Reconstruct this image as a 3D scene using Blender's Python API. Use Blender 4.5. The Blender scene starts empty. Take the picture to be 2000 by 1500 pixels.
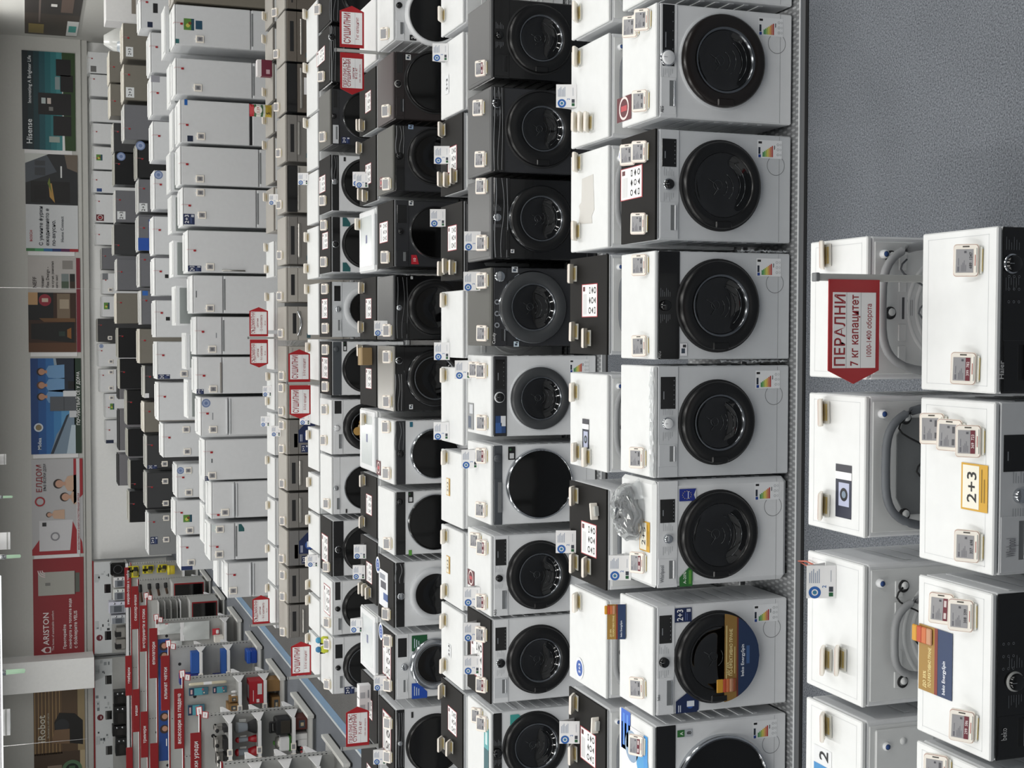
# Appliance shop floor seen from a gallery: rows of washing machines, dryers, dishwashers and fridges.
import bpy, bmesh, math, random
from mathutils import Vector, Matrix
SC = bpy.context.scene
COL = SC.collection
random.seed(7)
PI = math.pi

# ------------------------------------------------------------------ measured layout (metres)
LIN=[-4.392, -2.156, 4.327]
LOOSEPOS={"bag": [-0.989, 6.893], "promo": [-1.627, 7.006], "mag": [-0.623, 9.86], "clip1": [-1.051, 7.417], "clip2": [-2.325, 7.389], "carton": [-0.219, 13.09], "box1": [-3.548, 13.123], "box2": [-3.672, 13.124], "pouch": [3.036, 18.7], "pink": [3.608, 18.7], "toy1": [-3.468, 15.138], "toy2": [-3.574, 15.139], "tie": [-1.002, 5.09]}
WALLB=[-9.465, -6.668, -13.777, -9.557]
PEND=[[-3.916, 14.5, 4.273], [-3.155, 22.0, 4.34], [-3.124, 36.0, 4.577]]
SPR=[[-3.29, 14.0, 4.12], [-2.935, 19.0, 4.174], [-3.16, 28.0, 4.354]]
CORDS=[[0.947, 2.59], [-8.605, 2.949]]
XR=8.527
COLU=[-10.267, -9.374]
LP=46.
AMB=.1
EXPO=0.
ROW={"R1": [3.96, 0.42, 0.0, 0.85], "R2": [4.75, 0.42, 0.0, 0.85], "R3": [6.656, 0.43, 0.04, 0.85], "R4": [7.29, 0.56, 0.04, 0.85], "R5": [9.4, 0.54, 0.04, 0.85], "R6": [10.08, 0.57, 0.04, 0.85], "R7": [12.19, 0.58, 0.04, 0.85], "R8": [12.84, 0.66, 0.04, 0.85], "R9": [14.92, 0.6, 0.04, 0.85], "R10": [15.62, 0.62, 0.04, 0.85], "R11": [17.7, 0.6, 0.04, 0.85], "R12": [18.62, 0.58, 0.04, 0.85], "R13": [20.8, 0.6, 0.0, 0.0], "R14": [21.5, 0.6, 0.0, 0.0], "R15": [23.6, 0.62, 0.0, 0.0], "R17": [28.0, 0.66, 0.0, 0.0], "R18": [33.0, 0.66, 0.0, 0.0], "R20": [35.5, 0.66, 0.0, 0.0], "R19": [41.0, 0.6, 0.0, 0.0]}
FRONT=[
{"row":"R1","x":0.088,"w":0.595,"desc":"white washing machine with glossy black panel and chrome ringed dial","b":"w","t":"w","p":"k","ph":0.145,"disp":[-0.252,-0.152],"knob":[0.165,0.787,0.031,"kc"],"drw":[-0.294,-0.107,"k"],"style":"grooved","st":[["f","txt",-0.27,-0.152,0.818,0.839,"Haier","#d8d8d8"]]},
{"row":"R1","x":-0.548,"w":0.62,"desc":"white washing machine with white panel and silver dial","b":"w","t":"w","p":"w","ph":0.168,"disp":[0.061,0.193],"knob":[-0.026,0.742,0.027,"s"],"drw":[-0.302,-0.1,"w"],"style":"grooved","st":[["^","23y",-0.089,0.082,0.026,0.172],["f","txt",-0.244,-0.177,0.753,0.797,"Whirlpool","#8a8a90"]]},
{"row":"R1","x":-1.225,"w":0.606,"desc":"white washing machine with black panel and grey ringed dial","b":"w","t":"w","p":"k","ph":0.181,"knob":[-0.019,0.748,0.031,"kg"],"drw":[-0.29,-0.141,"kc"],"style":"grooved","st":[["^","promo",-0.137,0.116,0.209,0.41],["f","txt",-0.227,-0.183,0.781,0.807,"beko","#c8c8c8"]]},
{"row":"R1","x":-1.876,"w":0.616,"desc":"white washing machine mostly cut off by the photo bottom edge","b":"w","t":"w","p":"w","ph":0.182,"style":"grooved"},
{"row":"R3","x":2.118,"w":0.594,"desc":"white washing machine cut off by the photo top edge beside the tread plate","b":"w","t":"w","p":"w","ph":0.115,"knob":[0.001,0.794,0.027,"w"],"door":[0.026,0.456,0.238,"k",0.162,0],"lab":1},
{"row":"R3","x":1.472,"w":0.609,"desc":"white washing machine with half black panel and large white dial","b":"w","t":"w","p":"w","ph":0.127,"disp":[-0.03,0.307],"knob":[0.013,0.781,0.038,"w"],"drw":[-0.287,-0.09,"wc"],"door":[0.017,0.448,0.253,"br",0.174,1],"lab":1,"st":[["^","maroon",-0.269,-0.132,0.302,0.495],["f","txt",-0.279,-0.247,0.804,0.825,"AEG","#1d1d1f"]]},
{"row":"R3","x":0.808,"w":0.594,"desc":"silver white washing machine with dark display and charcoal top","b":"s","t":"k","p":"s","ph":0.143,"disp":[0.096,0.246],"knob":[0.002,0.771,0.027,"kc"],"drw":[-0.288,-0.093,"ws"],"door":[0.006,0.455,0.238,"k",0.175,0],"lab":1,"st":[["^","sheet",-0.054,0.126,0.15,0.441],["^","round23",0.159,0.255,0.367,0.478]]},
{"row":"R3","x":0.159,"w":0.588,"desc":"white washing machine with curved black panel and black dial","b":"s","t":"w","p":"k","ph":0.151,"knob":[-0.002,0.788,0.03,"k"],"door":[-0.0,0.466,0.245,"k",0.165,1],"lab":1,"st":[["f","txt",-0.287,-0.249,0.811,0.832,"AEG","#9a9a9a"],["f","num",-0.274,-0.207,0.654,0.697,"#e6e6ea"]]},
{"row":"R3","x":-0.474,"w":0.608,"desc":"white washing machine with protective film on top and white dial","b":"s","t":"w","p":"ws","ph":0.146,"disp":[0.071,0.245],"knob":[-0.008,0.769,0.028,"w"],"drw":[-0.243,-0.121,"ws"],"door":[-0.007,0.467,0.225,"k",0.15,1],"lab":1},
{"row":"R3","x":-1.087,"w":0.586,"desc":"white round cornered washing machine with a blue flag sticker by the door","b":"w","t":"w","p":"w","ph":0.147,"disp":[0.064,0.192],"knob":[-0.023,0.765,0.025,"s"],"drw":[-0.275,-0.132,"w"],"door":[-0.014,0.455,0.237,"k",0.173,0],"lab":1,"style":"round","st":[["f","eu",0.178,0.245,0.593,0.695],["f","a20",-0.291,-0.166,0.612,0.692],["^","23y",-0.102,0.063,0.035,0.165],["f","txt",-0.262,-0.168,0.786,0.81,"Whirlpool","#777a80"]]},
{"row":"R3","x":-1.78,"w":0.599,"desc":"white washing machine with a gold and blue card across its door","b":"w","t":"w","p":"w","ph":0.133,"disp":[0.096,0.25],"knob":[-0.006,0.785,0.028,"k"],"drw":[-0.293,-0.093,"wc"],"door":[-0.002,0.463,0.247,"k",0.174,0],"lab":1,"st":[["f","23b",0.206,0.284,0.616,0.719],["f","cotton",-0.298,-0.186,0.569,0.709],["f","txt",-0.214,-0.182,0.806,0.824,"beko","#44484e"]]},
{"row":"R3","x":-2.45,"w":0.623,"desc":"white washing machine with wide black panel and chrome door ring","b":"w","t":"w","p":"k","ph":0.143,"door":[-0.051,0.428,0.306,"c",0.277,0],"lab":1,"st":[["f","num8",0.24,0.279,0.608,0.699],["^","bluecard",0.089,0.317,0.276,0.4],["^","bluewave",-0.034,0.241,0.047,0.391]]},
{"row":"R5","x":2.147,"w":0.58,"desc":"black washing machine with small dark dial","b":"k","t":"k2","p":"k","ph":0.143,"knob":[0.02,0.786,0.029,"k"],"drw":[-0.273,-0.115,"k"],"door":[0.015,0.471,0.25,"k",0.165,1]},
{"row":"R5","x":1.49,"w":0.616,"desc":"graphite washing machine with silver lines across its black panel","b":"g","t":"k2","p":"k","ph":0.105,"knob":[0.186,0.805,0.03,"kc"],"door":[0.015,0.458,0.273,"k",0.162,1],"st":[["f","lines",-0.301,0.307,0.754,0.844,"#b8babc"]]},
{"row":"R5","x":0.846,"w":0.597,"desc":"glossy black washing machine with silver button dial","b":"k","t":"k2","p":"k","ph":0.149,"knob":[0.004,0.804,0.03,"s"],"drw":[-0.276,-0.067,"k"],"door":[0.004,0.468,0.245,"ks",0.163,1],"st":[["f","lines",-0.291,0.297,0.709,0.843,"#a0a2a5"],["f","num",-0.251,-0.224,0.669,0.697,"#e0e0e0"]]},
{"row":"R5","x":0.201,"w":0.574,"desc":"graphite washing machine with large chrome edged grey door","b":"g","t":"g2","p":"g","ph":0.126,"knob":[0.221,0.784,0.041,"s"],"drw":[-0.28,-0.152,"kc"],"door":[-0.001,0.527,0.265,"gc",0.171,1],"st":[["f","txt",-0.279,-0.182,0.815,0.838,"Candy","#d5d5d5"],["f","num",0.252,0.294,0.641,0.688,"#c8ccd0"],["f","num",-0.291,-0.253,0.632,0.672,"#cfe0ea"],["f","chip",-0.19,0.091,0.779,0.827]]},
{"row":"R5","x":-0.453,"w":0.592,"desc":"white washing machine with wide dark panel and white ringed dial","b":"w","t":"w","p":"g","ph":0.127,"disp":[0.052,0.27],"knob":[-0.008,0.782,0.034,"kw"],"door":[-0.019,0.465,0.232,"g",0.157,1],"lab":1,"st":[["f","bluetag",-0.27,-0.144,0.735,0.814]]},
{"row":"R5","x":-1.106,"w":0.587,"desc":"white washing machine with slate panel and huge flat black door","b":"w","t":"w","p":"sl","ph":0.092,"knob":[0.198,0.798,0.03,"sl"],"drw":[-0.272,0.048,"sl"],"door":[0.001,0.471,0.263,"c",0.248,0],"st":[["f","black10",0.184,0.281,0.658,0.714]]},
{"row":"R5","x":-1.777,"w":0.597,"desc":"white washing machine with clear glass door and white drawer","b":"w","t":"w","p":"w","ph":0.141,"disp":[0.078,0.271],"knob":[-0.015,0.785,0.026,"k"],"drw":[-0.29,-0.092,"wc"],"door":[-0.009,0.47,0.246,"k",0.163,1],"st":[["^","maroon",-0.146,-0.027,0.37,0.536],["f","txt",-0.289,-0.245,0.804,0.824,"AEG","#333"]]},
{"row":"R5","x":-2.41,"w":0.623,"desc":"white washing machine with charcoal top and silver drawer pull","b":"w","t":"k","p":"w","ph":0.142,"disp":[0.081,0.252],"knob":[-0.014,0.772,0.03,"kc"],"drw":[-0.272,-0.124,"ws"],"door":[-0.008,0.468,0.247,"k",0.16,1],"st":[["^","sheet",-0.18,0.11,0.16,0.458]]},
{"row":"R5","x":-3.103,"w":0.619,"desc":"white washing machine with teal triangle sticker by its door","b":"w","t":"w","p":"k","ph":0.091,"knob":[0.014,0.795,0.034,"k"],"door":[0.042,0.499,0.244,"k",0.168,1],"st":[["f","teal",0.18,0.287,0.566,0.695],["^","teal2",-0.136,0.184,0.027,0.134]]},
{"row":"R7","x":2.984,"w":0.585,"desc":"white washing machine with wide white door ring and black dial","b":"w","t":"w","p":"w","ph":0.111,"knob":[0.024,0.792,0.028,"k"],"drw":[-0.271,-0.113,"wc"],"door":[-0.044,0.454,0.288,"w",0.241,0],"st":[["f","num2",-0.285,-0.234,0.627,0.691]]},
{"row":"R7","x":2.282,"w":0.615,"desc":"dark brown washing machine with red lit display","b":"br","t":"br2","p":"br","ph":0.11,"disp":[0.115,0.292],"knob":[0.013,0.803,0.028,"kg"],"drw":[-0.277,-0.109,"kc"],"door":[0.048,0.455,0.279,"k",0.266,0],"st":[["f","num",0.237,0.287,0.681,0.73,"#d8dada"]]},
{"row":"R7","x":1.621,"w":0.603,"desc":"graphite washing machine with curved silver lines on its panel","b":"g","t":"g2","p":"k","ph":0.109,"knob":[0.015,0.789,0.033,"k"],"door":[0.026,0.455,0.253,"k",0.187,0],"st":[["f","lines",0.036,0.293,0.74,0.843,"#b0b2b4"],["^","maroon",-0.243,-0.135,0.372,0.492],["f","num",0.267,0.307,0.658,0.706,"#8ea4c0"]]},
{"row":"R7","x":0.93,"w":0.61,"desc":"black washing machine with thin silver door rim and red sticker","b":"g","t":"k","p":"g","ph":0.147,"disp":[0.095,0.26],"knob":[0.016,0.781,0.028,"k"],"drw":[-0.281,-0.163,"g"],"door":[0.013,0.456,0.244,"ks",0.23,0],"st":[["f","red10",-0.283,-0.197,0.605,0.679],["^","sheet",-0.068,0.127,0.183,0.496],["f","num",0.258,0.302,0.658,0.702,"#d8dada"]]},
{"row":"R7","x":0.246,"w":0.599,"desc":"glossy black washing machine with tilted silver dial","b":"k","t":"k2","p":"k","ph":0.151,"knob":[-0.002,0.796,0.028,"s"],"drw":[-0.28,-0.129,"k"],"door":[0.001,0.456,0.255,"k",0.189,0],"st":[["f","num",0.264,0.288,0.664,0.684,"#e0e0e0"],["f","lines",-0.29,0.287,0.703,0.841,"#7c7e80"]]},
{"row":"R7","x":-0.413,"w":0.606,"desc":"black washing machine with chrome trimmed top and blue lit dial","b":"k","t":"s2","p":"k","ph":0.106,"knob":[0.17,0.797,0.028,"kc"],"door":[0.007,0.456,0.265,"kc2",0.199,1],"st":[["f","num",-0.282,-0.239,0.665,0.7,"#dfe3e6"],["f","lines",-0.298,0.047,0.763,0.852,"#c4c6c8"]]},
{"row":"R7","x":-1.098,"w":0.594,"desc":"white washing machine with dark swoosh panel beside the glossy black one","b":"w","t":"w","p":"g","ph":0.115,"knob":[-0.009,0.784,0.033,"k"],"door":[-0.015,0.457,0.238,"c",0.219,0],"st":[["f","lines",0.022,0.285,0.744,0.857,"#9a9c9e"],["^","maroon",-0.259,-0.12,0.473,0.636],["f","sq",0.237,0.284,0.666,0.695,"#2c6a80"]]},
{"row":"R7","x":-1.757,"w":0.591,"desc":"white washing machine with black panel and flat black door","b":"w","t":"w","p":"k","ph":0.114,"knob":[0.203,0.79,0.029,"k"],"door":[0.001,0.457,0.262,"ks",0.243,0],"st":[["f","black10",0.19,0.293,0.662,0.711],["f","sq",-0.303,-0.252,0.677,0.707,"#5a9a3a"]]},
{"row":"R7","x":-2.424,"w":0.608,"desc":"charcoal topped white washing machine with grey ringed door","b":"w","t":"k","p":"k","ph":0.103,"knob":[-0.011,0.786,0.034,"s"],"door":[-0.007,0.458,0.249,"w2",0.191,0],"st":[["^","round23",0.109,0.269,0.501,0.685],["^","bluewave2",-0.176,0.169,0.206,0.545],["f","lines",0.109,0.293,0.736,0.859,"#a8aaac"]]},
{"row":"R7","x":-3.1,"w":0.61,"desc":"charcoal topped white washing machine with green and blue door stickers","b":"w","t":"k","p":"w","ph":0.142,"disp":[0.091,0.269],"knob":[-0.001,0.748,0.034,"s"],"drw":[-0.275,-0.111,"w"],"door":[0.007,0.458,0.245,"c2",0.178,1],"st":[["f","green",0.138,0.286,0.529,0.678],["f","blue",-0.311,-0.164,0.529,0.679],["^","round23",0.156,0.323,0.386,0.568],["^","sheet",-0.147,0.179,0.096,0.41]]},
{"row":"R7","x":-3.803,"w":0.603,"desc":"charcoal topped white washing machine with wavy black panel by the photo edge","b":"w","t":"k","p":"k","ph":0.101,"knob":[-0.013,0.793,0.024,"s"],"door":[-0.048,0.458,0.27,"k",0.251,0],"st":[["f","lines",-0.247,0.278,0.753,0.818,"#c4c6c8"],["^","sheet",-0.171,0.212,0.101,0.415],["f","sq",0.214,0.27,0.664,0.684,"#222"]]},
{"row":"R9","x":3.733,"w":0.581,"desc":"glossy black tumble dryer cut by the photo top edge","b":"k","t":"k","p":"k","ph":0.115,"knob":[0.003,0.815,0.028,"k"],"door":[0.023,0.499,0.257,"k",0.223,0],"st":[["f","lines",-0.281,0.177,0.746,0.873,"#9a9c9e"]]},
{"row":"R9","x":3.093,"w":0.622,"desc":"black tumble dryer with silver lined panel","b":"k","t":"k","p":"k","ph":0.079,"knob":[0.178,0.828,0.034,"kc"],"door":[0.016,0.501,0.258,"k",0.235,0],"st":[["^","sheet",-0.024,0.142,0.25,0.709],["f","lines",-0.301,0.299,0.782,0.87,"#c4c6c8"]]},
{"row":"R9","x":2.403,"w":0.613,"desc":"graphite tumble dryer with silver rimmed round door","b":"g","t":"g2","p":"g","ph":0.1,"disp":[0.101,0.292],"knob":[0.005,0.808,0.028,"k"],"drw":[-0.293,-0.09,"ws"],"door":[0.023,0.503,0.259,"ks",0.242,0],"st":[["f","23b",-0.289,-0.217,0.63,0.723]]},
{"row":"R9","x":1.676,"w":0.615,"desc":"white tumble dryer with charcoal top and silver dial","b":"w","t":"k","p":"k","ph":0.097,"knob":[0.01,0.805,0.034,"s"],"door":[0.008,0.505,0.26,"k",0.237,0],"st":[["^","sheet",-0.07,0.12,0.247,0.59],["f","sq",0.241,0.287,0.677,0.7,"#222"],["f","lines",0.037,0.294,0.763,0.856,"#a8aaac"]]},
{"row":"R9","x":0.995,"w":0.611,"desc":"white tumble dryer with flat black panel and teal stickers","b":"w","t":"k","p":"k","ph":0.107,"knob":[0.002,0.795,0.034,"kc"],"door":[0.006,0.506,0.255,"k",0.243,0],"st":[["^","sheet",-0.037,0.15,0.12,0.43],["f","teal3",0.202,0.301,0.627,0.714],["f","teal3",-0.298,-0.199,0.628,0.715],["f","n23",-0.024,0.034,0.627,0.686]]},
{"row":"R9","x":0.275,"w":0.613,"desc":"silver white tumble dryer with pale grey door ring","b":"s","t":"k","p":"s","ph":0.128,"disp":[0.092,0.262],"knob":[0.001,0.769,0.034,"s"],"drw":[-0.272,-0.102,"ws"],"door":[0.008,0.508,0.256,"s",0.187,1],"st":[["^","sheet",-0.097,0.123,0.16,0.472]]},
{"row":"R9","x":-0.382,"w":0.598,"desc":"white tumble dryer with slate panel and flat black door","b":"w","t":"k","p":"sl","ph":0.12,"knob":[0.214,0.793,0.028,"sl"],"door":[-0.004,0.51,0.256,"k",0.239,0],"st":[["^","sheet",-0.12,0.12,0.143,0.484],["f","black10",0.191,0.299,0.671,0.712]]},
{"row":"R9","x":-1.038,"w":0.611,"desc":"white tumble dryer with colourful laundry picture inside its door","b":"w","t":"w","p":"w","ph":0.135,"disp":[0.151,0.294],"knob":[-0.01,0.785,0.029,"w"],"drw":[-0.29,-0.061,"wc"],"door":[-0.002,0.512,0.251,"k",0.171,1],"st":[["f","laundry",4.432,4.432,4.253,4.253]]},
{"row":"R9","x":-1.693,"w":0.642,"desc":"white tumble dryer with silver dial and black door","b":"w","t":"w","p":"w","ph":0.098,"knob":[-0.025,0.798,0.029,"s"],"drw":[-0.306,-0.122,"wc"],"door":[-0.026,0.513,0.252,"ks",0.229,0],"st":[["f","sq",-0.311,-0.265,0.671,0.689,"#222"]]},
{"row":"R9","x":-2.4,"w":0.621,"desc":"white tumble dryer with charcoal top and full black panel","b":"w","t":"k","p":"k","ph":0.137,"knob":[-0.01,0.772,0.035,"kc"],"drw":[-0.279,-0.094,"k"],"door":[-0.018,0.515,0.259,"k",0.242,0],"st":[["^","sheet",-0.196,0.113,0.176,0.52],["f","23w",-0.078,0.054,0.543,0.678]]},
{"row":"R9","x":-3.071,"w":0.606,"desc":"white tumble dryer with black display and outlined sheet on top","b":"w","t":"w","p":"w","ph":0.117,"disp":[0.092,0.294],"knob":[-0.007,0.785,0.029,"k"],"drw":[-0.289,-0.098,"wc"],"door":[-0.013,0.517,0.265,"k",0.231,0],"st":[["^","sheet",-0.106,0.221,0.075,0.416]]},
{"row":"R9","x":-3.721,"w":0.637,"desc":"white tumble dryer carrying toy figures, last in its row","b":"w","t":"w","p":"w","ph":0.139,"disp":[0.083,0.24],"knob":[-0.023,0.782,0.029,"k"],"drw":[-0.299,-0.102,"wc"],"door":[-0.02,0.519,0.26,"k",0.208,1],"st":[["f","23b",-0.331,-0.248,0.595,0.707]]},
{"row":"R11","x":4.408,"w":0.4,"b":"ib","k":"slot","desc":""},
{"row":"R11","x":3.857,"w":0.65,"b":"ib","k":"handle","desc":""},
{"row":"R11","x":3.196,"w":0.632,"b":"ib","k":"dark","desc":""},
{"row":"R11","x":2.544,"w":0.607,"b":"i","k":"box","desc":""},
{"row":"R11","x":1.889,"w":0.609,"b":"il","k":"blackbar","desc":""},
{"row":"R11","x":1.22,"w":0.624,"b":"i","k":"box","desc":""},
{"row":"R11","x":0.642,"w":0.452,"b":"il","k":"disp","desc":""},
{"row":"R11","x":0.139,"w":0.447,"b":"il","k":"arc","desc":""},
{"row":"R11","x":-0.395,"w":0.474,"b":"il","k":"plain","desc":""},
{"row":"R11","x":-0.876,"w":0.462,"b":"il","k":"plain","desc":""},
{"row":"R11","x":-1.349,"w":0.456,"b":"i","k":"blue","desc":""},
{"row":"R11","x":-1.822,"w":0.464,"b":"i","k":"box","desc":""},
{"row":"R11","x":-2.313,"w":0.465,"b":"i","k":"box","desc":""},
{"row":"R11","x":-2.812,"w":0.466,"b":"g3","k":"blue2","desc":""},
{"row":"R11","x":-3.309,"w":0.46,"b":"i","k":"bar","desc":""},
{"row":"R11","x":-3.779,"w":0.44,"b":"i","k":"handle","desc":""}]
REAR=[
{"row":"R2","x":0.11,"w":0.597,"t":"w","b":"w","desc":"white washing machine seen from behind with a grey hose loop around its back panel","hose":1},
{"row":"R2","x":-0.544,"w":0.594,"t":"w","b":"w","desc":"white washing machine seen from behind with arched grey drain hose","hose":2,"st":[["^","ad",-0.226,-0.001,0.088,0.206]]},
{"row":"R2","x":-1.243,"w":0.602,"t":"w","b":"w","desc":"white washing machine seen from behind with ribbed left side","hose":3},
{"row":"R2","x":-1.895,"w":0.605,"t":"w","b":"w","desc":"white washing machine seen from behind with deeply stamped back panel","hose":4,"st":[["^","zero",-0.002,0.107,0.215,0.353]]},
{"row":"R4","x":2.089,"w":0.565,"t":"w","b":"w","desc":"white washer"},
{"row":"R4","x":1.446,"w":0.61,"t":"w","b":"w","desc":"white washer"},
{"row":"R4","x":0.804,"w":0.604,"t":"w","b":"w","desc":"white washer with torn paper on top"},
{"row":"R4","x":0.174,"w":0.596,"t":"k","b":"s","desc":"washer with charcoal top"},
{"row":"R4","x":-0.522,"w":0.585,"t":"w","b":"w","desc":"white washer with a picture card on top"},
{"row":"R4","x":-1.206,"w":0.604,"t":"k","b":"w","desc":"washer with charcoal top and a loose clear clip"},
{"row":"R4","x":-1.854,"w":0.595,"t":"w","b":"w","desc":"white washer with blue round sticker on top"},
{"row":"R4","x":-2.503,"w":0.599,"t":"k","b":"w","desc":"washer with charcoal top"},
{"row":"R6","x":2.678,"w":0.565,"t":"w","b":"w","desc":"plain white washer"},
{"row":"R6","x":2.033,"w":0.607,"t":"w","b":"w","desc":"rounded white washer with 2+3 sticker"},
{"row":"R6","x":1.415,"w":0.606,"t":"k","b":"s","desc":"washer with charcoal top"},
{"row":"R6","x":0.732,"w":0.609,"t":"k","b":"g","desc":"washer with charcoal top"},
{"row":"R6","x":0.079,"w":0.54,"t":"w","b":"w","desc":"white washer"},
{"row":"R6","x":-0.566,"w":0.614,"t":"w","b":"w","desc":"white washer"},
{"row":"R6","x":-1.228,"w":0.597,"t":"w","b":"w","desc":"white washer with yellow card on top"},
{"row":"R6","x":-1.858,"w":0.624,"t":"w","b":"w","desc":"white washer with yellow card on top"},
{"row":"R6","x":-2.491,"w":0.61,"t":"w","b":"w","desc":"white washer with outlined square sticker"},
{"row":"R6","x":-3.131,"w":0.629,"t":"k","b":"s","desc":"washer with charcoal top"},
{"row":"R8","x":2.939,"w":0.623,"t":"w","b":"w","desc":"white dryer"},
{"row":"R8","x":2.28,"w":0.596,"t":"k","b":"s","desc":"dryer with charcoal top"},
{"row":"R8","x":1.605,"w":0.638,"t":"k","b":"s","desc":"dryer with charcoal top"},
{"row":"R8","x":0.916,"w":0.621,"t":"tray","b":"w","desc":"white dryer with sunken clear tray lid"},
{"row":"R8","x":0.253,"w":0.618,"t":"k","b":"s","desc":"dryer with charcoal top"},
{"row":"R8","x":-0.408,"w":0.605,"t":"k","b":"s","desc":"dryer with charcoal top and cardboard box"},
{"row":"R8","x":-1.05,"w":0.617,"t":"tray","b":"w","desc":"white dryer with framed tray lid"},
{"row":"R8","x":-1.691,"w":0.605,"t":"k","b":"s","desc":"dryer with charcoal top"},
{"row":"R8","x":-2.339,"w":0.622,"t":"k","b":"s","desc":"dryer with charcoal top"},
{"row":"R8","x":-3.06,"w":0.619,"t":"tray","b":"w","desc":"white dryer with wide framed lid"},
{"row":"R8","x":-3.728,"w":0.626,"t":"k","b":"s","desc":"dryer with charcoal top"},
{"row":"R8","x":-4.381,"w":0.639,"t":"k","b":"s","desc":"dryer with charcoal top"},
{"row":"R10","x":3.543,"w":0.613,"t":"w","b":"w","desc":"white dryer"},
{"row":"R10","x":2.903,"w":0.632,"t":"w","b":"w","desc":"white dryer"},
{"row":"R10","x":2.246,"w":0.634,"t":"w","b":"w","desc":"white dryer"},
{"row":"R10","x":1.599,"w":0.613,"t":"w","b":"w","desc":"white dryer"},
{"row":"R10","x":0.953,"w":0.609,"t":"w","b":"w","desc":"white dryer"},
{"row":"R10","x":0.29,"w":0.61,"t":"w","b":"w","desc":"white dryer"},
{"row":"R10","x":-0.3,"w":0.487,"t":"w","b":"w","desc":"white dryer"},
{"row":"R10","x":-0.836,"w":0.465,"t":"w","b":"w","desc":"white dryer"},
{"row":"R10","x":-1.355,"w":0.502,"t":"w","b":"w","desc":"white dryer"},
{"row":"R10","x":-1.878,"w":0.449,"t":"w","b":"w","desc":"white dryer"},
{"row":"R10","x":-2.348,"w":0.444,"t":"w","b":"w","desc":"white dryer"},
{"row":"R10","x":-2.841,"w":0.481,"t":"w","b":"w","desc":"white dryer"},
{"row":"R10","x":-3.331,"w":0.428,"t":"w","b":"w","desc":"white dryer"},
{"row":"R10","x":-3.817,"w":0.483,"t":"w","b":"w","desc":"white dryer"},
{"row":"R12","x":4.472,"w":0.516,"t":"i","b":"i","desc":"grey dishwasher"},
{"row":"R12","x":3.939,"w":0.455,"t":"i","b":"i","desc":"grey dishwasher"},
{"row":"R12","x":3.428,"w":0.511,"t":"i","b":"i","desc":"grey dishwasher"},
{"row":"R12","x":2.931,"w":0.401,"t":"i","b":"i","desc":"grey dishwasher"},
{"row":"R12","x":2.377,"w":0.624,"t":"i","b":"i","desc":"grey dishwasher"},
{"row":"R12","x":1.704,"w":0.612,"t":"il","b":"il","desc":"pale grey dishwasher"},
{"row":"R12","x":1.025,"w":0.495,"t":"w","b":"w","desc":"white dishwasher"},
{"row":"R12","x":0.31,"w":0.531,"t":"w","b":"w","desc":"white dishwasher"},
{"row":"R12","x":-0.243,"w":0.504,"t":"w","b":"w","desc":"white dishwasher"},
{"row":"R12","x":-0.79,"w":0.519,"t":"w","b":"w","desc":"white dishwasher"},
{"row":"R12","x":-1.38,"w":0.577,"t":"w","b":"w","desc":"white dishwasher"},
{"row":"R12","x":-1.979,"w":0.564,"t":"w","b":"w","desc":"white dishwasher"},
{"row":"R12","x":-2.6,"w":0.622,"t":"w","b":"w","desc":"white dishwasher"},
{"row":"R12","x":-3.205,"w":0.531,"t":"w","b":"w","desc":"white dishwasher"},
{"row":"R12","x":-3.783,"w":0.554,"t":"w","b":"w","desc":"white dishwasher"}]
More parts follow.
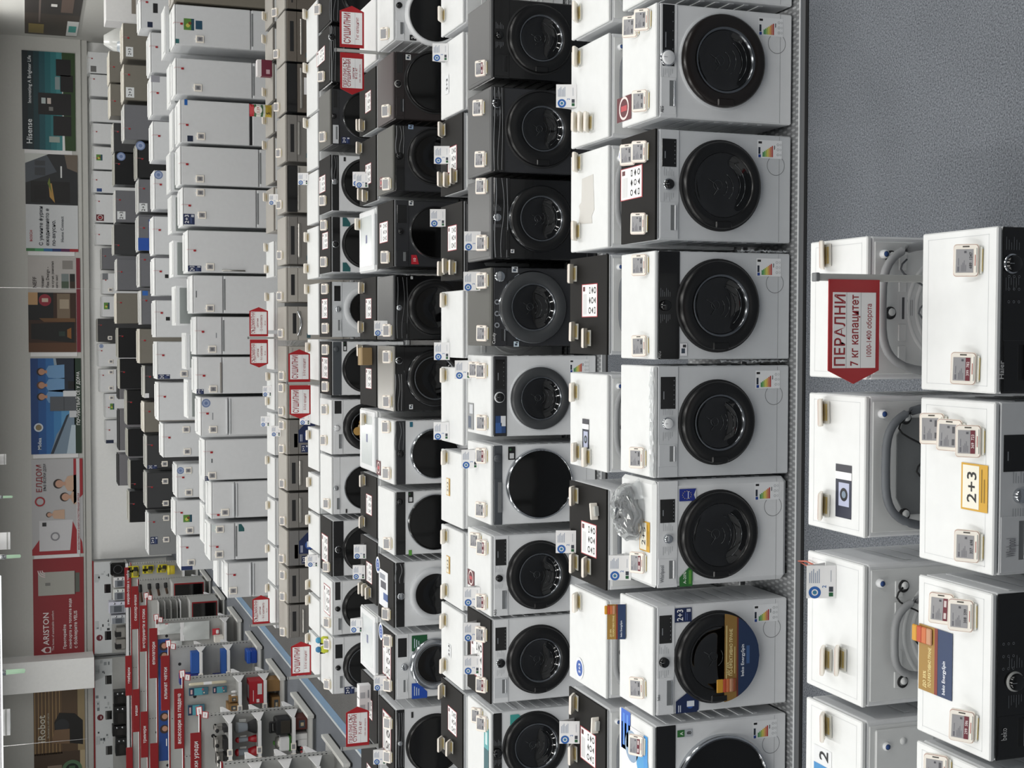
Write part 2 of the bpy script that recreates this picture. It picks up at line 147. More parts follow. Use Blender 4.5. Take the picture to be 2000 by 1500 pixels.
FRIDGE=[
{"row":"R13","x":5.205,"w":0.577,"h":1.977,"c":"beige","k":"plain"},
{"row":"R13","x":4.58,"w":0.601,"h":1.967,"c":"w","k":"recess","s":0.83},
{"row":"R13","x":3.821,"w":0.542,"h":1.958,"c":"w","k":"recess","s":0.811},
{"row":"R13","x":3.163,"w":0.638,"h":1.896,"c":"w","k":"gap","s":0.822},
{"row":"R13","x":2.51,"w":0.576,"h":1.9,"c":"w","k":"recess","s":0.718},
{"row":"R13","x":1.897,"w":0.577,"h":1.868,"c":"w","k":"recess","s":0.76},
{"row":"R13","x":1.234,"w":0.633,"h":1.798,"c":"w","k":"bar"},
{"row":"R13","x":0.594,"w":0.573,"h":1.735,"c":"w","k":"recess","s":1.266},
{"row":"R13","x":-0.026,"w":0.575,"h":1.686,"c":"w","k":"recess","s":1.285},
{"row":"R13","x":-0.625,"w":0.561,"h":1.675,"c":"w","k":"slim","s":1.289},
{"row":"R13","x":-1.245,"w":0.586,"h":1.627,"c":"w","k":"double","s":1.201},
{"row":"R13","x":-1.903,"w":0.619,"h":1.571,"c":"w","k":"plain"},
{"row":"R13","x":-2.519,"w":0.559,"h":1.476,"c":"w","k":"double","s":1.108},
{"row":"R13","x":-3.151,"w":0.568,"h":1.495,"c":"w","k":"recess","s":1.112},
{"row":"R13","x":-3.75,"w":0.54,"h":1.239,"c":"w","k":"double","s":0.86},
{"row":"R15","x":5.361,"w":0.549,"h":2.23,"c":"w","k":"plain"},
{"row":"R15","x":4.704,"w":0.67,"h":2.078,"c":"w","k":"plain"},
{"row":"R15","x":3.991,"w":0.655,"h":2.067,"c":"w","k":"plain"},
{"row":"R15","x":3.239,"w":0.648,"h":2.048,"c":"w","k":"plain"},
{"row":"R15","x":2.42,"w":0.65,"h":2.029,"c":"w","k":"plain"},
{"row":"R15","x":1.653,"w":0.643,"h":2.052,"c":"w","k":"plain"},
{"row":"R15","x":0.963,"w":0.636,"h":2.041,"c":"w","k":"plain"},
{"row":"R15","x":0.254,"w":0.628,"h":2.029,"c":"w","k":"plain"},
{"row":"R15","x":-0.449,"w":0.639,"h":2.01,"c":"w","k":"plain"},
{"row":"R15","x":-1.145,"w":0.649,"h":1.99,"c":"w","k":"plain"},
{"row":"R15","x":-1.805,"w":0.581,"h":1.919,"c":"w","k":"plain"},
{"row":"R15","x":-2.503,"w":0.576,"h":1.696,"c":"w","k":"plain"},
{"row":"R15","x":-3.131,"w":0.594,"h":1.726,"c":"w","k":"plain"},
{"row":"R15","x":-3.752,"w":0.57,"h":1.637,"c":"w","k":"plain"},
{"row":"R17","x":5.769,"w":0.7,"h":2.225,"c":"bg","k":"plain"},
{"row":"R17","x":4.959,"w":0.701,"h":2.218,"c":"bg","k":"plain"},
{"row":"R17","x":4.182,"w":0.693,"h":2.215,"c":"ig","k":"plain"},
{"row":"R17","x":3.439,"w":0.696,"h":1.977,"c":"k","k":"plain"},
{"row":"R17","x":2.744,"w":0.657,"h":1.953,"c":"ig","k":"plain"},
{"row":"R17","x":1.995,"w":0.699,"h":1.959,"c":"ig","k":"bluepanel"},
{"row":"R17","x":1.27,"w":0.67,"h":1.945,"c":"ig","k":"plain"},
{"row":"R17","x":0.524,"w":0.682,"h":1.922,"c":"ig","k":"plain"},
{"row":"R17","x":-0.245,"w":0.693,"h":1.958,"c":"bg","k":"plain"},
{"row":"R17","x":-0.96,"w":0.654,"h":1.865,"c":"dg","k":"plain"},
{"row":"R17","x":-1.666,"w":0.614,"h":1.881,"c":"bg","k":"plain"},
{"row":"R17","x":-2.369,"w":0.667,"h":1.837,"c":"dg","k":"plain"},
{"row":"R17","x":-3.134,"w":0.72,"h":1.843,"c":"dg","k":"plain"},
{"row":"R17","x":-4.021,"w":0.845,"h":1.81,"c":"lg","k":"plain"},
{"row":"R18","x":6.183,"w":0.717,"h":2.201,"c":"bg","k":"plain"},
{"row":"R18","x":5.42,"w":0.742,"h":2.186,"c":"bg","k":"plain"},
{"row":"R18","x":4.556,"w":0.661,"h":2.125,"c":"dg","k":"plain"},
{"row":"R18","x":3.836,"w":0.734,"h":2.108,"c":"k","k":"plain"},
{"row":"R18","x":2.966,"w":0.747,"h":2.093,"c":"ig","k":"plain"},
{"row":"R18","x":2.194,"w":0.701,"h":2.134,"c":"dg","k":"plain"},
{"row":"R18","x":1.381,"w":0.738,"h":2.073,"c":"ig","k":"plain"},
{"row":"R18","x":0.595,"w":0.715,"h":2.091,"c":"bg","k":"plain"},
{"row":"R18","x":-0.211,"w":0.705,"h":2.063,"c":"k","k":"plain"},
{"row":"R18","x":-0.94,"w":0.706,"h":2.035,"c":"k","k":"plain"},
{"row":"R18","x":-1.727,"w":0.817,"h":1.88,"c":"k","k":"plain"},
{"row":"R18","x":-2.557,"w":0.65,"h":1.864,"c":"k","k":"plain"},
{"row":"R18","x":-3.306,"w":0.675,"h":1.813,"c":"k","k":"plain"},
{"row":"R18","x":-4.071,"w":0.737,"h":1.842,"c":"k","k":"plain"},
{"row":"R20","x":-0.201,"w":0.707,"h":1.898,"c":"kt","k":"plain"},
{"row":"R20","x":-1.262,"w":0.773,"h":1.907,"c":"kt","k":"plain"},
{"row":"R20","x":-2.423,"w":1.033,"h":1.905,"c":"kt","k":"plain"},
{"row":"R20","x":-3.43,"w":0.802,"h":1.926,"c":"kt","k":"plain"},
{"row":"R19","x":7.767,"w":0.611,"h":2.321,"c":"w","k":"plain"},
{"row":"R19","x":7.123,"w":0.626,"h":2.271,"c":"w","k":"plain"},
{"row":"R19","x":6.403,"w":0.641,"h":2.264,"c":"w","k":"plain"},
{"row":"R19","x":5.749,"w":0.584,"h":2.214,"c":"w","k":"plain"},
{"row":"R19","x":5.049,"w":0.643,"h":2.207,"c":"w","k":"plain"},
{"row":"R19","x":4.368,"w":0.629,"h":2.227,"c":"w","k":"plain"},
{"row":"R19","x":3.608,"w":0.807,"h":2.164,"c":"w","k":"plain"},
{"row":"R19","x":2.86,"w":0.602,"h":2.171,"c":"w","k":"plain"},
{"row":"R19","x":2.166,"w":0.618,"h":2.007,"c":"ig","k":"plain"},
{"row":"R19","x":1.451,"w":0.604,"h":2.0,"c":"w","k":"plain"},
{"row":"R19","x":0.787,"w":0.605,"h":2.02,"c":"w","k":"plain"},
{"row":"R19","x":0.1,"w":0.679,"h":2.14,"c":"dg","k":"plain"},
{"row":"R19","x":-0.616,"w":0.665,"h":2.132,"c":"w","k":"plain"},
{"row":"R19","x":-1.356,"w":0.666,"h":2.096,"c":"w","k":"plain"},
{"row":"R19","x":-2.084,"w":0.698,"h":1.947,"c":"w","k":"plain"},
{"row":"R19","x":-2.842,"w":0.669,"h":1.939,"c":"w","k":"plain"},
{"row":"R14","x":4.642,"w":0.736,"h":2.033,"c":"w","k":"rear"},
{"row":"R14","x":3.829,"w":0.638,"h":1.956,"c":"w","k":"rear"},
{"row":"R14","x":3.137,"w":0.624,"h":1.923,"c":"w","k":"rear"},
{"row":"R14","x":2.487,"w":0.609,"h":1.973,"c":"w","k":"rear"},
{"row":"R14","x":1.839,"w":0.58,"h":1.955,"c":"w","k":"rear"},
{"row":"R14","x":1.157,"w":0.565,"h":1.937,"c":"w","k":"rear"},
{"row":"R14","x":0.434,"w":0.614,"h":1.904,"c":"w","k":"rear"},
{"row":"R14","x":-0.268,"w":0.57,"h":1.755,"c":"w","k":"rear"},
{"row":"R14","x":-1.014,"w":0.603,"h":1.729,"c":"w","k":"rear"},
{"row":"R14","x":-2.323,"w":0.616,"h":1.496,"c":"w","k":"rear"},
{"row":"R14","x":-2.98,"w":0.618,"h":1.493,"c":"w","k":"rear"},
{"row":"R14","x":-3.739,"w":0.46,"h":1.285,"c":"w","k":"rear"}]
TAGS=[
["R1","f",0.268,4.037,"e","689'  1347'"],
["R1","f",-0.122,4.045,"r","399'  782'"],
["R1","f",-0.35,4.222,"e",""],
["R1","f",-0.369,4.12,"e",""],
["R1","f",-0.382,4.012,"r","369'  723'"],
["R1","f",-0.762,4.012,"e","357'  698'"],
["R1","f",-1.017,4.154,"r",""],
["R1","f",-1.019,4.041,"e","308'  599'"],
["R1","f",-1.423,4.026,"r","299'  586'"],
["R1","f",-1.613,4.172,"e",""],
["R3","f",1.693,6.864,"e"],
["R3","f",1.699,6.713,"e"],
["R3","f",1.268,6.734,"e"],
["R3","f",0.998,6.89,"e"],
["R3","f",0.993,6.737,"e"],
["R3","f",0.604,6.745,"e"],
["R3","f",0.379,6.73,"e"],
["R3","f",-0.06,6.724,"e"],
["R3","f",-0.676,6.75,"e"],
["R3","f",-1.254,6.737,"r"],
["R3","f",-1.946,6.735,"e"],
["R3","f",-2.271,6.738,"r"],
["R5","f",1.946,9.483,"r"],
["R5","f",1.666,9.542,"e"],
["R5","f",1.283,9.493,"e"],
["R5","f",1.087,9.469,"e"],
["R5","f",0.669,9.456,"e"],
["R5","f",0.395,9.45,"e"],
["R5","f",0.007,9.45,"e"],
["R5","f",-0.263,9.635,"e"],
["R5","f",-0.267,9.466,"e"],
["R5","f",-0.65,9.453,"e"],
["R5","f",-0.895,9.464,"r"],
["R5","f",-1.297,9.475,"e"],
["R5","f",-1.544,9.608,"e"],
["R5","f",-1.574,9.451,"r"],
["R5","f",-1.979,9.462,"r"],
["R5","f",-2.225,9.473,"e"],
["R5","f",-2.6,9.461,"r"],
["R5","f",-2.858,9.569,"e"],
["R5","f",-2.887,9.45,"e"],
["R7","f",2.779,12.317,"e"],
["R7","f",2.063,12.266,"e"],
["R7","f",1.39,12.252,"e"],
["R7","f",0.715,12.314,"e"],
["R7","f",0.036,12.24,"e"],
["R7","f",-0.21,12.245,"e"],
["R7","f",-0.623,12.248,"e"],
["R7","f",-0.863,12.288,"e"],
["R7","f",-1.297,12.272,"e"],
["R7","f",-1.949,12.24,"e"],
["R7","f",-2.626,12.301,"e"],
["R7","f",-2.867,12.24,"e"],
["R7","f",-3.286,12.248,"e"],
["R7","f",-3.643,12.24,"e"],
["R7","f",-3.964,12.253,"e"],
["R9","f",3.679,15.368,"e"],
["R9","f",2.893,15.183,"e"],
["R9","f",2.21,15.111,"e"],
["R9","f",1.499,15.124,"e"],
["R9","f",1.221,15.073,"e"],
["R9","f",0.81,15.08,"e"],
["R9","f",0.506,15.029,"e"],
["R9","f",0.066,15.009,"e"],
["R9","f",-0.174,15.013,"e"],
["R9","f",-0.587,15.02,"e"],
["R9","f",-0.847,15.052,"e"],
["R9","f",-1.197,15.114,"e"],
["R9","f",-1.899,14.97,"e"],
["R9","f",-2.617,14.999,"e"],
["R9","f",-3.245,14.97,"e"],
["R9","f",-3.488,14.97,"e"],
["R9","f",-3.943,14.97,"e"],
["R11","f",4.185,18.182,"e"],
["R11","f",3.7,18.078,"e"],
["R11","f",3.0,18.058,"e"],
["R11","f",2.378,17.921,"e"],
["R11","f",1.701,17.901,"e"],
["R11","f",1.036,17.88,"e"],
["R11","f",0.5,17.895,"e"],
["R11","f",0.009,17.831,"e"],
["R11","f",-0.547,17.77,"e"],
["R11","f",-0.709,17.812,"e"],
["R11","f",-1.013,17.82,"e"],
["R11","f",-1.199,17.787,"e"],
["R11","f",-1.51,17.796,"e"],
["R11","f",-1.966,17.77,"e"],
["R11","f",-2.455,17.75,"e"],
["R11","f",-2.969,17.834,"e"],
["R11","f",-3.175,17.763,"e"],
["R11","f",-3.461,17.771,"e"],
["R11","f",-3.932,17.783,"e"],
["R2","b",0.338,5.059,"e"],
["R2","b",-0.333,5.059,"e"],
["R2","b",-0.73,5.052,"e"],
["R2","b",-1.391,5.024,"e"],
["R2","b",-1.366,4.914,"e"],
["R2","b",-1.679,5.019,"e"],
["R4","b",1.95,7.738,"e"],
["R4","b",1.684,7.736,"e"],
["R4","b",1.292,7.749,"e"],
["R4","b",1.278,7.651,"e"],
["R4","b",1.264,7.556,"e"],
["R4","b",1.066,7.731,"e"],
["R4","b",0.631,7.744,"e"],
["R4","b",0.374,7.8,"e"],
["R4","b",0.02,7.772,"e"],
["R4","b",-0.021,7.576,"e"],
["R4","b",-0.353,7.769,"e"],
["R4","b",-0.72,7.732,"e"],
["R4","b",-0.738,7.569,"e"],
["R4","b",-0.993,7.764,"e"],
["R4","b",-1.406,7.76,"e"],
["R4","b",-1.4,7.563,"e"],
["R4","b",-1.642,7.708,"e"],
["R4","b",-2.278,7.753,"e"],
["R4","b",-2.603,7.767,"e"],
["R6","b",2.557,10.577,"e"],
["R6","b",1.641,10.579,"e"],
["R6","b",1.246,10.6,"e"],
["R6","b",1.227,10.437,"e"],
["R6","b",1.237,10.258,"e"],
["R6","b",0.531,10.6,"e"],
["R6","b",0.545,10.466,"e"],
["R6","b",0.528,10.285,"e"],
["R6","b",0.276,10.523,"e"],
["R6","b",-0.327,10.524,"e"],
["R6","b",-0.988,10.496,"e"],
["R6","b",-1.63,10.511,"e"],
["R6","b",-2.072,10.511,"e"],
["R6","b",-2.321,10.54,"e"],
["R6","b",-2.686,10.541,"e"],
["R6","b",-2.908,10.585,"e"],
["R6","b",-3.348,10.6,"e"],
["R6","b",-3.312,10.37,"e"],
["R8","b",2.085,13.45,"e"],
["R8","b",2.07,13.324,"e"],
["R8","b",1.877,13.45,"e"],
["R8","b",1.397,13.397,"e"],
["R8","b",1.363,13.201,"e"],
["R8","b",1.103,13.45,"e"],
["R8","b",0.464,13.363,"e"],
["R8","b",0.07,13.39,"e"],
["R8","b",-0.152,13.437,"e"],
["R8","b",-0.843,13.224,"e"],
["R8","b",-1.468,13.34,"e"],
["R8","b",-1.885,13.367,"e"],
["R8","b",-2.56,13.418,"e"],
["R8","b",-2.553,13.263,"e"],
["R8","b",-2.557,13.112,"e"],
["R8","b",-3.633,13.45,"e"],
["R10","b",3.885,16.19,"e"],
["R10","b",3.2,16.19,"e"],
["R10","b",2.521,16.19,"e"],
["R10","b",1.152,16.173,"e"],
["R10","b",0.784,16.19,"e"],
["R10","b",0.535,16.154,"e"],
["R10","b",-0.156,16.106,"e"],
["R10","b",-1.202,16.096,"e"],
["R10","b",-1.765,16.076,"e"],
["R10","b",-2.223,16.148,"e"],
["R10","b",-2.726,16.158,"e"],
["R10","b",-3.006,16.163,"e"],
["R10","b",-3.193,16.167,"e"],
["R10","b",-3.662,16.19,"e"],
["R12","b",4.401,19.107,"e"],
["R12","b",4.094,19.15,"e"],
["R12","b",3.361,19.15,"e"],
["R12","b",2.978,19.15,"e"],
["R12","b",2.639,19.15,"e"],
["R12","b",1.901,19.098,"e"],
["R12","b",1.202,19.076,"e"],
["R12","b",0.901,19.042,"e"],
["R12","b",0.515,19.011,"e"],
["R12","b",-0.589,18.959,"e"],
["R12","b",-0.934,19.012,"e"],
["R12","b",-1.746,19.037,"e"],
["R12","b",-2.391,19.013,"e"],
["R12","b",-3.006,19.074,"e"],
["R12","b",-3.567,19.091,"e"]]
LEAFLETS=[
["R2",-1.049,4.944],
["R3",-1.311,6.935],
["R4",1.459,7.81],
["R4",-1.281,7.746],
["R4",-2.453,7.678],
["R5",0.694,9.621],
["R5",0.395,9.633],
["R5",-0.269,9.871],
["R5",-0.937,9.681],
["R5",-1.967,9.629],
["R5",-2.234,9.629],
["R5",-2.485,9.629],
["R6",2.244,10.449],
["R6",1.426,10.408],
["R6",0.936,10.522],
["R6",-0.135,10.41],
["R6",-0.775,10.425],
["R7",0.056,12.396],
["R7",-3.308,12.442],
["R7",-4.027,12.468],
["R8",1.541,13.269],
["R8",1.512,13.139],
["R8",-2.18,13.266],
["R8",-2.394,13.312],
["R8",-2.944,13.363],
["R10",1.849,16.163],
["R10",-1.012,16.096],
["R10",-2.651,15.66],
["R12",-0.788,18.786],
["R12",-1.217,18.969],
["R11",1.795,18.26],
["R11",-1.295,18.109]]
DOORTAGS=[
["R13",4.384,1.593,"e"],
["R13",3.663,1.627,"e"],
["R13",2.946,1.587,"e"],
["R13",2.315,1.606,"e"],
["R13",2.109,1.6,"e"],
["R13",1.775,1.58,"e"],
["R13",1.006,1.465,"e"],
["R13",0.385,1.469,"e"],
["R13",-0.23,1.442,"e"],
["R13",-0.83,1.431,"e"],
["R13",-1.44,1.435,"e"],
["R13",-2.136,1.454,"e"],
["R13",-2.702,1.267,"e"],
["R13",-2.956,1.345,"e"],
["R13",-3.337,1.355,"e"],
["R13",-3.903,1.152,"e"],
["R15",-0.676,1.559,"e"],
["R15",-1.624,1.532,"e"],
["R15",-2.0,1.517,"e"],
["R15",-2.323,1.503,"e"],
["R15",-2.699,1.497,"e"],
["R15",-3.348,1.484,"e"],
["R15",-3.902,1.462,"e"],
["R17",-2.608,1.483,"e"],
["R17",-2.959,1.475,"e"],
["R17",-3.403,1.469,"e"],
["R17",-3.703,1.461,"e"],
["R17",-4.137,1.464,"e"],
["R19",1.269,1.762,"e"],
["R19",-0.121,1.788,"e"],
["R19",-0.802,1.766,"e"],
["R19",-1.113,1.769,"e"],
["R19",-1.573,1.773,"e"],
["R19",-1.855,1.761,"e"],
["R13",4.593,1.911,"h"],
["R13",3.934,1.878,"h"],
["R13",3.106,1.855,"h"],
["R13",2.524,1.851,"h"],
["R13",1.912,1.826,"h"],
["R13",1.245,1.749,"h"],
["R13",0.032,1.622,"h"],
["R13",-0.628,1.611,"h"],
["R13",-1.199,1.562,"h"],
["R13",-1.786,1.513,"h"],
["R13",-2.773,1.428,"h"],
["R13",-3.223,1.446,"h"],
["R13",-3.665,1.204,"h"],
["R15",5.524,2.165,"h"],
["R15",4.792,2.013,"h"],
["R15",4.029,2.003,"h"],
["R15",3.315,1.975,"h"],
["R15",2.505,1.964,"h"],
["R15",1.744,1.954,"h"],
["R15",1.049,1.951,"h"],
["R15",0.353,1.931,"h"],
["R15",-0.362,1.92,"h"],
["R15",-1.062,1.917,"h"],
["R15",-1.756,1.846,"h"],
["R15",-2.441,1.623,"h"],
["R15",-3.042,1.661,"h"],
["R15",-3.642,1.563,"h"],
["R17",5.827,2.173,"h"],
["R17",5.107,2.18,"h"],
["R17",4.048,2.12,"h"],
["R17",3.464,1.91,"h"],
["R17",2.88,1.885,"h"],
["R17",2.101,1.892,"h"],
["R17",1.473,1.877,"h"],
["R17",0.661,1.844,"h"],
["R17",-0.133,1.861,"h"],
["R17",-0.858,1.787,"h"],
["R17",-1.553,1.793,"h"],
["R17",-2.23,1.759,"h"],
["R17",-3.072,1.755,"h"],
["R17",-3.773,1.731,"h"],
["R18",6.177,2.124,"h"],
["R18",5.391,2.085,"h"],
["R18",4.687,2.023,"h"],
["R18",3.942,2.041,"h"],
["R18",3.114,2.013,"h"],
["R18",2.057,2.08,"h"],
["R18",1.441,2.005,"h"],
["R18",0.726,2.0,"h"],
["R18",-0.061,1.995,"h"],
["R18",-0.898,1.933,"h"],
["R18",-1.607,1.789,"h"],
["R18",-3.533,1.77,"h"],
["R18",-4.004,1.774,"h"],
["R19",7.873,2.182,"h"],
["R19",7.291,2.187,"h"],
["R19",5.796,2.089,"h"],
["R19",5.035,2.11,"h"],
["R19",4.418,2.172,"h"],
["R19",3.806,2.107,"h"],
["R19",2.853,2.102,"h"],
["R19",2.239,1.938,"h"],
["R19",1.547,1.915,"h"],
["R19",0.248,2.083,"h"],
["R19",-0.49,2.076,"h"],
["R19",-1.2,2.025,"h"],
["R19",-2.135,1.906,"h"],
["R19",-2.79,1.855,"h"]]
FSTICK=[
["R13","photo",4.593,1.752,0.17,0.15],
["R13","sq#1f4a63",4.593,1.606,0.128,0.098],
["R13","sq#2c6a6a",4.335,1.921,0.064,0.052],
["R13","sq#1a5fae",3.442,1.804,0.086,0.045],
["R13","sq#16243f",2.908,1.745,0.087,0.083],
["R13","23b",1.711,1.772,0.157,0.166],
["R13","23n",0.977,1.694,0.087,0.196],
["R13","circ",-1.042,1.538,0.128,0.175],
["R13","23n",-0.868,1.624,0.076,0.106],
["R13","23n",-2.179,1.535,0.068,0.061],
["R13","sq#d4dcdc",-2.94,1.429,0.106,0.069],
["R13","tealp",-2.948,1.022,0.114,0.086],
["R13","txt#55595f",0.595,1.671,0.1,0.023],
["R13","txt#8a8e94",-0.022,1.38,0.077,0.023],
["R13","txt#8a8e94",-1.241,1.441,0.108,0.023],
["R13","txt#55595f",-1.914,1.457,0.061,0.031],
["R15","sq#1d1d1f",5.436,1.985,0.159,0.076],
["R15","sq#16243f",5.158,2.074,0.091,0.084],
["R15","sq#9a9aa2",4.264,1.994,0.111,0.142],
["R15","circ",2.667,1.956,0.151,0.143],
["R15","23n",-0.722,1.89,0.076,0.194],
["R15","circ",-2.322,1.631,0.118,0.128],
["R15","photo",-3.144,1.518,0.125,0.146],
["R15","sq#1d2f5f",-3.995,1.537,0.068,0.189],
["R15","sq#111214",0.971,1.835,0.061,0.059],
["R15","sq#111214",0.255,1.82,0.061,0.068],
["R17","circ",3.726,1.901,0.18,0.188],
["R17","23s",2.509,1.857,0.167,0.159],
["R17","23s",5.558,2.096,0.19,0.138],
["R17","23s",4.762,2.093,0.2,0.158],
["R17","sq#2a62b0",0.809,1.836,0.093,0.109],
["R17","23b",-4.145,1.702,0.148,0.141],
["R17","sq#e8e8ec",-1.232,1.818,0.091,0.08],
["R17","23n",-2.665,1.725,0.076,0.19],
["R17","sq#1f4fa8",1.78,1.843,0.249,0.239],
["R18","circ",4.121,1.951,0.21,0.197],
["R18","23s",2.757,1.957,0.184,0.185],
["R19","sq#6a6a6a",7.581,2.176,0.17,0.156],
["R19","photo",5.064,2.037,0.169,0.171],
["R19","sq#1d3f7a",4.133,2.046,0.093,0.142],
["R19","maroon",3.341,2.032,0.183,0.214],
["R19","sq#777b80",1.652,1.906,0.179,0.158],
["R19","photo",0.804,1.871,0.193,0.158],
["R19","circ",-0.357,2.03,0.118,0.115],
["R19","photo",-2.11,1.747,0.177,0.116],
["R19","sq#16243f",-3.127,1.821,0.099,0.215]]
SIGNS=[
[0.223,4.56,1.211,[[-0.414,-0.008,0.93,1.16,"L",["ПЕРАЛНИ","7 кг капацитет","1000-1400 оборота"]]]],
[2.692,12.795,1.292,[[-0.416,-0.024,1.019,1.249,"L",["ПЕРАЛНИ СЪС","СУШИЛНИ","цветни","8-12 кг","1200-1400 оборота"]],[0.027,0.421,1.018,1.252,"R",["СУШИЛНИ","7 кг капацитет"]]]],
[-0.053,18.46,1.266,[[-0.4,-0.021,0.998,1.241,"L",["СЪДОМИЯЛНИ","цветни","9-11 комплекта","45 см"]],[0.021,0.415,0.996,1.246,"R",["СЪДОМИЯЛНИ","цветни","12-16 комплекта","60 см"]]]],
[-0.562,15.57,1.266,[[-0.413,-0.027,0.993,1.238,"L",["СУШИЛНИ","8-10 кг капацитет"]],[0.012,0.387,0.998,1.248,"R",["СУШИЛНИ","8-10 кг капацитет"]]]],
[-3.958,18.46,1.26,[[0.019,0.41,0.995,1.226,"R",["СЪДОМИЯЛНИ","цветни","9-11 комплекта","45 см"]]]],
[-3.984,15.57,1.27,[[0.027,0.422,0.999,1.234,"R",["СУШИЛНИ","8-10 кг капацитет"]]]],
[-4.006,12.795,1.253,[[0.021,0.405,0.984,1.213,"R",["ПЕРАЛНИ СЪС","СУШИЛНИ","7-12 кг","1200-1400 оборота"]]]]]
BANNERS=[
["hisense",5.299,8.115,2.658,4.112],
["bosch",2.38,5.182,2.616,4.047],
["neff",-0.537,2.204,2.574,4.009],
["midea",-3.499,-0.715,2.574,3.971],
["eldom",-6.446,-3.648,2.559,3.975],
["ariston",-9.407,-6.55,2.559,3.964],
["robot",-13.106,-10.337,2.566,3.99]]
GOODS=[
["coffee",20.55,-5.971,0.083,1.271,0.191],
["coffee",20.55,-6.201,0.183,1.272,0.191],
["toaster",20.55,-6.444,0.17,1.274,0.161],
["blendergrey",20.55,-5.896,0.226,0.848,0.332],
["blenderred",20.55,-6.179,0.117,0.842,0.316],
["blenderred",20.55,-6.371,0.155,0.843,0.324],
["fryer",20.55,-6.007,0.236,0.302,0.338],
["ricecook",20.55,-6.28,0.243,0.304,0.26],
["box",20.6,-5.977,0.18,0.048,0.199,"#5a2a24","pic"],
["box",20.6,-6.18,0.092,0.049,0.199,"#e4e4e4",""],
["box",20.6,-6.269,0.105,0.017,0.143,"#e4e4e4",""],
["scale",20.6,-6.381,0.146,-0.255,0.297],
["roll",22.95,-5.892,0.049,0.93,0.633],
["pack",22.95,-6.043,0.127,1.236,0.32],
["pack",22.95,-6.044,0.109,0.922,0.238],
["pack",22.95,-6.354,0.173,1.297,0.278],
["boxk",22.95,-6.172,0.092,0.752,0.137,"#8a6a40","pic"],
["box",22.95,-6.297,0.115,0.753,0.171,"#8a6a40","pic"],
["roll2",22.95,-6.061,0.043,0.752,0.103],
["roll2",22.95,-6.13,0.043,0.752,0.103],
["box",23.0,-6.044,0.382,0.416,0.235,"#a01824","logo"],
["box",22.6,-6.29,0.23,0.183,0.138,"#8a6a40","pic"],
["box",22.6,-5.654,0.198,0.137,0.224,"#8a6a40",""],
["box",25.4,-6.014,0.389,1.113,0.142,"#1d4f9c",""],
["box",25.4,-6.364,0.18,1.144,0.352,"#1c2c78",""],
["box",25.4,-6.052,0.443,0.599,0.097,"#2a5aa8",""],
["box",25.4,-6.401,0.134,0.658,0.235,"#101c78",""],
["basket",25.4,-6.033,0.236,0.126,0.191],
["bag",27.9,-5.911,0.218,1.182,0.434],
["bag",27.9,-5.97,0.38,0.602,0.532],
["card",27.9,-5.819,0.089,1.423,0.061,"#c8555a"],
["bag",27.9,-6.331,0.18,1.154,0.233],
["card",27.9,-6.114,0.136,0.398,0.145,"#c03a44"],
["box",27.9,-6.228,0.133,1.113,0.173,"#e6e2da",""],
["bin",30.3,-5.982,0.438,1.223,0.177],
["bin",30.3,-5.994,0.44,1.049,0.167],
["bin",30.3,-6.006,0.44,0.874,0.167],
["photoboard",30.3,-5.975,0.405,1.419,0.316],
["tool",32.7,-5.985,0.468,1.53,0.224],
["tool",32.7,-5.926,0.325,1.321,0.212],
["tool",32.7,-5.938,0.327,1.134,0.19],
["tool",32.7,-5.968,0.291,0.947,0.19],
["ypack",35.2,-5.826,0.167,1.456,0.25],
["ypack",35.2,-6.065,0.205,1.458,0.263],
["ypack",35.2,-5.827,0.153,1.081,0.277],
["ypack",35.2,-6.021,0.128,1.108,0.251],
["ypack",35.2,-5.827,0.144,0.754,0.228],
["ypack",35.2,-6.015,0.13,0.78,0.228],
["yjar",35.2,-5.878,0.277,0.576,0.179],
["speaker",41.0,-6.835,0.381,1.558,0.419],
["mw#e4e4e4",41.0,-7.213,0.295,1.562,0.333],
["mw#e0e4e0",41.0,-7.573,0.324,1.565,0.347],
["mw#d6d8e6",41.0,-7.946,0.329,1.424,0.477],
["mw#c8ccd0",41.0,-8.301,0.257,1.427,0.419],
["cooker",41.0,-8.697,0.325,1.43,0.305],
["cooker",41.0,-9.051,0.309,1.433,0.305],
["mw#141416",41.0,-10.605,0.36,1.591,0.363],
["mw#0c0c0e",41.0,-11.122,0.541,1.551,0.365],
["mw#0f0f12",41.0,-11.575,0.293,1.542,0.406],
["mw#141618",41.0,-12.05,0.513,1.53,0.322]]

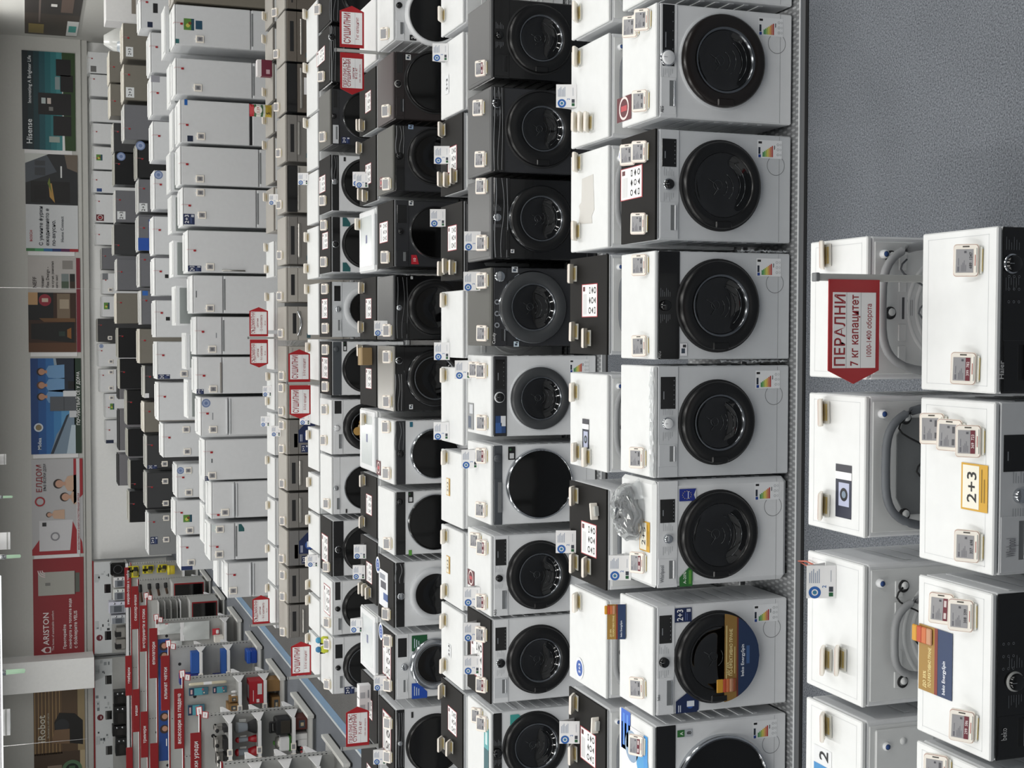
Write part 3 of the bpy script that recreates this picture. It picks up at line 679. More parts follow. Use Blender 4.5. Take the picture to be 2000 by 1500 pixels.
# ------------------------------------------------------------------ materials
def lin(h):
    h = h.lstrip('#'); h = h if len(h) == 6 else ''.join(c*2 for c in h); o = []
    for i in (0, 2, 4):
        c = int(h[i:i+2], 16) / 255
        o.append(c / 12.92 if c <= .04045 else ((c + .055) / 1.055) ** 2.4)
    return o
MATS = {}
def mk(name, hexc, rough=.45, metal=0., spec=.5, var=.04, vscale=14., coat=0., bump=0., trans=0., emit=0.):
    if name in MATS: return MATS[name]
    m = bpy.data.materials.new(name); m.use_nodes = True
    nt = m.node_tree; b = nt.nodes['Principled BSDF']
    c = lin(hexc)
    tc = nt.nodes.new('ShaderNodeTexCoord')
    n = nt.nodes.new('ShaderNodeTexNoise'); n.inputs['Scale'].default_value = vscale; n.inputs['Detail'].default_value = 3
    nt.links.new(tc.outputs['Object'], n.inputs['Vector'])
    mx = nt.nodes.new('ShaderNodeMix'); mx.data_type = 'RGBA'
    mx.inputs['A'].default_value = [x * (1 - var) for x in c] + [1]
    mx.inputs['B'].default_value = [min(1, x * (1 + var)) for x in c] + [1]
    nt.links.new(n.outputs['Fac'], mx.inputs['Factor'])
    nt.links.new(mx.outputs['Result'], b.inputs['Base Color'])
    b.inputs['Roughness'].default_value = rough; b.inputs['Metallic'].default_value = metal
    b.inputs['Specular IOR Level'].default_value = spec
    if coat: b.inputs['Coat Weight'].default_value = coat; b.inputs['Coat Roughness'].default_value = .05
    if trans: b.inputs['Transmission Weight'].default_value = trans
    if emit:
        b.inputs['Emission Color'].default_value = c + [1]; b.inputs['Emission Strength'].default_value = emit
    if bump:
        bp = nt.nodes.new('ShaderNodeBump'); bp.inputs['Strength'].default_value = bump; bp.inputs['Distance'].default_value = .002
        nt.links.new(n.outputs['Fac'], bp.inputs['Height']); nt.links.new(bp.outputs['Normal'], b.inputs['Normal'])
    MATS[name] = m
    return m
def ink(h, rough=.5): return mk('print_' + h.strip('#'), h, rough, var=.02)
WHITE = mk('white_enamel', '#dcdee0', .38)
TOPW = mk('white_lid', '#dddfdf', .5)
SILVER = mk('pale_silver_enamel', '#c8cbce', .4)
BLACK = mk('black_gloss', '#0a0a0b', .16, coat=.3)
CHAR = mk('charcoal_sheet', '#1b1a19', .7, spec=.2, bump=.15, vscale=220)
GRAPH = mk('graphite_enamel', '#2c2d30', .36, spec=.5)
GRAPHT = mk('graphite_lid', '#53534f', .5)
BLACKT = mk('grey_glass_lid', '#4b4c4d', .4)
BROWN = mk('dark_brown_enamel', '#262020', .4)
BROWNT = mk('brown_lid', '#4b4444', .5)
SLATE = mk('slate_panel', '#45494e', .4)
CHROME = mk('chrome', '#c9ccd0', .16, 1.)
STEEL = mk('brushed_steel', '#b0aea9', .34, .85, vscale=60)
INOX = mk('inox_door', '#8b8884', .42, .55, vscale=40)
INOXB = mk('brown_inox_door', '#716a62', .45, .45, vscale=40)
INOXL = mk('light_inox_door', '#b5b1aa', .42, .4, vscale=40)
INOXLID = mk('inox_lid', '#a8a49d', .5, .2)
GLASS = mk('door_glass', '#060607', .06, coat=.6)
FLATG = mk('flat_black_glass', '#040404', .12)
RING = mk('black_ring', '#0e0e0f', .3)
RINGB = mk('brown_black_ring', '#1a1513', .26)
RINGG = mk('grey_ring', '#3c3e40', .35)
RUB = mk('dark_rubber', '#17181a', .7)
HOSE = mk('grey_hose', '#8d8f91', .55)
HOSED = mk('dark_grey_hose', '#5d6166', .55)
REARW = mk('galvanised_back', '#d6d8d8', .45)
REARD = mk('dark_fridge_back', '#8a908f', .5)
TAGW = mk('tag_frame', '#f6f0e6', .45)
TAGR = mk('tag_outline', '#9c5a4c', .5)
TAGS_ = mk('tag_screen', '#9a9a9d', .4, vscale=60)
AMBER = mk('amber_tape', '#cdb877', .5)
CLEAR = mk('clear_holder', '#d9d9d2', .25, spec=.4)
RED = mk('sign_red', '#a3161f', .42)
REDD = mk('shelf_red', '#8c1219', .45)
PAPER = mk('paper', '#e9e9ea', .6)
INKR = mk('red_ink', '#93202a', .6)
GREY = mk('shelf_grey', '#a9aaa8', .5)
GREYD = mk('shelf_dark_grey', '#6f7274', .55)  # plain dark grey for bases, caps, cabinets and grips
LEAD = mk('lettering_grey', '#8b8f94', .5)
BEIGE = mk('beige_inox', '#827c70', .45, .2)
FCOL = {'w': WHITE, 'beige': BEIGE, 'bg': mk('beige_fridge', '#7e7a71', .42, .25), 'ig': mk('inox_fridge', '#74757a', .4, .3), 'k': mk('black_fridge', '#141517', .32),
        'dg': mk('dark_grey_fridge', '#3d3e40', .4, .2), 'kt': mk('taupe_grey_fridge', '#77767a', .42, .2), 'lg': mk('light_grey_fridge', '#8f9192', .42, .25)}
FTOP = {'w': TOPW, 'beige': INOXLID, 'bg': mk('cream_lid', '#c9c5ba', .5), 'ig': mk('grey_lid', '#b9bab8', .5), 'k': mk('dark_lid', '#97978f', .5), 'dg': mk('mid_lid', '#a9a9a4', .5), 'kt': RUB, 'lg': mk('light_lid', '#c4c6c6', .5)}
BODY = {'w': WHITE, 's': SILVER, 'k': BLACK, 'g': GRAPH, 'br': BROWN, 'i': INOX, 'ib': INOXB, 'il': INOXL, 'g3': mk('mid_grey_dishwasher', '#777675', .45, .2)}
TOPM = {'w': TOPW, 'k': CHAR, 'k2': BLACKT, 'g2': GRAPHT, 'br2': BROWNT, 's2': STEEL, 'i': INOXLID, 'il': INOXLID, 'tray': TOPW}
PANEL = {'w': WHITE, 'ws': SILVER, 's': SILVER, 'k': BLACK, 'g': GRAPH, 'sl': SLATE, 'br': BROWN}
KNOB = {'k': (BLACK, None), 'kc': (BLACK, CHROME), 'kg': (BLACK, GREY), 'w': (WHITE, CHROME), 's': (CHROME, None), 'kw': (BLACK, WHITE), 'sl': (SLATE, None)}
DOORM = {'k': RING, 'br': RINGB, 'c': CHROME, 'g': RINGG, 'gc': RINGG, 'ks': RING, 'kc2': RING, 'w': WHITE, 'w2': SILVER, 's': SILVER, 'c2': CHROME}

# ------------------------------------------------------------------ mesh builder
class MB:
    def __init__(s): s.v = []; s.f = []; s.fm = []; s.fs = []; s.mats = []
    def mi(s, m):
        if m not in s.mats: s.mats.append(m)
        return s.mats.index(m)
    def add(s, vs, fs, m, smooth=False):
        o = len(s.v); s.v += [tuple(v) for v in vs]; i = m if isinstance(m, int) else s.mi(m)
        for f in fs: s.f.append([o + k for k in f]); s.fm.append(i); s.fs.append(smooth)
        return s
    def box(s, x0, x1, y0, y1, z0, z1, m, b=0.):
        X = (x0, x1); Y = (y0, y1); Z = (z0, z1)
        if b <= 0:
            vs = [(X[i], Y[j], Z[k]) for i in (0, 1) for j in (0, 1) for k in (0, 1)]
            return s.add(vs, [(0, 1, 3, 2), (4, 6, 7, 5), (0, 4, 5, 1), (2, 3, 7, 6), (0, 2, 6, 4), (1, 5, 7, 3)], m)
        b = min(b, abs(x1-x0)*.49, abs(y1-y0)*.49, abs(z1-z0)*.49)
        vs = []; ix = {}
        for i in (0, 1):
            for j in (0, 1):
                for k in (0, 1):
                    p = (X[i], Y[j], Z[k]); q = (X[i]+b*(1-2*i), Y[j]+b*(1-2*j), Z[k]+b*(1-2*k))
                    for a in range(3):
                        ix[i, j, k, a] = len(vs); vs.append(tuple(p[c] if c == a else q[c] for c in range(3)))
        fs = []
        for a in range(3):
            o = [c for c in range(3) if c != a]
            for e in (0, 1):
                def g(u, w, ax=a):
                    t = [0, 0, 0]; t[a] = e; t[o[0]] = u; t[o[1]] = w
                    return ix[t[0], t[1], t[2], ax]
                fs.append((g(0, 0), g(1, 0), g(1, 1), g(0, 1)))
        for a in range(3):           # edges parallel to axis a
            o = [c for c in range(3) if c != a]
            for u in (0, 1):
                for w in (0, 1):
                    def g(e, ax):
                        t = [0, 0, 0]; t[a] = e; t[o[0]] = u; t[o[1]] = w
                        return ix[t[0], t[1], t[2], ax]
                    fs.append((g(0, o[0]), g(1, o[0]), g(1, o[1]), g(0, o[1])))
        for i in (0, 1):
            for j in (0, 1):
                for k in (0, 1): fs.append((ix[i, j, k, 0], ix[i, j, k, 1], ix[i, j, k, 2]))
        return s.add(vs, fs, m)
    def prism(s, pts, y0, y1, m):    # outline in x,z extruded along y
        n = len(pts)
        vs = [(p[0], y0, p[1]) for p in pts] + [(p[0], y1, p[1]) for p in pts]
        return s.add(vs, [tuple(range(n)), tuple(range(n, 2*n))] + [(i, (i+1) % n, n+(i+1) % n, n+i) for i in range(n)], m)
    def hprism(s, pts, z0, z1, m):   # outline in x,y extruded along z
        n = len(pts)
        vs = [(p[0], p[1], z0) for p in pts] + [(p[0], p[1], z1) for p in pts]
        return s.add(vs, [tuple(range(n)), tuple(range(n, 2*n))] + [(i, (i+1) % n, n+(i+1) % n, n+i) for i in range(n)], m)
    def lathe(s, prof, cx, cz, m, n=40, axis='y', sm=True, c3=0.):
        vs = []
        for r, t in prof:
            for i in range(n):
                a = 2*PI*i/n
                if axis == 'y': vs.append((cx + r*math.cos(a), t, cz + r*math.sin(a)))
                else: vs.append((cx + r*math.cos(a), cz + r*math.sin(a), t + c3))
        fs = [(k*n+i, k*n+(i+1) % n, (k+1)*n+(i+1) % n, (k+1)*n+i) for k in range(len(prof)-1) for i in range(n)]
        return s.add(vs, fs, m, sm)
    def tube(s, pts, r, m, n=8):
        P = [Vector(p) for p in pts]; vs = []
        for i, p in enumerate(P):
            d = (P[min(i+1, len(P)-1)] - P[max(i-1, 0)]).normalized()
            u = d.orthogonal().normalized() if abs(d.z) > .95 else d.cross(Vector((0, 0, 1))).normalized()
            w = d.cross(u)
            for k in range(n):
                a = 2*PI*k/n; vs.append(p + u*r*math.cos(a) + w*r*math.sin(a))
        fs = [(i*n+k, i*n+(k+1) % n, (i+1)*n+(k+1) % n, (i+1)*n+k) for i in range(len(P)-1) for k in range(n)]
        fs += [tuple(range(n)), tuple(range((len(P)-1)*n, len(P)*n))]
        return s.add(vs, fs, m, True)
    def rect(s, x0, x1, z0, z1, y, m): return s.add([(x0, y, z0), (x1, y, z0), (x1, y, z1), (x0, y, z1)], [(0, 1, 2, 3)], m)
    def disc(s, cx, cz, r, y, m, n=24, r0=0.):
        if r0: return s.lathe([(r0, y), (r, y)], cx, cz, m, n, sm=False)
        return s.add([(cx+r*math.cos(2*PI*i/n), y, cz+r*math.sin(2*PI*i/n)) for i in range(n)], [tuple(range(n))], m)
    def text(s, t, cx, z, size, y, m, w=None, align='c', bold=.012):
        vs, fs, tw = glyphs(t, bold); k = size
        if w and tw*k > w: k = w/tw
        ox = cx - (tw*k/2 if align == 'c' else 0)
        return s.add([(ox + v[0]*k, y, z + v[1]*size) for v in vs], fs, m)
    def xform(s, M):
        s.v = [tuple(M @ Vector(v)) for v in s.v]; return s
    def mesh(s, name):
        me = bpy.data.meshes.new(name); me.from_pydata(s.v, [], s.f)
        for m in s.mats: me.materials.append(m)
        me.polygons.foreach_set('material_index', s.fm); me.polygons.foreach_set('use_smooth', s.fs)
        bm = bmesh.new(); bm.from_mesh(me); bmesh.ops.recalc_face_normals(bm, faces=bm.faces); bm.to_mesh(me); bm.free()
        return me
GL = {}
def glyphs(t, bold=.012):
    key = (t, bold)
    if key not in GL:
        cu = bpy.data.curves.new('lettering', 'FONT'); cu.body = t; cu.size = 1; cu.resolution_u = 2; cu.offset = bold; cu.space_character = 1.0 + bold*2.5
        o = bpy.data.objects.new('lettering', cu); COL.objects.link(o)
        dg = bpy.context.evaluated_depsgraph_get(); me = bpy.data.meshes.new_from_object(o.evaluated_get(dg))
        vs = [(v.co.x, v.co.y) for v in me.vertices]; fs = [tuple(p.vertices) for p in me.polygons]
        bpy.data.objects.remove(o); bpy.data.curves.remove(cu); bpy.data.meshes.remove(me)
        x0 = min((v[0] for v in vs), default=0); x1 = max((v[0] for v in vs), default=0)
        GL[key] = ([(v[0]-x0, v[1]) for v in vs], fs, x1-x0)
    return GL[key]
CACHE = {}
def part(parent, name, key, fn, loc=(0, 0, 0), rot=None, label=None):
    if key is None or key not in CACHE:
        me = fn().mesh(name)
        if key is not None: CACHE[key] = me
    else: me = CACHE[key]
    o = bpy.data.objects.new(name, me); COL.objects.link(o); o.location = loc
    if rot: o.rotation_euler = rot
    if parent: o.parent = parent
    if label: o['label'] = label
    return o
LABELS = {}
def tag(o, label, cat, group=None, kind=None):
    n = len(label.split())
    if n > 16 or n < 4: print('LABEL LENGTH', n, label)
    if label in LABELS: print('DUPLICATE LABEL', label)
    LABELS[label] = 1
    o['label'] = label; o['category'] = cat
    if group: o['group'] = group
    if kind: o['kind'] = kind
    return o
def empty(name, loc, rz=0.):
    o = bpy.data.objects.new(name, None); COL.objects.link(o); o.location = loc; o.rotation_euler = (0, 0, rz); o.empty_display_size = .1
    return o
def struct(name, mb):
    o = bpy.data.objects.new(name, mb.mesh(name)); COL.objects.link(o); o['kind'] = 'structure'; return o
ORD = 'first second third fourth fifth sixth seventh eighth ninth tenth eleventh twelfth thirteenth fourteenth fifteenth sixteenth seventeenth eighteenth'.split()
FACE = {'R1': 'first', 'R3': 'second', 'R5': 'third', 'R7': 'fourth', 'R9': 'fifth', 'R11': 'dishwasher'}
BACK = {'R2': 'first', 'R4': 'second', 'R6': 'third', 'R8': 'fourth', 'R10': 'fifth', 'R12': 'sixth'}
def rowname(r): return (FACE[r] + ' facing row' if r in FACE and r != 'R11' else 'dishwasher row' if r == 'R11' else BACK[r] + ' back-turned row' if r in BACK else FRN[r])
FRN = {'R13': 'first fridge row', 'R14': 'back-turned fridge row', 'R15': 'second fridge row', 'R17': 'third fridge row', 'R18': 'fourth fridge row', 'R20': 'fifth fridge row', 'R19': 'wall fridge row'}
ORDER = {}
for L in (FRONT, REAR, FRIDGE):
    for r in ROW:
        for i, t in enumerate(sorted([t for t in L if t['row'] == r], key=lambda t: -t['x'])): t['n'] = i; ORDER.setdefault(r, []).append(t)

# ------------------------------------------------------------------ printed stickers, drawn flat (x right, z up), facing -y
def decal(kind, w, h, arg=None, col=None):
    m = MB(); y = 0.
    def bg(c, x0=-.5, x1=.5, z0=-.5, z1=.5, yy=0.): m.rect(x0*w, x1*w, z0*h, z1*h, yy, c if not isinstance(c, str) else ink(c))
    def tx(t, z, s, c='#111111', cx=0., ww=.9): m.text(t, cx*w, z*h, s*h, -.0012, ink(c) if isinstance(c, str) else c, ww*w)
    e = -.0006
    if kind == 'energy':
        bg('#e8eaec'); bg('#1c3f8f', -.46, -.3, .36, .46, e); bg('#222a38', -.27, .1, .38, .46, e); bg('#222222', .3, .42, .32, .46, e)
        cs = ['#2f8a44', '#58a545', '#a9bb3f', '#d8cf3c', '#dfa63a', '#cf6f34', '#b53a30']
        for i, c in enumerate(cs): bg(c, -.42, -.16 + .06*i, .24 - .062*i, .29 - .062*i, e)
        bg('#333333', .0, .22, -.21, -.18, e)
        for i in range(3):
            m.disc((-.28 + .28*i)*w, -.33*h, .07*w, e, ink('#9a9da0'), 12, .05*w); m.disc((-.28 + .28*i)*w, -.44*h, .06*w, e, ink('#9a9da0'), 12, .045*w)
    elif kind == 'txt': tx(arg, -.4, 1.35, col or '#777777', 0, 1.)
    elif kind in ('23b', '23n'):
        bg('#16264f'); tx('2+3', .02, .5, '#f2f2f4', -.0, .8); bg('#5a6a98', -.4, .2, -.16, -.12, e); bg('#5a6a98', -.4, .1, -.26, -.22, e); bg('#c9ccd4', .2, .42, -.44, -.2, e)
    elif kind == '23y': bg('#c79a2e'); bg('#e3e0d2', -.46, .46, -.18, .44, e); tx('2+3', -.08, .5, '#17171a'); bg('#8a6a14', -.3, .4, -.3, -.26, -.0008); bg('#8a6a14', -.3, .2, -.4, -.36, -.0008)
    elif kind == '23w': bg('#d9d6c8'); tx('2+3', -.1, .5, '#17171a'); bg('#c79a2e', -.5, .5, -.5, -.32, e)
    elif kind == '23s': bg('#dfe2e4'); tx('2+3', -.2, .6, '#17171a')
    elif kind == 'n23': tx('2+3', -.3, .8, '#e6e8ea')
    elif kind == 'eu':
        m.prism([(-.5*w, -.5*h), (.5*w, -.5*h), (.5*w, .5*h), (-.5*w, .5*h)], 0, e, ink('#1d2f86')); m.rect(-.3*w, .3*w, -.05*h, .0*h, -.0009, ink('#c9d0ea'))
        for i in range(12): m.disc(.32*w*math.cos(i*PI/6), .05*h + .26*h*math.sin(i*PI/6), .035*w, -.0009, ink('#e6d36a'), 5)
        m.add([(-.5*w, e*1.5, -.5*h), (.5*w, e*1.5, -.5*h), (0, e*1.5, -.36*h)], [(0, 1, 2)], SILVER)
    elif kind == 'a20': m.prism([(-.5*w, -.5*h), (.5*w, -.5*h), (-.1*w, .5*h), (-.5*w, .5*h)], 0, e, ink('#2c6b31')); tx('A-20%', .0, .3, '#e8f0e4', -.12, .66); bg('#5c9a3c', -.4, .2, -.4, -.2, -.0009)
    elif kind == 'maroon':
        bg('#5b1d26'); m.disc(.02*w, 0, .34*h, e, ink('#e7d9d6'), 24, .27*h); bg('#b8434a', -.1, .12, -.2, .2, e)
    elif kind == 'sheet':
        bg('#a7363f'); bg('#f0f0f0', -.475, .475, -.465, .465, e); f = -.0009
        for i in range(7): bg('#b9bbbd', -.42, .2, .38 - .035*i, .395 - .035*i, f)
        bg('#5a2026', .28, .42, .28, .42, f)
        for r_ in range(3):
            for c_ in range(3):
                x = (-.3 + .3*c_)*w; z = (-.02 - .16*r_)*h; k = (r_*3 + c_) % 4
                if k == 0: m.disc(x, z, .1*w, f, ink('#17171a'), 12, .06*w)
                elif k == 1: m.add([(x-.12*w, f, z), (x, f, z-.05*h), (x+.12*w, f, z), (x, f, z+.05*h)], [(0, 1, 2, 3)], ink('#17171a'))
                elif k == 2: m.rect(x-.1*w, x+.1*w, z-.04*h, z+.04*h, f, ink('#26262a')); m.rect(x-.06*w, x+.06*w, z-.02*h, z+.02*h, f*1.3, ink('#f0f0f0'))
                else: m.add([(x-.11*w, f, z-.05*h), (x+.11*w, f, z-.05*h), (x, f, z+.05*h)], [(0, 1, 2)], ink('#17171a'))
    elif kind in ('round23', 'circ'):
        m.disc(0, 0, min(w, h)*.5, 0, ink('#e8eaee' if kind == 'round23' else '#6a7ea8'), 24); m.disc(0, 0, min(w, h)*.38, e, ink('#2c56a4' if kind == 'round23' else '#9aa8c6'), 24, 0 if kind == 'round23' else .2*min(w, h))
        if kind == 'round23': m.text('2+3', 0, -.12*h, .3*min(w, h), -.0012, ink('#ffffff'), .55*min(w, h))
    elif kind == 'num8': bg('#aeb3b8'); bg('#2e6b34', -.5, .5, .02, .5, e); tx('A', .12, .3, '#d8e8d8'); tx('8', -.42, .4, '#222222')
    elif kind == 'num2': bg('#101012'); tx('2', -.3, .8, '#e0e0e0')
    elif kind == 'num': bg(arg or '#cfd4d8'); bg('#3c4654', -.3, .1, -.2, .3, e); bg('#2c2c30', .18, .4, -.35, .1, e)
    elif kind == 'sq': bg(arg or '#888888')
    elif kind == 'lines':
        n = 14
        for j, (f0, a) in enumerate(((.3, .05), (-.1, .1), (-.38, .03))):
            p = [(-.49 + .98*i/n, f0 + a*math.sin(i*.42 + j*.8)) for i in range(n+1)]
            for i in range(n):
                (x0, z0), (x1, z1) = p[i], p[i+1]; t = .018 if j else .03
                m.add([(x0*w, 0, (z0-t)*h), (x1*w, 0, (z1-t)*h), (x1*w, 0, (z1+t)*h), (x0*w, 0, (z0+t)*h)], [(0, 1, 2, 3)], mk('line_' + (arg or 'b')[1:], arg or '#b8babc', .3, .6))
    elif kind == 'chip':
        for i in range(3): m.disc((-.3 + .3*i)*w, 0, .42*h, 0, CHROME, 16, .22*h)
    elif kind == 'bluetag': bg('#2b4674'); bg('#3a5f9c', -.5, .1, -.1, .5, e); bg('#e2e4e8', -.1, .5, -.5, -.02, e)
    elif kind == 'black10': bg('#0c0c0e'); bg('#caccce', -.4, .0, -.3, .3, e); m.disc(.28*w, .2*h, .16*h, e, ink('#2a5a34'), 10)
    elif kind == 'red10': m.prism([(-.5*w, -.5*h), (.5*w, -.2*h), (.5*w, .5*h), (-.5*w, .5*h)], 0, e, ink('#b01c2c')); tx('10', -.1, .5, '#f2dcdc', 0, .6)
    elif kind in ('teal', 'teal3', 'tealp'):
        m.add([(-.5*w, 0, .5*h), (.5*w, 0, .5*h), (.5*w, 0, -.0*h), (-.1*w, 0, -.5*h), (-.5*w, 0, -.5*h)], [(0, 1, 2, 3, 4)], ink('#3f9a94' if kind == 'teal' else '#1f5a5c'))
        if kind == 'teal': tx('A', .05, .45, '#e6f2f0', -.2, .4); tx('-40%', -.3, .22, '#e6f2f0', -.15, .5)
    elif kind == 'teal2': bg('#4fa0a4'); bg('#245a62', -.5, 0, -.5, .5, e); bg('#cfe6e6', .1, .4, -.2, .2, e)
    elif kind in ('green', 'blue'):
        c = '#14532f' if kind == 'green' else '#1d4aa8'; s_ = 1 if kind == 'green' else -1
        m.add([(.5*w*s_, 0, .5*h), (-.5*w*s_, 0, .5*h), (-.5*w*s_, 0, .1*h), (.1*w*s_, 0, -.5*h), (.5*w*s_, 0, -.5*h)], [(0, 1, 2, 3, 4)], ink(c))
        for i in range(3): bg('#c8d4e0', -.3, .3 - .08*i, .3 - .14*i, .35 - .14*i, e)
    elif kind == 'cotton':
        m.add([(-.5*w, 0, .5*h), (.1*w, 0, .5*h), (.5*w, 0, .0), (.5*w, 0, -.5*h), (-.4*w, 0, -.5*h), (-.5*w, 0, -.4*h)], [(0, 1, 2, 3, 4, 5)], ink('#16264f')); m.disc(-.1*w, -.12*h, .2*w, e, ink('#2f55a0'), 20); bg('#dfe4ec', -.2, .08, -.3, .02, -.0009)
        for i in range(2): bg('#c8cede', -.44, -.1, .36 - .08*i, .4 - .08*i, e)
    elif kind == 'promo':
        bg('#9a7838', -.5, .5, -.02, .5); bg('#22365a', -.5, .5, -.5, -.02); bg('#7c2f22', -.5, .5, -.07, .02, e)
        tx('ПО-ЕФЕКТИВНО ПРАНЕ', .12, .12, '#efe0a4', -.12, .6); tx('ДО 35%', .27, .12, '#efe0a4', -.32, .25); tx('beko EnergySpin', -.3, .13, '#e6eaf0', -.2, .5)
        for i, c in enumerate(('#c8932c', '#b54a2a', '#c06a3c', '#b98a6a')): m.box(.22*w, .47*w, -.012+.001*i, e, (.5 - .14*i)*h, (.66 - .14*i)*h, ink(c), .004)
    elif kind == 'ad':
        bg('#23283a'); bg('#f0f0f0', .22, .36, -.5, .5, e); bg('#3a3a42', .36, .5, -.5, .5, e); bg('#aeb4cc', -.28, .16, -.36, .3, e); m.disc(-.06*w, -.03*h, .24*h, -.0009, ink('#15171c'), 20); m.disc(-.06*w, -.03*h, .13*h, -.0012, ink('#7a8a9a'), 16)
    elif kind == 'zero': bg('#d8dadc'); bg('#3f86bc', -.5, -.2, -.5, .5, e); tx('2', -.3, .7, '#16161a', .2, .4)
    elif kind == 'bluecard': bg('#2a5fc0'); bg('#4f86d6', -.4, .4, -.3, -.1, e); bg('#4f86d6', -.4, .4, .1, .3, e)
    elif kind == 'bluewave': bg('#e6e8ea', -.5, .5, -.5, .5); m.disc(-.1*w, -.3*h, .22*h, e, ink('#4a9ad0'), 20); m.disc(.1*w, .1*h, .26*h, e, ink('#8aa0b8'), 20, .12*h); bg('#3f8fd0', -.5, .5, -.5, -.36, -.0009)
    elif kind == 'bluewave2': bg('#e4e6ea'); bg('#3c5a94', -.3, -.1, -.5, .0, e); bg('#4a4a55', 0, .2, -.3, .3, e); bg('#8a8f9a', .25, .4, -.2, .4, e)
    elif kind == 'photo': bg('#5a8a3a'); m.disc(-.1*w, .1*h, .2*h, e, ink('#c9c25a'), 14); m.disc(.1*w, -.1*h, .16*h, e, ink('#7a4a2a'), 14); bg('#1f4a5a', -.5, .5, -.5, -.22, e)
    return m
def stick(parent, s, d):
    face, kind, x0, x1, z0, z1 = s[:6]; arg = s[6] if len(s) > 6 else None; col = s[7] if len(s) > 7 else None
    w = x1-x0; h = z1-z0; nm = 'lettering' if kind == 'txt' else 'sticker'
    if kind == 'laundry' or w <= 0 or h <= 0: return
    if face == '^': part(parent, nm, None, lambda: decal(kind, w, h, arg, col).xform(Matrix.Translation(((x0+x1)/2, (z0+z1)/2, .0032)) @ Matrix.Rotation(-PI/2, 4, 'X')), (0, 0, .85))
    else: part(parent, nm, None, lambda: decal(kind, w, h, arg, col), ((x0+x1)/2, -.0052 - (.0035 if kind in ('lines', 'txt', 'chip', 'bluetag') else 0), (z0+z1)/2))

# ------------------------------------------------------------------ washing machines and dryers
def cabinet(w, d, h, m, ribs, rnd=.008):
    b = MB(); b.box(-w/2, w/2, 0, d, .012, h-.024, m, rnd)
    for sx in (-1, 1):
        for sy in (.05, d-.05): b.box(sx*(w/2-.05)-.02, sx*(w/2-.05)+.02, sy-.02, sy+.02, 0, .014, RUB)
        if ribs:
            for i in range(6):
                z = .17 + i*.09; b.box(min(sx*w/2, sx*(w/2+.004)), max(sx*w/2, sx*(w/2+.004)), .05, d-.06, z, z+.03, m, .003)
            b.box(min(sx*w/2, sx*(w/2+.003)), max(sx*w/2, sx*(w/2+.003)), .03, d-.03, .735, .75, m, .002)
    b.rect(-w/2+.004, w/2-.004, .088, .0895, -.0006, GREYD)
    return b
def lid(w, d, h, m, kind, style):
    b = MB()
    if style == 'round': b.box(-w/2, w/2, -.004, d, h-.04, h, m, .022); return b
    b.box(-w/2, w/2, -.003, d+.003, h-.022, h, m if kind != 'k' else WHITE, .005)
    if kind == 'k': b.box(-w/2-.001, w/2+.001, -.006, d+.004, h-.012, h+.0018, m, .0015)
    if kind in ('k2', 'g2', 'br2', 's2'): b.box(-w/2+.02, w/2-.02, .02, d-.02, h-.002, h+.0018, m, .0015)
    if kind == 'w' and style == 'grooved':
        g = mk('groove_grey', '#c3c6c8', .6)
        for (x0, x1, y0, y1) in ((-w/2+.025, w/2-.025, .04, .042), (-w/2+.025, w/2-.025, d-.035, d-.033), (-w/2+.025, -w/2+.027, .04, d-.033), (w/2-.027, w/2-.025, .04, d-.033)):
            b.add([(x0, y0, h+.0004), (x1, y0, h+.0004), (x1, y1, h+.0004), (x0, y1, h+.0004)], [(0, 1, 2, 3)], g)
    return b
def door_ring(R, rg, kind):
    b = MB(); m = DOORM[kind]; flat = kind in ('c', 'ks') and rg > .8*R
    b.lathe([(R, 0), (R, -.022), (R*.975, -.034), (R*.93, -.04), ((R+rg)/2, -.044), (rg*1.03, -.042), (rg, -.032)], 0, 0, CHROME if kind in ('c', 'c2') else m, 56)
    if kind in ('ks', 'gc', 'kc2'): b.lathe([(R*1.005, -.004), (R*1.008, -.024), (R*.985, -.033)], 0, 0, CHROME, 56)
    if kind in ('k', 'br', 'g'): b.lathe([(R*1.05, 0), (R*1.045, -.007), (R*1.0, -.009)], 0, 0, RUB if kind == 'k' else SILVER, 56)
    return b
def door_glass(R, rg):
    b = MB()
    if rg > .78*R: b.lathe([(rg, -.034), (rg*.6, -.04), (rg*.001, -.042)], 0, 0, FLATG, 48); return b
    b.lathe([(rg, -.034), (rg*.93, -.03), (rg*.84, -.016), (rg*.6, -.006), (rg*.3, -.003), (rg*.001, -.002)], 0, 0, GLASS, 48)
    return b
def door_rim(rg):
    b = MB(); b.lathe([(rg*1.03, -.043), (rg*.99, -.046), (rg*.95, -.036), (rg*.93, -.03)], 0, 0, mk('dark_chrome', '#7d8084', .2, 1.), 48); return b
def knob(r, key):
    c, rim = KNOB[key]; b = MB()
    b.lathe([(r, 0), (r*.96, -.02), (r*.8, -.024), (r*.001, -.024)], 0, 0, c, 28)
    if rim: b.lathe([(r*1.18, 0), (r*1.16, -.006), (r*.99, -.008)], 0, 0, rim, 28)
    b.box(-.0012, .0012, -.0248, -.0235, r*.3, r*.85, LEAD)
    return b
def drum_print():    # colourful laundry picture behind a door glass
    b = MB(); rnd = random.Random(3)
    for i in range(26):
        a = rnd.uniform(0, 2*PI); r = rnd.uniform(0, .12)
        b.disc(r*math.cos(a), r*math.sin(a), rnd.uniform(.025, .05), -.036-.0004*i, ink(rnd.choice(['#8a6a4a', '#6a4a8a', '#4a6a9a', '#b08a4a', '#c9b08a', '#5a3a5a'])), 12)
    return b
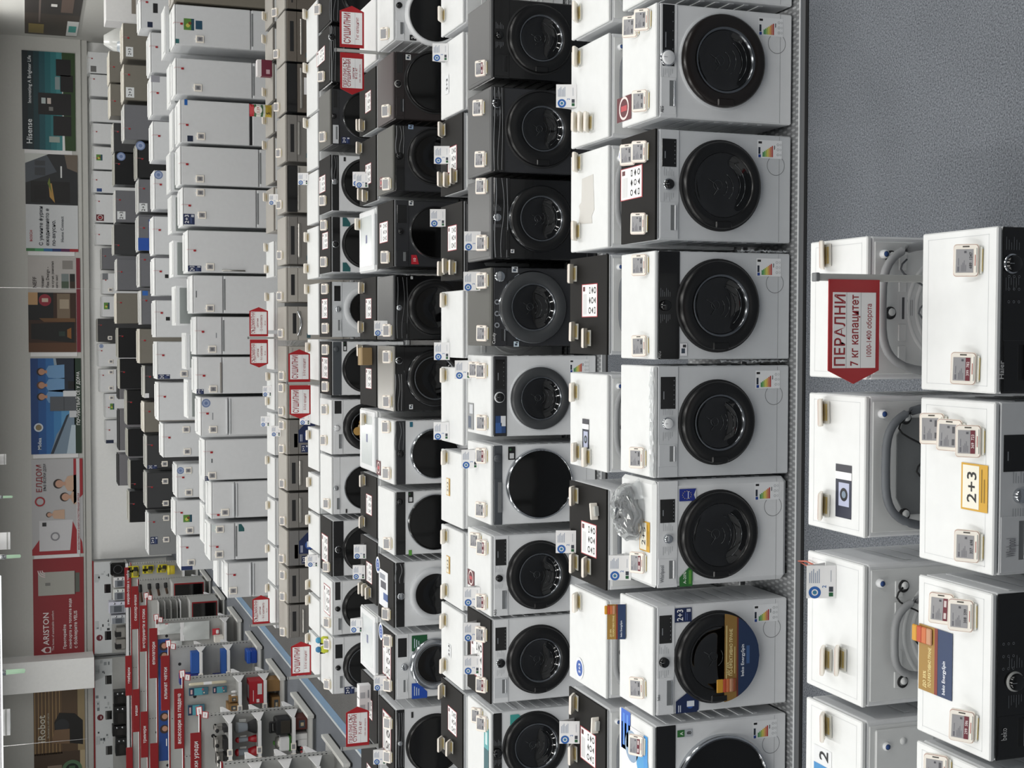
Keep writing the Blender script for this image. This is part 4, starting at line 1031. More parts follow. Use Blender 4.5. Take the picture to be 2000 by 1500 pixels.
def washer(t):
    r = t['row']; Y, d, pl, h = ROW[r]; w = t['w']; ww = max(.4, w) - .002
    o = empty('washing_machine' if r != 'R9' else 'tumble_dryer', (t['x'], Y, pl))
    near = r in ('R1', 'R3', 'R5'); st = t.get('style', '')
    words = t['desc'].split(); lab = t['desc']
    if len(words) <= 13: lab += ', ' + rowname(r)
    tag(o, lab, 'washing machine' if r != 'R9' else 'tumble dryer', 'machines of the ' + rowname(r))
    bm = BODY[t['b']]
    part(o, 'cabinet', ('cab', round(ww, 3), d, t['b'], st), lambda: cabinet(ww, d, h, bm, True, .03 if st == 'round' else .008))
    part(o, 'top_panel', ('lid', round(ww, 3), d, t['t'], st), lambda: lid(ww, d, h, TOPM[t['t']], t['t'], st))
    ph = t['ph']; pm = PANEL[t['p']]; z0 = h - ph; z1 = h - .0245
    part(o, 'control_panel', ('pan', round(ww, 3), round(ph, 3), t['p']), lambda: MB().box(-ww/2+.001, ww/2-.001, -.005, .002, z0, z1, pm, .003))
    if 'disp' in t:
        a, c = t['disp']; a = max(a, -ww/2+.006); c = min(c, ww/2-.006)
        def f():
            b = MB(); b.box(a, c, -.0066, -.004, z0+.018, z1-.014, BLACK, .001)
            if near:
                for i in range(6):
                    x = a + (c-a)*(.12+.15*i); b.rect(x, x+.006, z0+.026, z0+.029, -.0068, LEAD)
                b.rect(a+(c-a)*.3, a+(c-a)*.55, z1-.035, z1-.03, -.0068, LEAD)
            return b
        part(o, 'display', None, f)
    if 'knob' in t:
        kx, kz, kr, kk = t['knob']; part(o, 'dial', ('knob', round(kr, 3), kk), lambda: knob(kr, kk), (kx, -.005, kz))
        if near and t['p'] in ('w', 'ws', 's', 'k'):
            def f():
                b = MB(); m_ = LEAD
                for sx in (-1, 1):
                    for i in range(6):
                        z = kz - .03 + i*.011; L = .026 + .01*((i*7) % 3)
                        x = kx + sx*(kr + .018); b.rect(min(x, x+sx*L), max(x, x+sx*L), z, z+.0016, -.0062, m_)
                return b
            part(o, 'program_print', None, f)
    if t['row'] == 'R1' and t['p'] == 'k':
        def f():
            b = MB()
            for i in range(9):
                x = .3*ww*((i % 3)-1)*.3 + .12; b.disc(.03+.045*(i % 3), h-.05-.022*(i//3), .005, -.0062, LEAD, 10, .0035)
            return b
        part(o, 'touch_symbols', None, f)
    if 'drw' in t:
        a, c, k = t['drw']; a = max(a, -ww/2+.008)
        def f():
            b = MB(); dm = pm if k[0] == 'k' or k in ('g', 'sl') else SILVER if k == 'ws' else WHITE
            b.box(a, c, -.0072, -.004, z0+.006, z1-.006, dm, .002)
            zc = z0 + (z1-z0)*.32
            b.box(a+(c-a)*.22, c-(c-a)*.08, -.0078, -.006, zc-.012, zc+.014, GREYD if k[0] != 'k' else RUB, .002)
            b.box(a+(c-a)*.22, c-(c-a)*.08, -.016, -.006, zc-.018, zc-.008, CHROME if k.endswith('c') else dm, .003)
            return b
        part(o, 'detergent_drawer', None, f)
    if 'door' in t:
        dx, dz, R, rc, rg, rim = t['door']
        if r in ('R7', 'R9'): dz = .455
        R = min(R, .285)
        D = part(o, 'door', ('ring', round(R, 3), round(rg, 3), rc), lambda: door_ring(R, rg, rc), (dx, 0, dz))
        part(D, 'door_glass', ('glass', round(R, 3), round(rg, 3)), lambda: door_glass(R, rg))
        if near and rg < .78*R and r != 'R1':
            def drum_glints():  # thin metal arcs modelled in place of highlights behind the glass
                b = MB(); m_ = mk('drum_glint', '#5c5f61', .25, 1.); sd = random.Random(int(t['x']*1000))
                for q_ in range(4):
                    rr = rg*(.86-.17*q_)*sd.uniform(.92, 1.); a0 = -PI*(.5+sd.uniform(.16, .34)); a1 = -PI*(.5-sd.uniform(.2, .36)) + (.2 if q_ == 1 else 0)
                    ox = rg*sd.uniform(-.06, .06); oz = rg*(.0+.03*q_)
                    yy = -.019+.004*q_ if q_ < 2 else -.009+.001*q_
                    b.tube([(ox+rr*math.cos(a0+(a1-a0)*k/14), yy, oz+rr*math.sin(a0+(a1-a0)*k/14)) for k in range(15)], .0016 if q_ else .0028, m_, 5)
                b.tube([(-.3*rg, -.008, .25*rg), (-.1*rg, -.008, .1*rg), (.05*rg, -.008, .2*rg), (.2*rg, -.008, .45*rg)], .0012, m_, 5)
                b.lathe([(.16*rg, -.005), (.15*rg, -.0065), (.14*rg, -.005)], .02*rg, .1*rg, m_, 16); return b
            part(D, 'drum_highlights', None, drum_glints)
        if rim: part(D, 'inner_rim', ('rim', round(rg, 3)), lambda: door_rim(rg))
        if any(s[1] == 'laundry' for s in t.get('st', [])): part(D, 'laundry_picture', None, drum_print)
        if near and rc in ('k', 'br'):
            part(D, 'door_grip', ('grip', round(R, 3)), lambda: MB().box(-R*.98, -R*.82, -.05, -.03, -.05, .05, DOORM[rc], .006))
        if r == 'R3':
            part(o, 'filter_cover', 'filter', lambda: MB().lathe([(.056, -.0004), (.0545, -.0012), (.053, -.0004)], 0, 0, GREYD, 32), (ww/2-.165, 0, .11))
    if t.get('lab'): part(o, 'energy_label', 'energy', lambda: decal('energy', .1, .155), (ww/2-.078, -.0012, .15))
    for s in t.get('st', []): stick(o, s, d)
    return o
for t in FRONT:
    if t['row'] != 'R11': t['ob'] = washer(t)

def film(n, f, m_):
    b = MB(); rnd = random.Random(9); vs = [f(i/n, j/5, rnd) for i in range(n+1) for j in range(6)]
    return b.add(vs, [(i*6+j, i*6+j+1, i*6+7+j, i*6+6+j) for i in range(n) for j in range(5)], m_)
FILM = mk('crumpled_film', '#eef1f3', .12, spec=.9, trans=.55)
for t in FRONT:
    if t['row'] == 'R3' and ('curved black panel' in t['desc']):
        for sx, zt in ((1, .3), (-1, .42)):
            part(t['ob'], 'protective_film', None, lambda: film(26, lambda u, v, q: (sx*(t['w']/2 + .004 + q.uniform(0, .018)), .02 + .05*v + q.uniform(-.006, .006), .01 + zt*u), FILM))
    if t['row'] == 'R3' and 'film on top' in t['desc']:
        part(t['ob'], 'protective_film', None, lambda: film(24, lambda u, v, q: ((u-.5)*(t['w']-.01), -.008 + .05*v + q.uniform(-.004, .004), .8515 + q.uniform(0, .008)), FILM))

# gold and blue promotion card stuck over the lower half of one door
t = [t for t in FRONT if t['desc'].startswith('white washing machine with a gold')][0]
dx, dz, R = t['door'][:3]
def half():
    b = MB(); n = 22
    def seg(z0, z1, m, y):
        L = [(math.sqrt(max(0, R*R - z*z))) for z in (z0, (z0*2+z1)/3, (z0+2*z1)/3, z1)]; zs = (z0, (z0*2+z1)/3, (z0+2*z1)/3, z1)
        pts = [(l, z) for l, z in zip(L, zs)] + [(-l, z) for l, z in reversed(list(zip(L, zs)))]
        b.prism(pts, y, y-.002, m)
    seg(-.105, -.03, ink('#8a6a34'), -.046); seg(-.115, -.105, ink('#6a2a20'), -.046); zs = [-.115 - i*(R-.115)/6 for i in range(7)]
    for i in range(6): seg(zs[i+1], zs[i], ink('#1e3152'), -.046)
    b.text('ПО-ЕФЕКТИВНО ПРАНЕ', .03, -.078, .026, -.0485, ink('#efe0a4'), .26); b.text('ДО 35%', -.06, -.055, .02, -.0485, ink('#efe0a4')); b.text('beko EnergySpin', -.02, -.15, .026, -.0485, ink('#e6eaf0'))
    b.rect(-.12, .18, -.044, -.038, -.0485, ink('#d9c68a')); b.rect(-.09, .06, -.094, -.09, -.0485, ink('#d9c68a')); b.rect(-.04, .06, -.185, -.165, -.0485, ink('#3a5a8a'))
    for i, c in enumerate(('#c8932c', '#b54a2a', '#c06a3c', '#b98a6a', '#8a4a2a')): b.box(-.19, -.115, -.054, -.047, -.02 - .02*i, .0 - .02*i + (.02 if i == 0 else 0), ink(c), .006)
    return b
part(t['ob'], 'promotion_card', None, half, (dx, 0, dz), label='gold and blue promotion card on the door')

# ------------------------------------------------------------------ machines turned away from the camera
def rear_body(w, d, h, m, rm, hose, st):
    b = MB(); b.box(-w/2, w/2, 0, d, .012, h-.024, m, .008)
    for sx in (-1, 1):
        for i in range(5):
            z = .17 + i*.1; b.box(min(sx*w/2, sx*(w/2+.004)), max(sx*w/2, sx*(w/2+.004)), .05, d-.06, z, z+.03, m, .003)
    return b
def back_panel(w, d, h, rm, hose):
    b = MB(); b.box(-w/2+.02, w/2-.02, d-.002, d+.006, .1, h-.035, rm, .004)
    for R in (.24, .2, .15): b.lathe([(R, d+.006), (R-.008, d+.012), (R-.02, d+.006)], 0, .42, rm, 40)
    b.lathe([(.13, d+.006), (.001, d+.011)], 0, .42, rm, 40)
    if hose == 4: b.box(-.26, -.02, d+.004, d+.016, .5, .79, rm, .012); b.box(.04, .26, d+.004, d+.02, .3, .78, rm, .014)
    elif hose == 2: b.prism([(-.2, .3), (.2, .3), (.2, .66), (.13, .7), (-.13, .7), (-.2, .66)], d+.005, d+.012, GREYD)
    else:
        for sx in (-1, 1):
            for k in range(2): b.box(sx*(.1+.09*k)-.035, sx*(.1+.09*k)+.035, d+.004, d+.011, .66, .7, rm, .004)
    return b
def arch(xr, zt, z0, d, r, m, sk=0., yo=.05):
    pts = []
    for i in range(25):
        a = PI*i/24; c, s_ = math.cos(a), math.sin(a)
        pts.append((xr*math.copysign(abs(c)**.55, c) + sk*s_, d + yo, z0 + (zt-z0)*abs(s_)**.6))
    return MB().tube(pts, r, m, 8)
def rear(t):
    r = t['row']; Y, d, pl, h = ROW[r]; w = max(.4, t['w']) - .012
    kind = 'dishwasher' if r == 'R12' else 'tumble_dryer' if r in ('R8', 'R10') else 'washing_machine'
    o = empty(kind, (t['x'], Y + d, pl), PI)
    lab = t['desc']
    if r != 'R2': lab += ', %s from photo top in %s' % (ORD[t['n']], rowname(r))
    tag(o, lab, kind.replace('_', ' '), 'machines of the ' + rowname(r))
    bm = BODY[t['b']]; hose = t.get('hose', 1 + t['n'] % 2); rm = REARW if t['b'] != 'g' else GRAPH
    part(o, 'cabinet', ('rcab', round(w, 3), d, t['b']), lambda: rear_body(w, d, h, bm, rm, hose, ''))
    part(o, 'top_panel', ('rlid', round(w, 3), d, t['t'], r == 'R2'), lambda: lid(w, d, h, TOPM[t['t']], t['t'], 'grooved' if r == 'R2' else ''))
    if t['t'] == 'tray':
        def f():
            b = MB(); b.box(-w/2+.01, w/2-.01, .02, d-.02, h, h+.012, WHITE, .004); b.box(-w/2+.06, w/2-.06, .09, d-.12, h+.010, h+.0135, mk('clear_tray', '#d4dadb', .2), .003); b.box(-w/2+.06, w/2-.06, d-.03, d+.012, h-.05, h+.02, SILVER, .006)
            b.box(-.06, .02, d*.45, d*.45+.06, h+.013, h+.0145, ink('#6a6f90')); return b
        part(o, 'tray_lid', ('tray', round(w, 3), d), f)
    part(o, 'back_panel', ('rback', round(w, 3), d, t['b'], hose), lambda: back_panel(w, d, h, rm, hose))
    if r in ('R2', 'R4'):
        if hose == 1: part(o, 'drain_hose', ('h1', d), lambda: arch(.262, .808, .45, d, .018, HOSE))
        elif hose == 2: part(o, 'drain_hose', ('h2', d), lambda: arch(.25, .782, .42, d, .018, HOSED))
        elif hose == 3: part(o, 'drain_hose', ('h3', d), lambda: arch(.17, .73, .42, d, .017, HOSE, .02))
        if hose in (1, 2, 3):
            part(o, 'power_cord', ('cord', d, hose), lambda: MB().tube([(-.2 + .02*i, d+.035, .68 + .05*math.sin(i*.7) - .01*i) for i in range(21)], .004, RUB if hose > 1 else HOSED, 6))
        def bolt():
            b = MB(); b.lathe([(.026, d+.004), (.026, d+.014), (.017, d+.016)], 0, 0, RUB, 20); b.lathe([(.017, d+.01), (.015, d+.02), (.001, d+.022)], -.004, -.004, REARW, 20); return b
        for x in ((-.2, .2) if hose != 1 else (-.21, .02)): part(o, 'transport_bolt', ('bolt', d), bolt, (x, 0, .66 if hose != 1 else .74))
        def valve():
            b = MB(); b.lathe([(.018, d), (.018, d+.025), (.012, d+.03)], 0, 0, WHITE, 16); b.lathe([(.012, d+.02), (.01, d+.03), (.001, d+.031)], 0, 0, ink('#2f4f8a'), 16); return b
        part(o, 'water_inlet', ('valve', d), valve, (-.22 if hose != 4 else -.19, 0, .775 if hose != 4 else .74))
        if hose == 1 and r == 'R2':
            def plate():
                b = MB(); b.rect(-.05, .05, .62, .69, -d-.0075, ink('#d8dadb'))
                for i in range(4): b.rect(-.03, .035, .63+.008*i, .632+.008*i, -d-.0078, ink('#3a3c40'))
                b.rect(-.045, .045, .67, .682, -d-.0078, ink('#4a4c50')); return b.xform(Matrix.Rotation(PI, 4, 'Z'))
            part(o, 'rating_plate', None, plate)
    for s in t.get('st', []):
        x0, x1, z0, z1 = s[2:6]
        part(o, 'sticker', None, lambda: decal(s[1], x1-x0, z1-z0).xform(Matrix.Translation((-(x0+x1)/2, d-(z0+z1)/2, h+.0012)) @ Matrix.Rotation(PI, 4, 'Z') @ Matrix.Rotation(-PI/2, 4, 'X')))
    dd = t['desc']
    def flat(kind_, cx, cy, sw, sh): part(o, 'sticker', None, lambda: decal(kind_, sw, sh).xform(Matrix.Translation((cx, cy, h+.0034)) @ Matrix.Rotation(PI, 4, 'Z') @ Matrix.Rotation(-PI/2, 4, 'X')))
    if t['t'] == 'k' and r in ('R4', 'R6', 'R8'): flat('sheet', .03*((t['n'] % 3)-1), d*.55, .2, .24)
    if '2+3' in dd: flat('23s', .04, d*.3, .15, .1)
    if 'yellow card' in dd: flat('23y', .0, d*.35, .14, .1)
    if 'blue round' in dd: flat('round23', .2, d*.3, .13, .13)
    if 'outlined square' in dd: flat('23s', .06, d*.4, .1, .1)
    if 'picture card' in dd: flat('ad', .1, d*.45, .22, .1)
    if 'torn paper' in dd:
        part(o, 'torn_paper', None, lambda: MB().hprism([(-.14, .18), (.0, .17), (.02, .13), (.05, .15), (.13, .13), (.14, .34), (.1, .33), (.06, .37), (-.15, .35)], h+.0005, h+.002, ink('#c9c7c2')))
    if r == 'R12': part(o, 'rear_label', ('rl', round(w, 3)), lambda: MB().rect(-.1, .1, .6, .7, d+.008, PAPER))
    return o
for t in REAR: t['ob'] = rear(t)

# ------------------------------------------------------------------ dishwashers facing the camera
DWN = {'slot': 'thin handle slot', 'handle': 'recessed handle bar', 'dark': 'brown black control strip', 'box': 'dark recessed grip', 'blackbar': 'full black top strip', 'disp': 'small dark display', 'arc': 'arched handle', 'plain': 'plain grey door', 'blue': 'black and blue stickers', 'blue2': 'large blue poster', 'bar': 'silver bar and dark slot'}
DWC = {'i': 'inox', 'ib': 'brown grey', 'il': 'pale inox', 'g3': 'mid grey'}
for t in [t for t in FRONT if t['row'] == 'R11']:
    Y, d, pl, h = ROW['R11']; w = t['w'] - .003; k = t['k']
    o = empty('dishwasher', (t['x'], Y, pl)); t['ob'] = o
    tag(o, '%s dishwasher with %s, %s from photo top in dishwasher row' % (DWC[t['b']], DWN[k], ORD[t['n']]), 'dishwasher', 'machines of the dishwasher row')
    bm = BODY[t['b']]
    part(o, 'cabinet', ('dcab', round(w, 3), t['b']), lambda: MB().box(-w/2, w/2, .02, d, 0, h-.03, GRAPH if t['b'] == 'ib' else bm, .004))
    part(o, 'top_panel', ('dlid', round(w, 3)), lambda: MB().box(-w/2, w/2, -.004, d, h-.03, h, INOXLID, .006))
    part(o, 'door', ('ddoor', round(w, 3), t['b'], k), lambda: MB().box(-w/2+.002, w/2-.002, -.004, .03, .09, h-.165 if k != 'plain' else h-.05, bm, .004))
    def f():
        b = MB(); b.box(-w/2+.002, w/2-.002, -.006, .02, h-.16, h-.034, BLACK if k in ('blackbar', 'dark') else bm, .004); return b
    if k != 'plain': part(o, 'control_panel', ('dpan', round(w, 3), t['b'], k in ('blackbar', 'dark')), f)
    def g():
        b = MB()
        if k in ('box', 'disp', 'handle', 'bar'): b.box(-w*.3, w*.3, -.0075, -.004, h-.12, h-.07, RUB, .002)
        if k in ('box', 'arc'): b.box(-w*.36, w*.36, -.02, -.003, h-.2, h-.165, STEEL, .01)
        if k == 'arc': b.tube([(-.16+.032*i, -.03, h-.15-.05*math.sin(PI*i/10)) for i in range(11)], .012, CHROME); b.box(-w*.3, w*.3, -.008, -.004, h-.14, h-.09, RUB, .002)
        if k == 'slot': b.box(-.12, .1, -.0075, -.004, h-.11, h-.09, RUB, .002)
        if k == 'handle': b.box(-w*.36, w*.36, -.018, -.004, h-.23, h-.205, STEEL, .006)
        if k == 'dark': b.box(-w*.42, w*.42, -.018, -.004, h-.23, h-.2, STEEL, .006)
        if k == 'blackbar': b.box(-w*.46, w*.46, -.014, -.004, h-.19, h-.165, STEEL, .004)
        if k == 'plain': b.box(-w*.45, w*.45, -.006, -.003, h-.09, h-.085, GREYD)
        if k in ('blue', 'blue2'): b.box(-w*.3, w*.1, -.006, -.003, h-.15, h-.1, BLACK, .002)
        return b
    part(o, 'handle', ('dh', round(w, 3), k), g)
    if k in ('blue', 'blue2'):
        part(o, 'poster_sticker', None, lambda: decal('cotton', w*.6, .22), (.06, -.0055, h-.27)); part(o, 'sticker', None, lambda: decal('23b', .1, .09), (-w*.34, -.0075, h-.24))
    elif k == 'dark':
        part(o, 'sticker', None, lambda: MB().rect(-.1, .12, -.06, .06, 0, PAPER), (.02, -.0055, h-.31))
    elif t['n'] % 2: part(o, 'sticker', 'dwsq', lambda: decal('sq', .06, .05, '#3a5a62'), (-w*.36, -.0055, h-.3))

# ------------------------------------------------------------------ fridges
FD = {'w': 'white', 'beige': 'beige', 'bg': 'beige grey', 'ig': 'inox grey', 'k': 'black', 'dg': 'dark grey', 'lg': 'light grey', 'kt': 'black topped grey'}
FK = {'plain': 'plain front', 'recess': 'recessed door grip', 'gap': 'dark door gap', 'bar': 'long bar handle', 'slim': 'slim metal edge handle', 'double': 'two edge grips', 'rear': 'bare back', 'bluepanel': 'blue poster'}
for t in FRIDGE:
    r = t['row']; Y, d, pl, h_ = ROW[r]; w = max(.3, t['w'] - .004); h = t['h']; k = t['k']; c = t['c']
    rearf = k == 'rear'
    o = empty('fridge', (t['x'], Y + (d if rearf else 0), pl), PI if rearf else 0); t['ob'] = o
    tag(o, '%s fridge with %s, %s from photo top in %s' % (FD[c], FK[k], ORD[t['n']], rowname(r)), 'fridge', 'fridges of the ' + rowname(r))
    m = FCOL[c]
    part(o, 'cabinet', None, lambda: MB().box(-w/2, w/2, .05, d, .02, h-.018, m if c == 'w' else GREYD if c in ('ig', 'dg', 'k') else m, .006).box(-w/2+.03, w/2-.03, .06, d-.03, 0, .03, RUB))
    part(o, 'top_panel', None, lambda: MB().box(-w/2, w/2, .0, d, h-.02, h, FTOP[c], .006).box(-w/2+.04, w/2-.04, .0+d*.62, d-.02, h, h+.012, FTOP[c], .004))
    s = t.get('s')
    def leaf(z0, z1):
        return lambda: MB().box(-w/2+.002, w/2-.002, 0, .055, z0, z1, m, .012)
    if s:
        g = .012 if k != 'gap' else .04
        A = part(o, 'door', None, leaf(s+g, h-.022)); B = part(o, 'door', None, leaf(.06, s))
        if k == 'recess': part(B, 'grip', None, lambda: MB().box(-w*.42, w*.42, -.004, .02, s-.03, s-.004, GREYD, .008))
        if k == 'double':
            part(A, 'grip', None, lambda: MB().box(-w*.46, w*.46, -.02, .02, s+g+.002, s+g+.03, SILVER, .01)); part(B, 'grip', None, lambda: MB().box(-w*.46, w*.46, -.02, .02, s-.032, s-.002, SILVER, .01))
        if k == 'slim': part(A, 'grip', None, lambda: MB().box(-w*.48, w*.35, -.012, .02, s+g+.004, s+g+.03, STEEL, .004))
        if k == 'gap': part(o, 'door_gap', None, lambda: MB().box(-w/2+.01, w/2-.01, .01, .06, s, s+g, RUB))
    else:
        A = part(o, 'door', None, leaf(.08, h-.022))
        if k == 'bar': part(A, 'bar_handle', None, lambda: MB().tube([(-w/2+.035, -.04, h-.85), (-w/2+.035, -.04, h-.5)], .012, STEEL).box(-w/2+.025, -w/2+.045, -.04, .01, h-.83, h-.8, STEEL).box(-w/2+.025, -w/2+.045, -.04, .01, h-.55, h-.52, STEEL))
    if rearf:
        part(o, 'back_panel', None, lambda: MB().box(-w/2+.03, w/2-.03, d-.004, d+.012, .35, h-.06, REARD, .006).tube([(-w*.3+w*.6*(i % 2), d+.02, .45+.04*(i//2*1)) for i in range(8)], .003, RUB, 4))
    if k == 'bluepanel': part(o, 'poster_sticker', None, lambda: decal('sq', w*.8, .35, '#1f4fa8'), (0, -.0015, h-.38))

def host(r, X):
    return min(ORDER[r], key=lambda t: abs(t['x'] - X))
for r, k, X, Z, w, h in FSTICK:
    t = host(r, X); arg = None
    if '#' in k: k, a_ = k.split('#'); arg = '#' + a_
    if k == 'txt': part(t['ob'], 'lettering', None, lambda: MB().rect(-w/2, w/2, -h*.3, h*.3, 0, ink(arg)), (X - t['x'], -.0015, Z))
    else: part(t['ob'], 'sticker', None, lambda: decal(k, w, h, arg), (X - t['x'], -.0015, Z))

# ------------------------------------------------------------------ price tags, folded cards
UPV = Vector((0, math.sin(.62), math.cos(.62)))
def tilt(z=.012, y=0.): return Matrix.Translation((0, y, z)) @ Matrix.Rotation(-.9, 4, 'X')
def tag_frame():
    b = MB(); w, h = .118, .09
    def rr(s, n=4, rad=.011):
        pts = []
        for cx, cz, a0 in ((w/2*s-rad, h/2*s-rad, 0), (-w/2*s+rad, h/2*s-rad, 90), (-w/2*s+rad, -h/2*s+rad, 180), (w/2*s-rad, -h/2*s+rad, 270)):
            for i in range(n+1): a = math.radians(a0 + 90*i/n); pts.append((cx+rad*math.cos(a), cz+h/2+rad*math.sin(a)))
        return pts
    b.prism(rr(1.), .0, .012, TAGW); b.prism(rr(.965), -.001, .002, TAGR); b.prism(rr(.945), -.003, .002, TAGW)
    b.rect(w/2-.012, w/2-.007, h/2-.012, h/2+.012, -.0034, ink('#4a463e'))
    return b.xform(tilt())
def tag_screen(txt, red, fine):
    b = MB(); y = -.0038
    b.rect(-.044, .04, .019, .08, y, TAGS_)
    e = y - .0005
    if fine:
        b.rect(-.04, -.022, .068, .074, e, ink('#6a6a72')); b.rect(-.018, .008, .0695, .072, e, ink('#7a7a82'))
        for i in range(4): b.rect(-.04, -.016 + .008*((i*5) % 3), .044+.005*i, .0465+.005*i, e, ink('#7d7d84'))
        b.rect(.026, .034, .043, .051, e, ink('#55555c'))
    if red: b.rect(-.044, .04, .02, .036, e, ink('#6e2432'))
    if txt: b.text(txt.replace("'", ''), 0, .023, .014, e-.0005, ink('#e8dcdc' if red else '#333338'), .075)
    elif fine:
        b.rect(-.036, -.014, .024, .033, e-.0003, ink('#d8cccc' if red else '#55555a')); b.rect(.008, .032, .024, .033, e-.0003, ink('#d8cccc' if red else '#55555a'))
    b.rect(-.02, .02, .0105, .0135, e+.0003, ink('#b06a60'))
    return b.xform(tilt())
def tag_holder():
    b = MB(); b.box(-.048, .048, -.008, .056, 0, .006, CLEAR, .001); b.box(-.044, .044, .002, .006, .004, .022, CLEAR, .001); b.box(-.036, .036, .03, .044, .0061, .0072, AMBER); b.box(-.036, .036, .014, .024, .0061, .0072, AMBER); b.box(-.04, .04, -.0085, -.006, .0005, .005, AMBER)
    return b
seen = {}
for r, f, X, Y_, k, *rest in TAGS:
    seen.setdefault(host(r, X)['n'] + 100*list(ROW).index(r), []).append(X)
WORDS = {1: [''], 2: ['upper ', 'lower '], 3: ['upper ', 'middle ', 'lower '], 4: ['topmost ', 'upper middle ', 'lower middle ', 'lowest ']}
for r, f, X, Y_, k, *rest in TAGS:
    t = host(r, X); L = sorted(seen[t['n'] + 100*list(ROW).index(r)], reverse=True); i = L.index(X)
    pos = WORDS[len(L)][i]
    Yr, d, pl, h = ROW[r]
    X = max(min(X, t['x'] + t['w']/2 - .06), t['x'] - t['w']/2 + .06)
    o = empty('price_tag', (X, Y_, pl + h + .0021), (.0 if f == 'f' else PI) + random.uniform(-.05, .05))
    if t['t' if 't' in t else 'b'] == 'tray': o.location.z += .014
    tag(o, '%swhite price tag on %s from photo top in %s' % (pos, ORD[t['n']] + ' machine', rowname(r)), 'price tag', 'price tags in the ' + rowname(r))
    red = k == 'r'; txt = rest[0] if rest else ''; fine = r in ('R1', 'R3', 'R5')
    part(o, 'frame', 'tagframe', tag_frame)
    part(o, 'screen', ('tagscreen', red, txt, fine), lambda: tag_screen(txt, red, fine))
    part(o, 'holder', 'tagholder', tag_holder)
    # keep it in front of any lid sheet
def leaflet(m=None):
    b = MB(); w, h = .14, .125
    b.prism([(-w/2, 0), (w/2, 0), (w/2, h), (-w/2, h)], 0, .0015, PAPER)
    b.disc(-.045, .09, .026, -.0006, ink('#2f62a8'), 20, .014); b.disc(-.045, .09, .009, -.0006, ink('#3a7a9a'), 12)
    for i in range(6): b.rect(-.005, .055 - .008*(i % 3), .07+.008*i, .0735+.008*i, -.0006, ink('#8f9bb0'))
    b.text('2', -.02, .042, .024, -.0006, ink('#3a6aa8')); b.rect(-.062, -.045, .012, .03, -.0006, ink('#1f5a36')); b.rect(-.042, -.02, .012, .03, -.0006, ink('#3a3f4a'))
    b.rect(.0, .05, .02, .023, -.0006, ink('#a8aeb8'))
    b.xform(Matrix.Rotation(-.35, 4, 'X'))
    b.add([(-w/2, .0428, .1174), (w/2, .0428, .1174), (w/2, .085, 0), (-w/2, .085, 0)], [(0, 1, 2, 3)], PAPER)
    return b
cnt = {}
for r, X, Y_ in LEAFLETS:
    t = host(r, X); Yr, d, pl, h = ROW[r]; key = (r, t['n']); cnt[key] = cnt.get(key, 0) + 1
    Y_ = min(Y_, Yr + d - .09)
    o = part(None, 'folded_card', 'leaflet', leaflet, (X, Y_, pl + h + .0022 + (.014 if t.get('t') == 'tray' else 0)))
    tag(o, '%swhite folded card with blue ring, on %s machine in %s' % ('another ' if cnt[key] > 1 else '', ORD[t['n']], rowname(r)), 'leaflet', 'folded information cards')
def door_tag():
    b = MB(); b.box(-.055, .055, -.02, -.003, -.06, .06, TAGW, .006); b.rect(-.034, .034, -.04, .042, -.0206, TAGS_); b.rect(-.02, .02, -.02, .02, -.0209, ink('#6d6d72')); b.box(-.01, .01, -.018, .0, .058, .072, TAGW, .003)
    return b
def hang_tag():
    b = MB(); b.box(-.014, .014, -.014, -.002, -.05, -.012, RED, .003); b.box(.012, .016, -.01, -.006, -.055, .06, mk('pink_cord', '#c9979b', .5)); b.tube([(.014, -.008, .058), (.014, -.006, .079), (.014, .1, .08)], .0025, MATS['pink_cord'], 5)
    return b
seen = {}
for r, X, Z, k in DOORTAGS: seen.setdefault((r, host(r, X)['n'], k), []).append(X)
for r, X, Z, k in DOORTAGS:
    t = host(r, X); Yr, d, pl, h = ROW[r]; L = sorted(seen[r, t['n'], k], reverse=True); pos = WORDS[len(L)][L.index(X)]
    X = max(min(X, t['x'] + t['w']/2 - .06), t['x'] - t['w']/2 + .06)
    if k == 'e':
        o = part(None, 'price_tag', 'doortag', door_tag, (X, Yr, Z + pl*0)); tag(o, '%ssquare price tag on the door of %s fridge in %s' % (pos, ORD[t['n']], rowname(r)), 'price tag', 'square price tags on fridge doors')
    else:
        o = part(None, 'hang_tag', 'hangtag', hang_tag, (X, Yr, pl + t['h'] - .0765)); tag(o, '%ssmall red tag hanging over the top of %s fridge in %s' % (pos, ORD[t['n']], rowname(r)), 'hang tag', 'red hang tags on fridges')

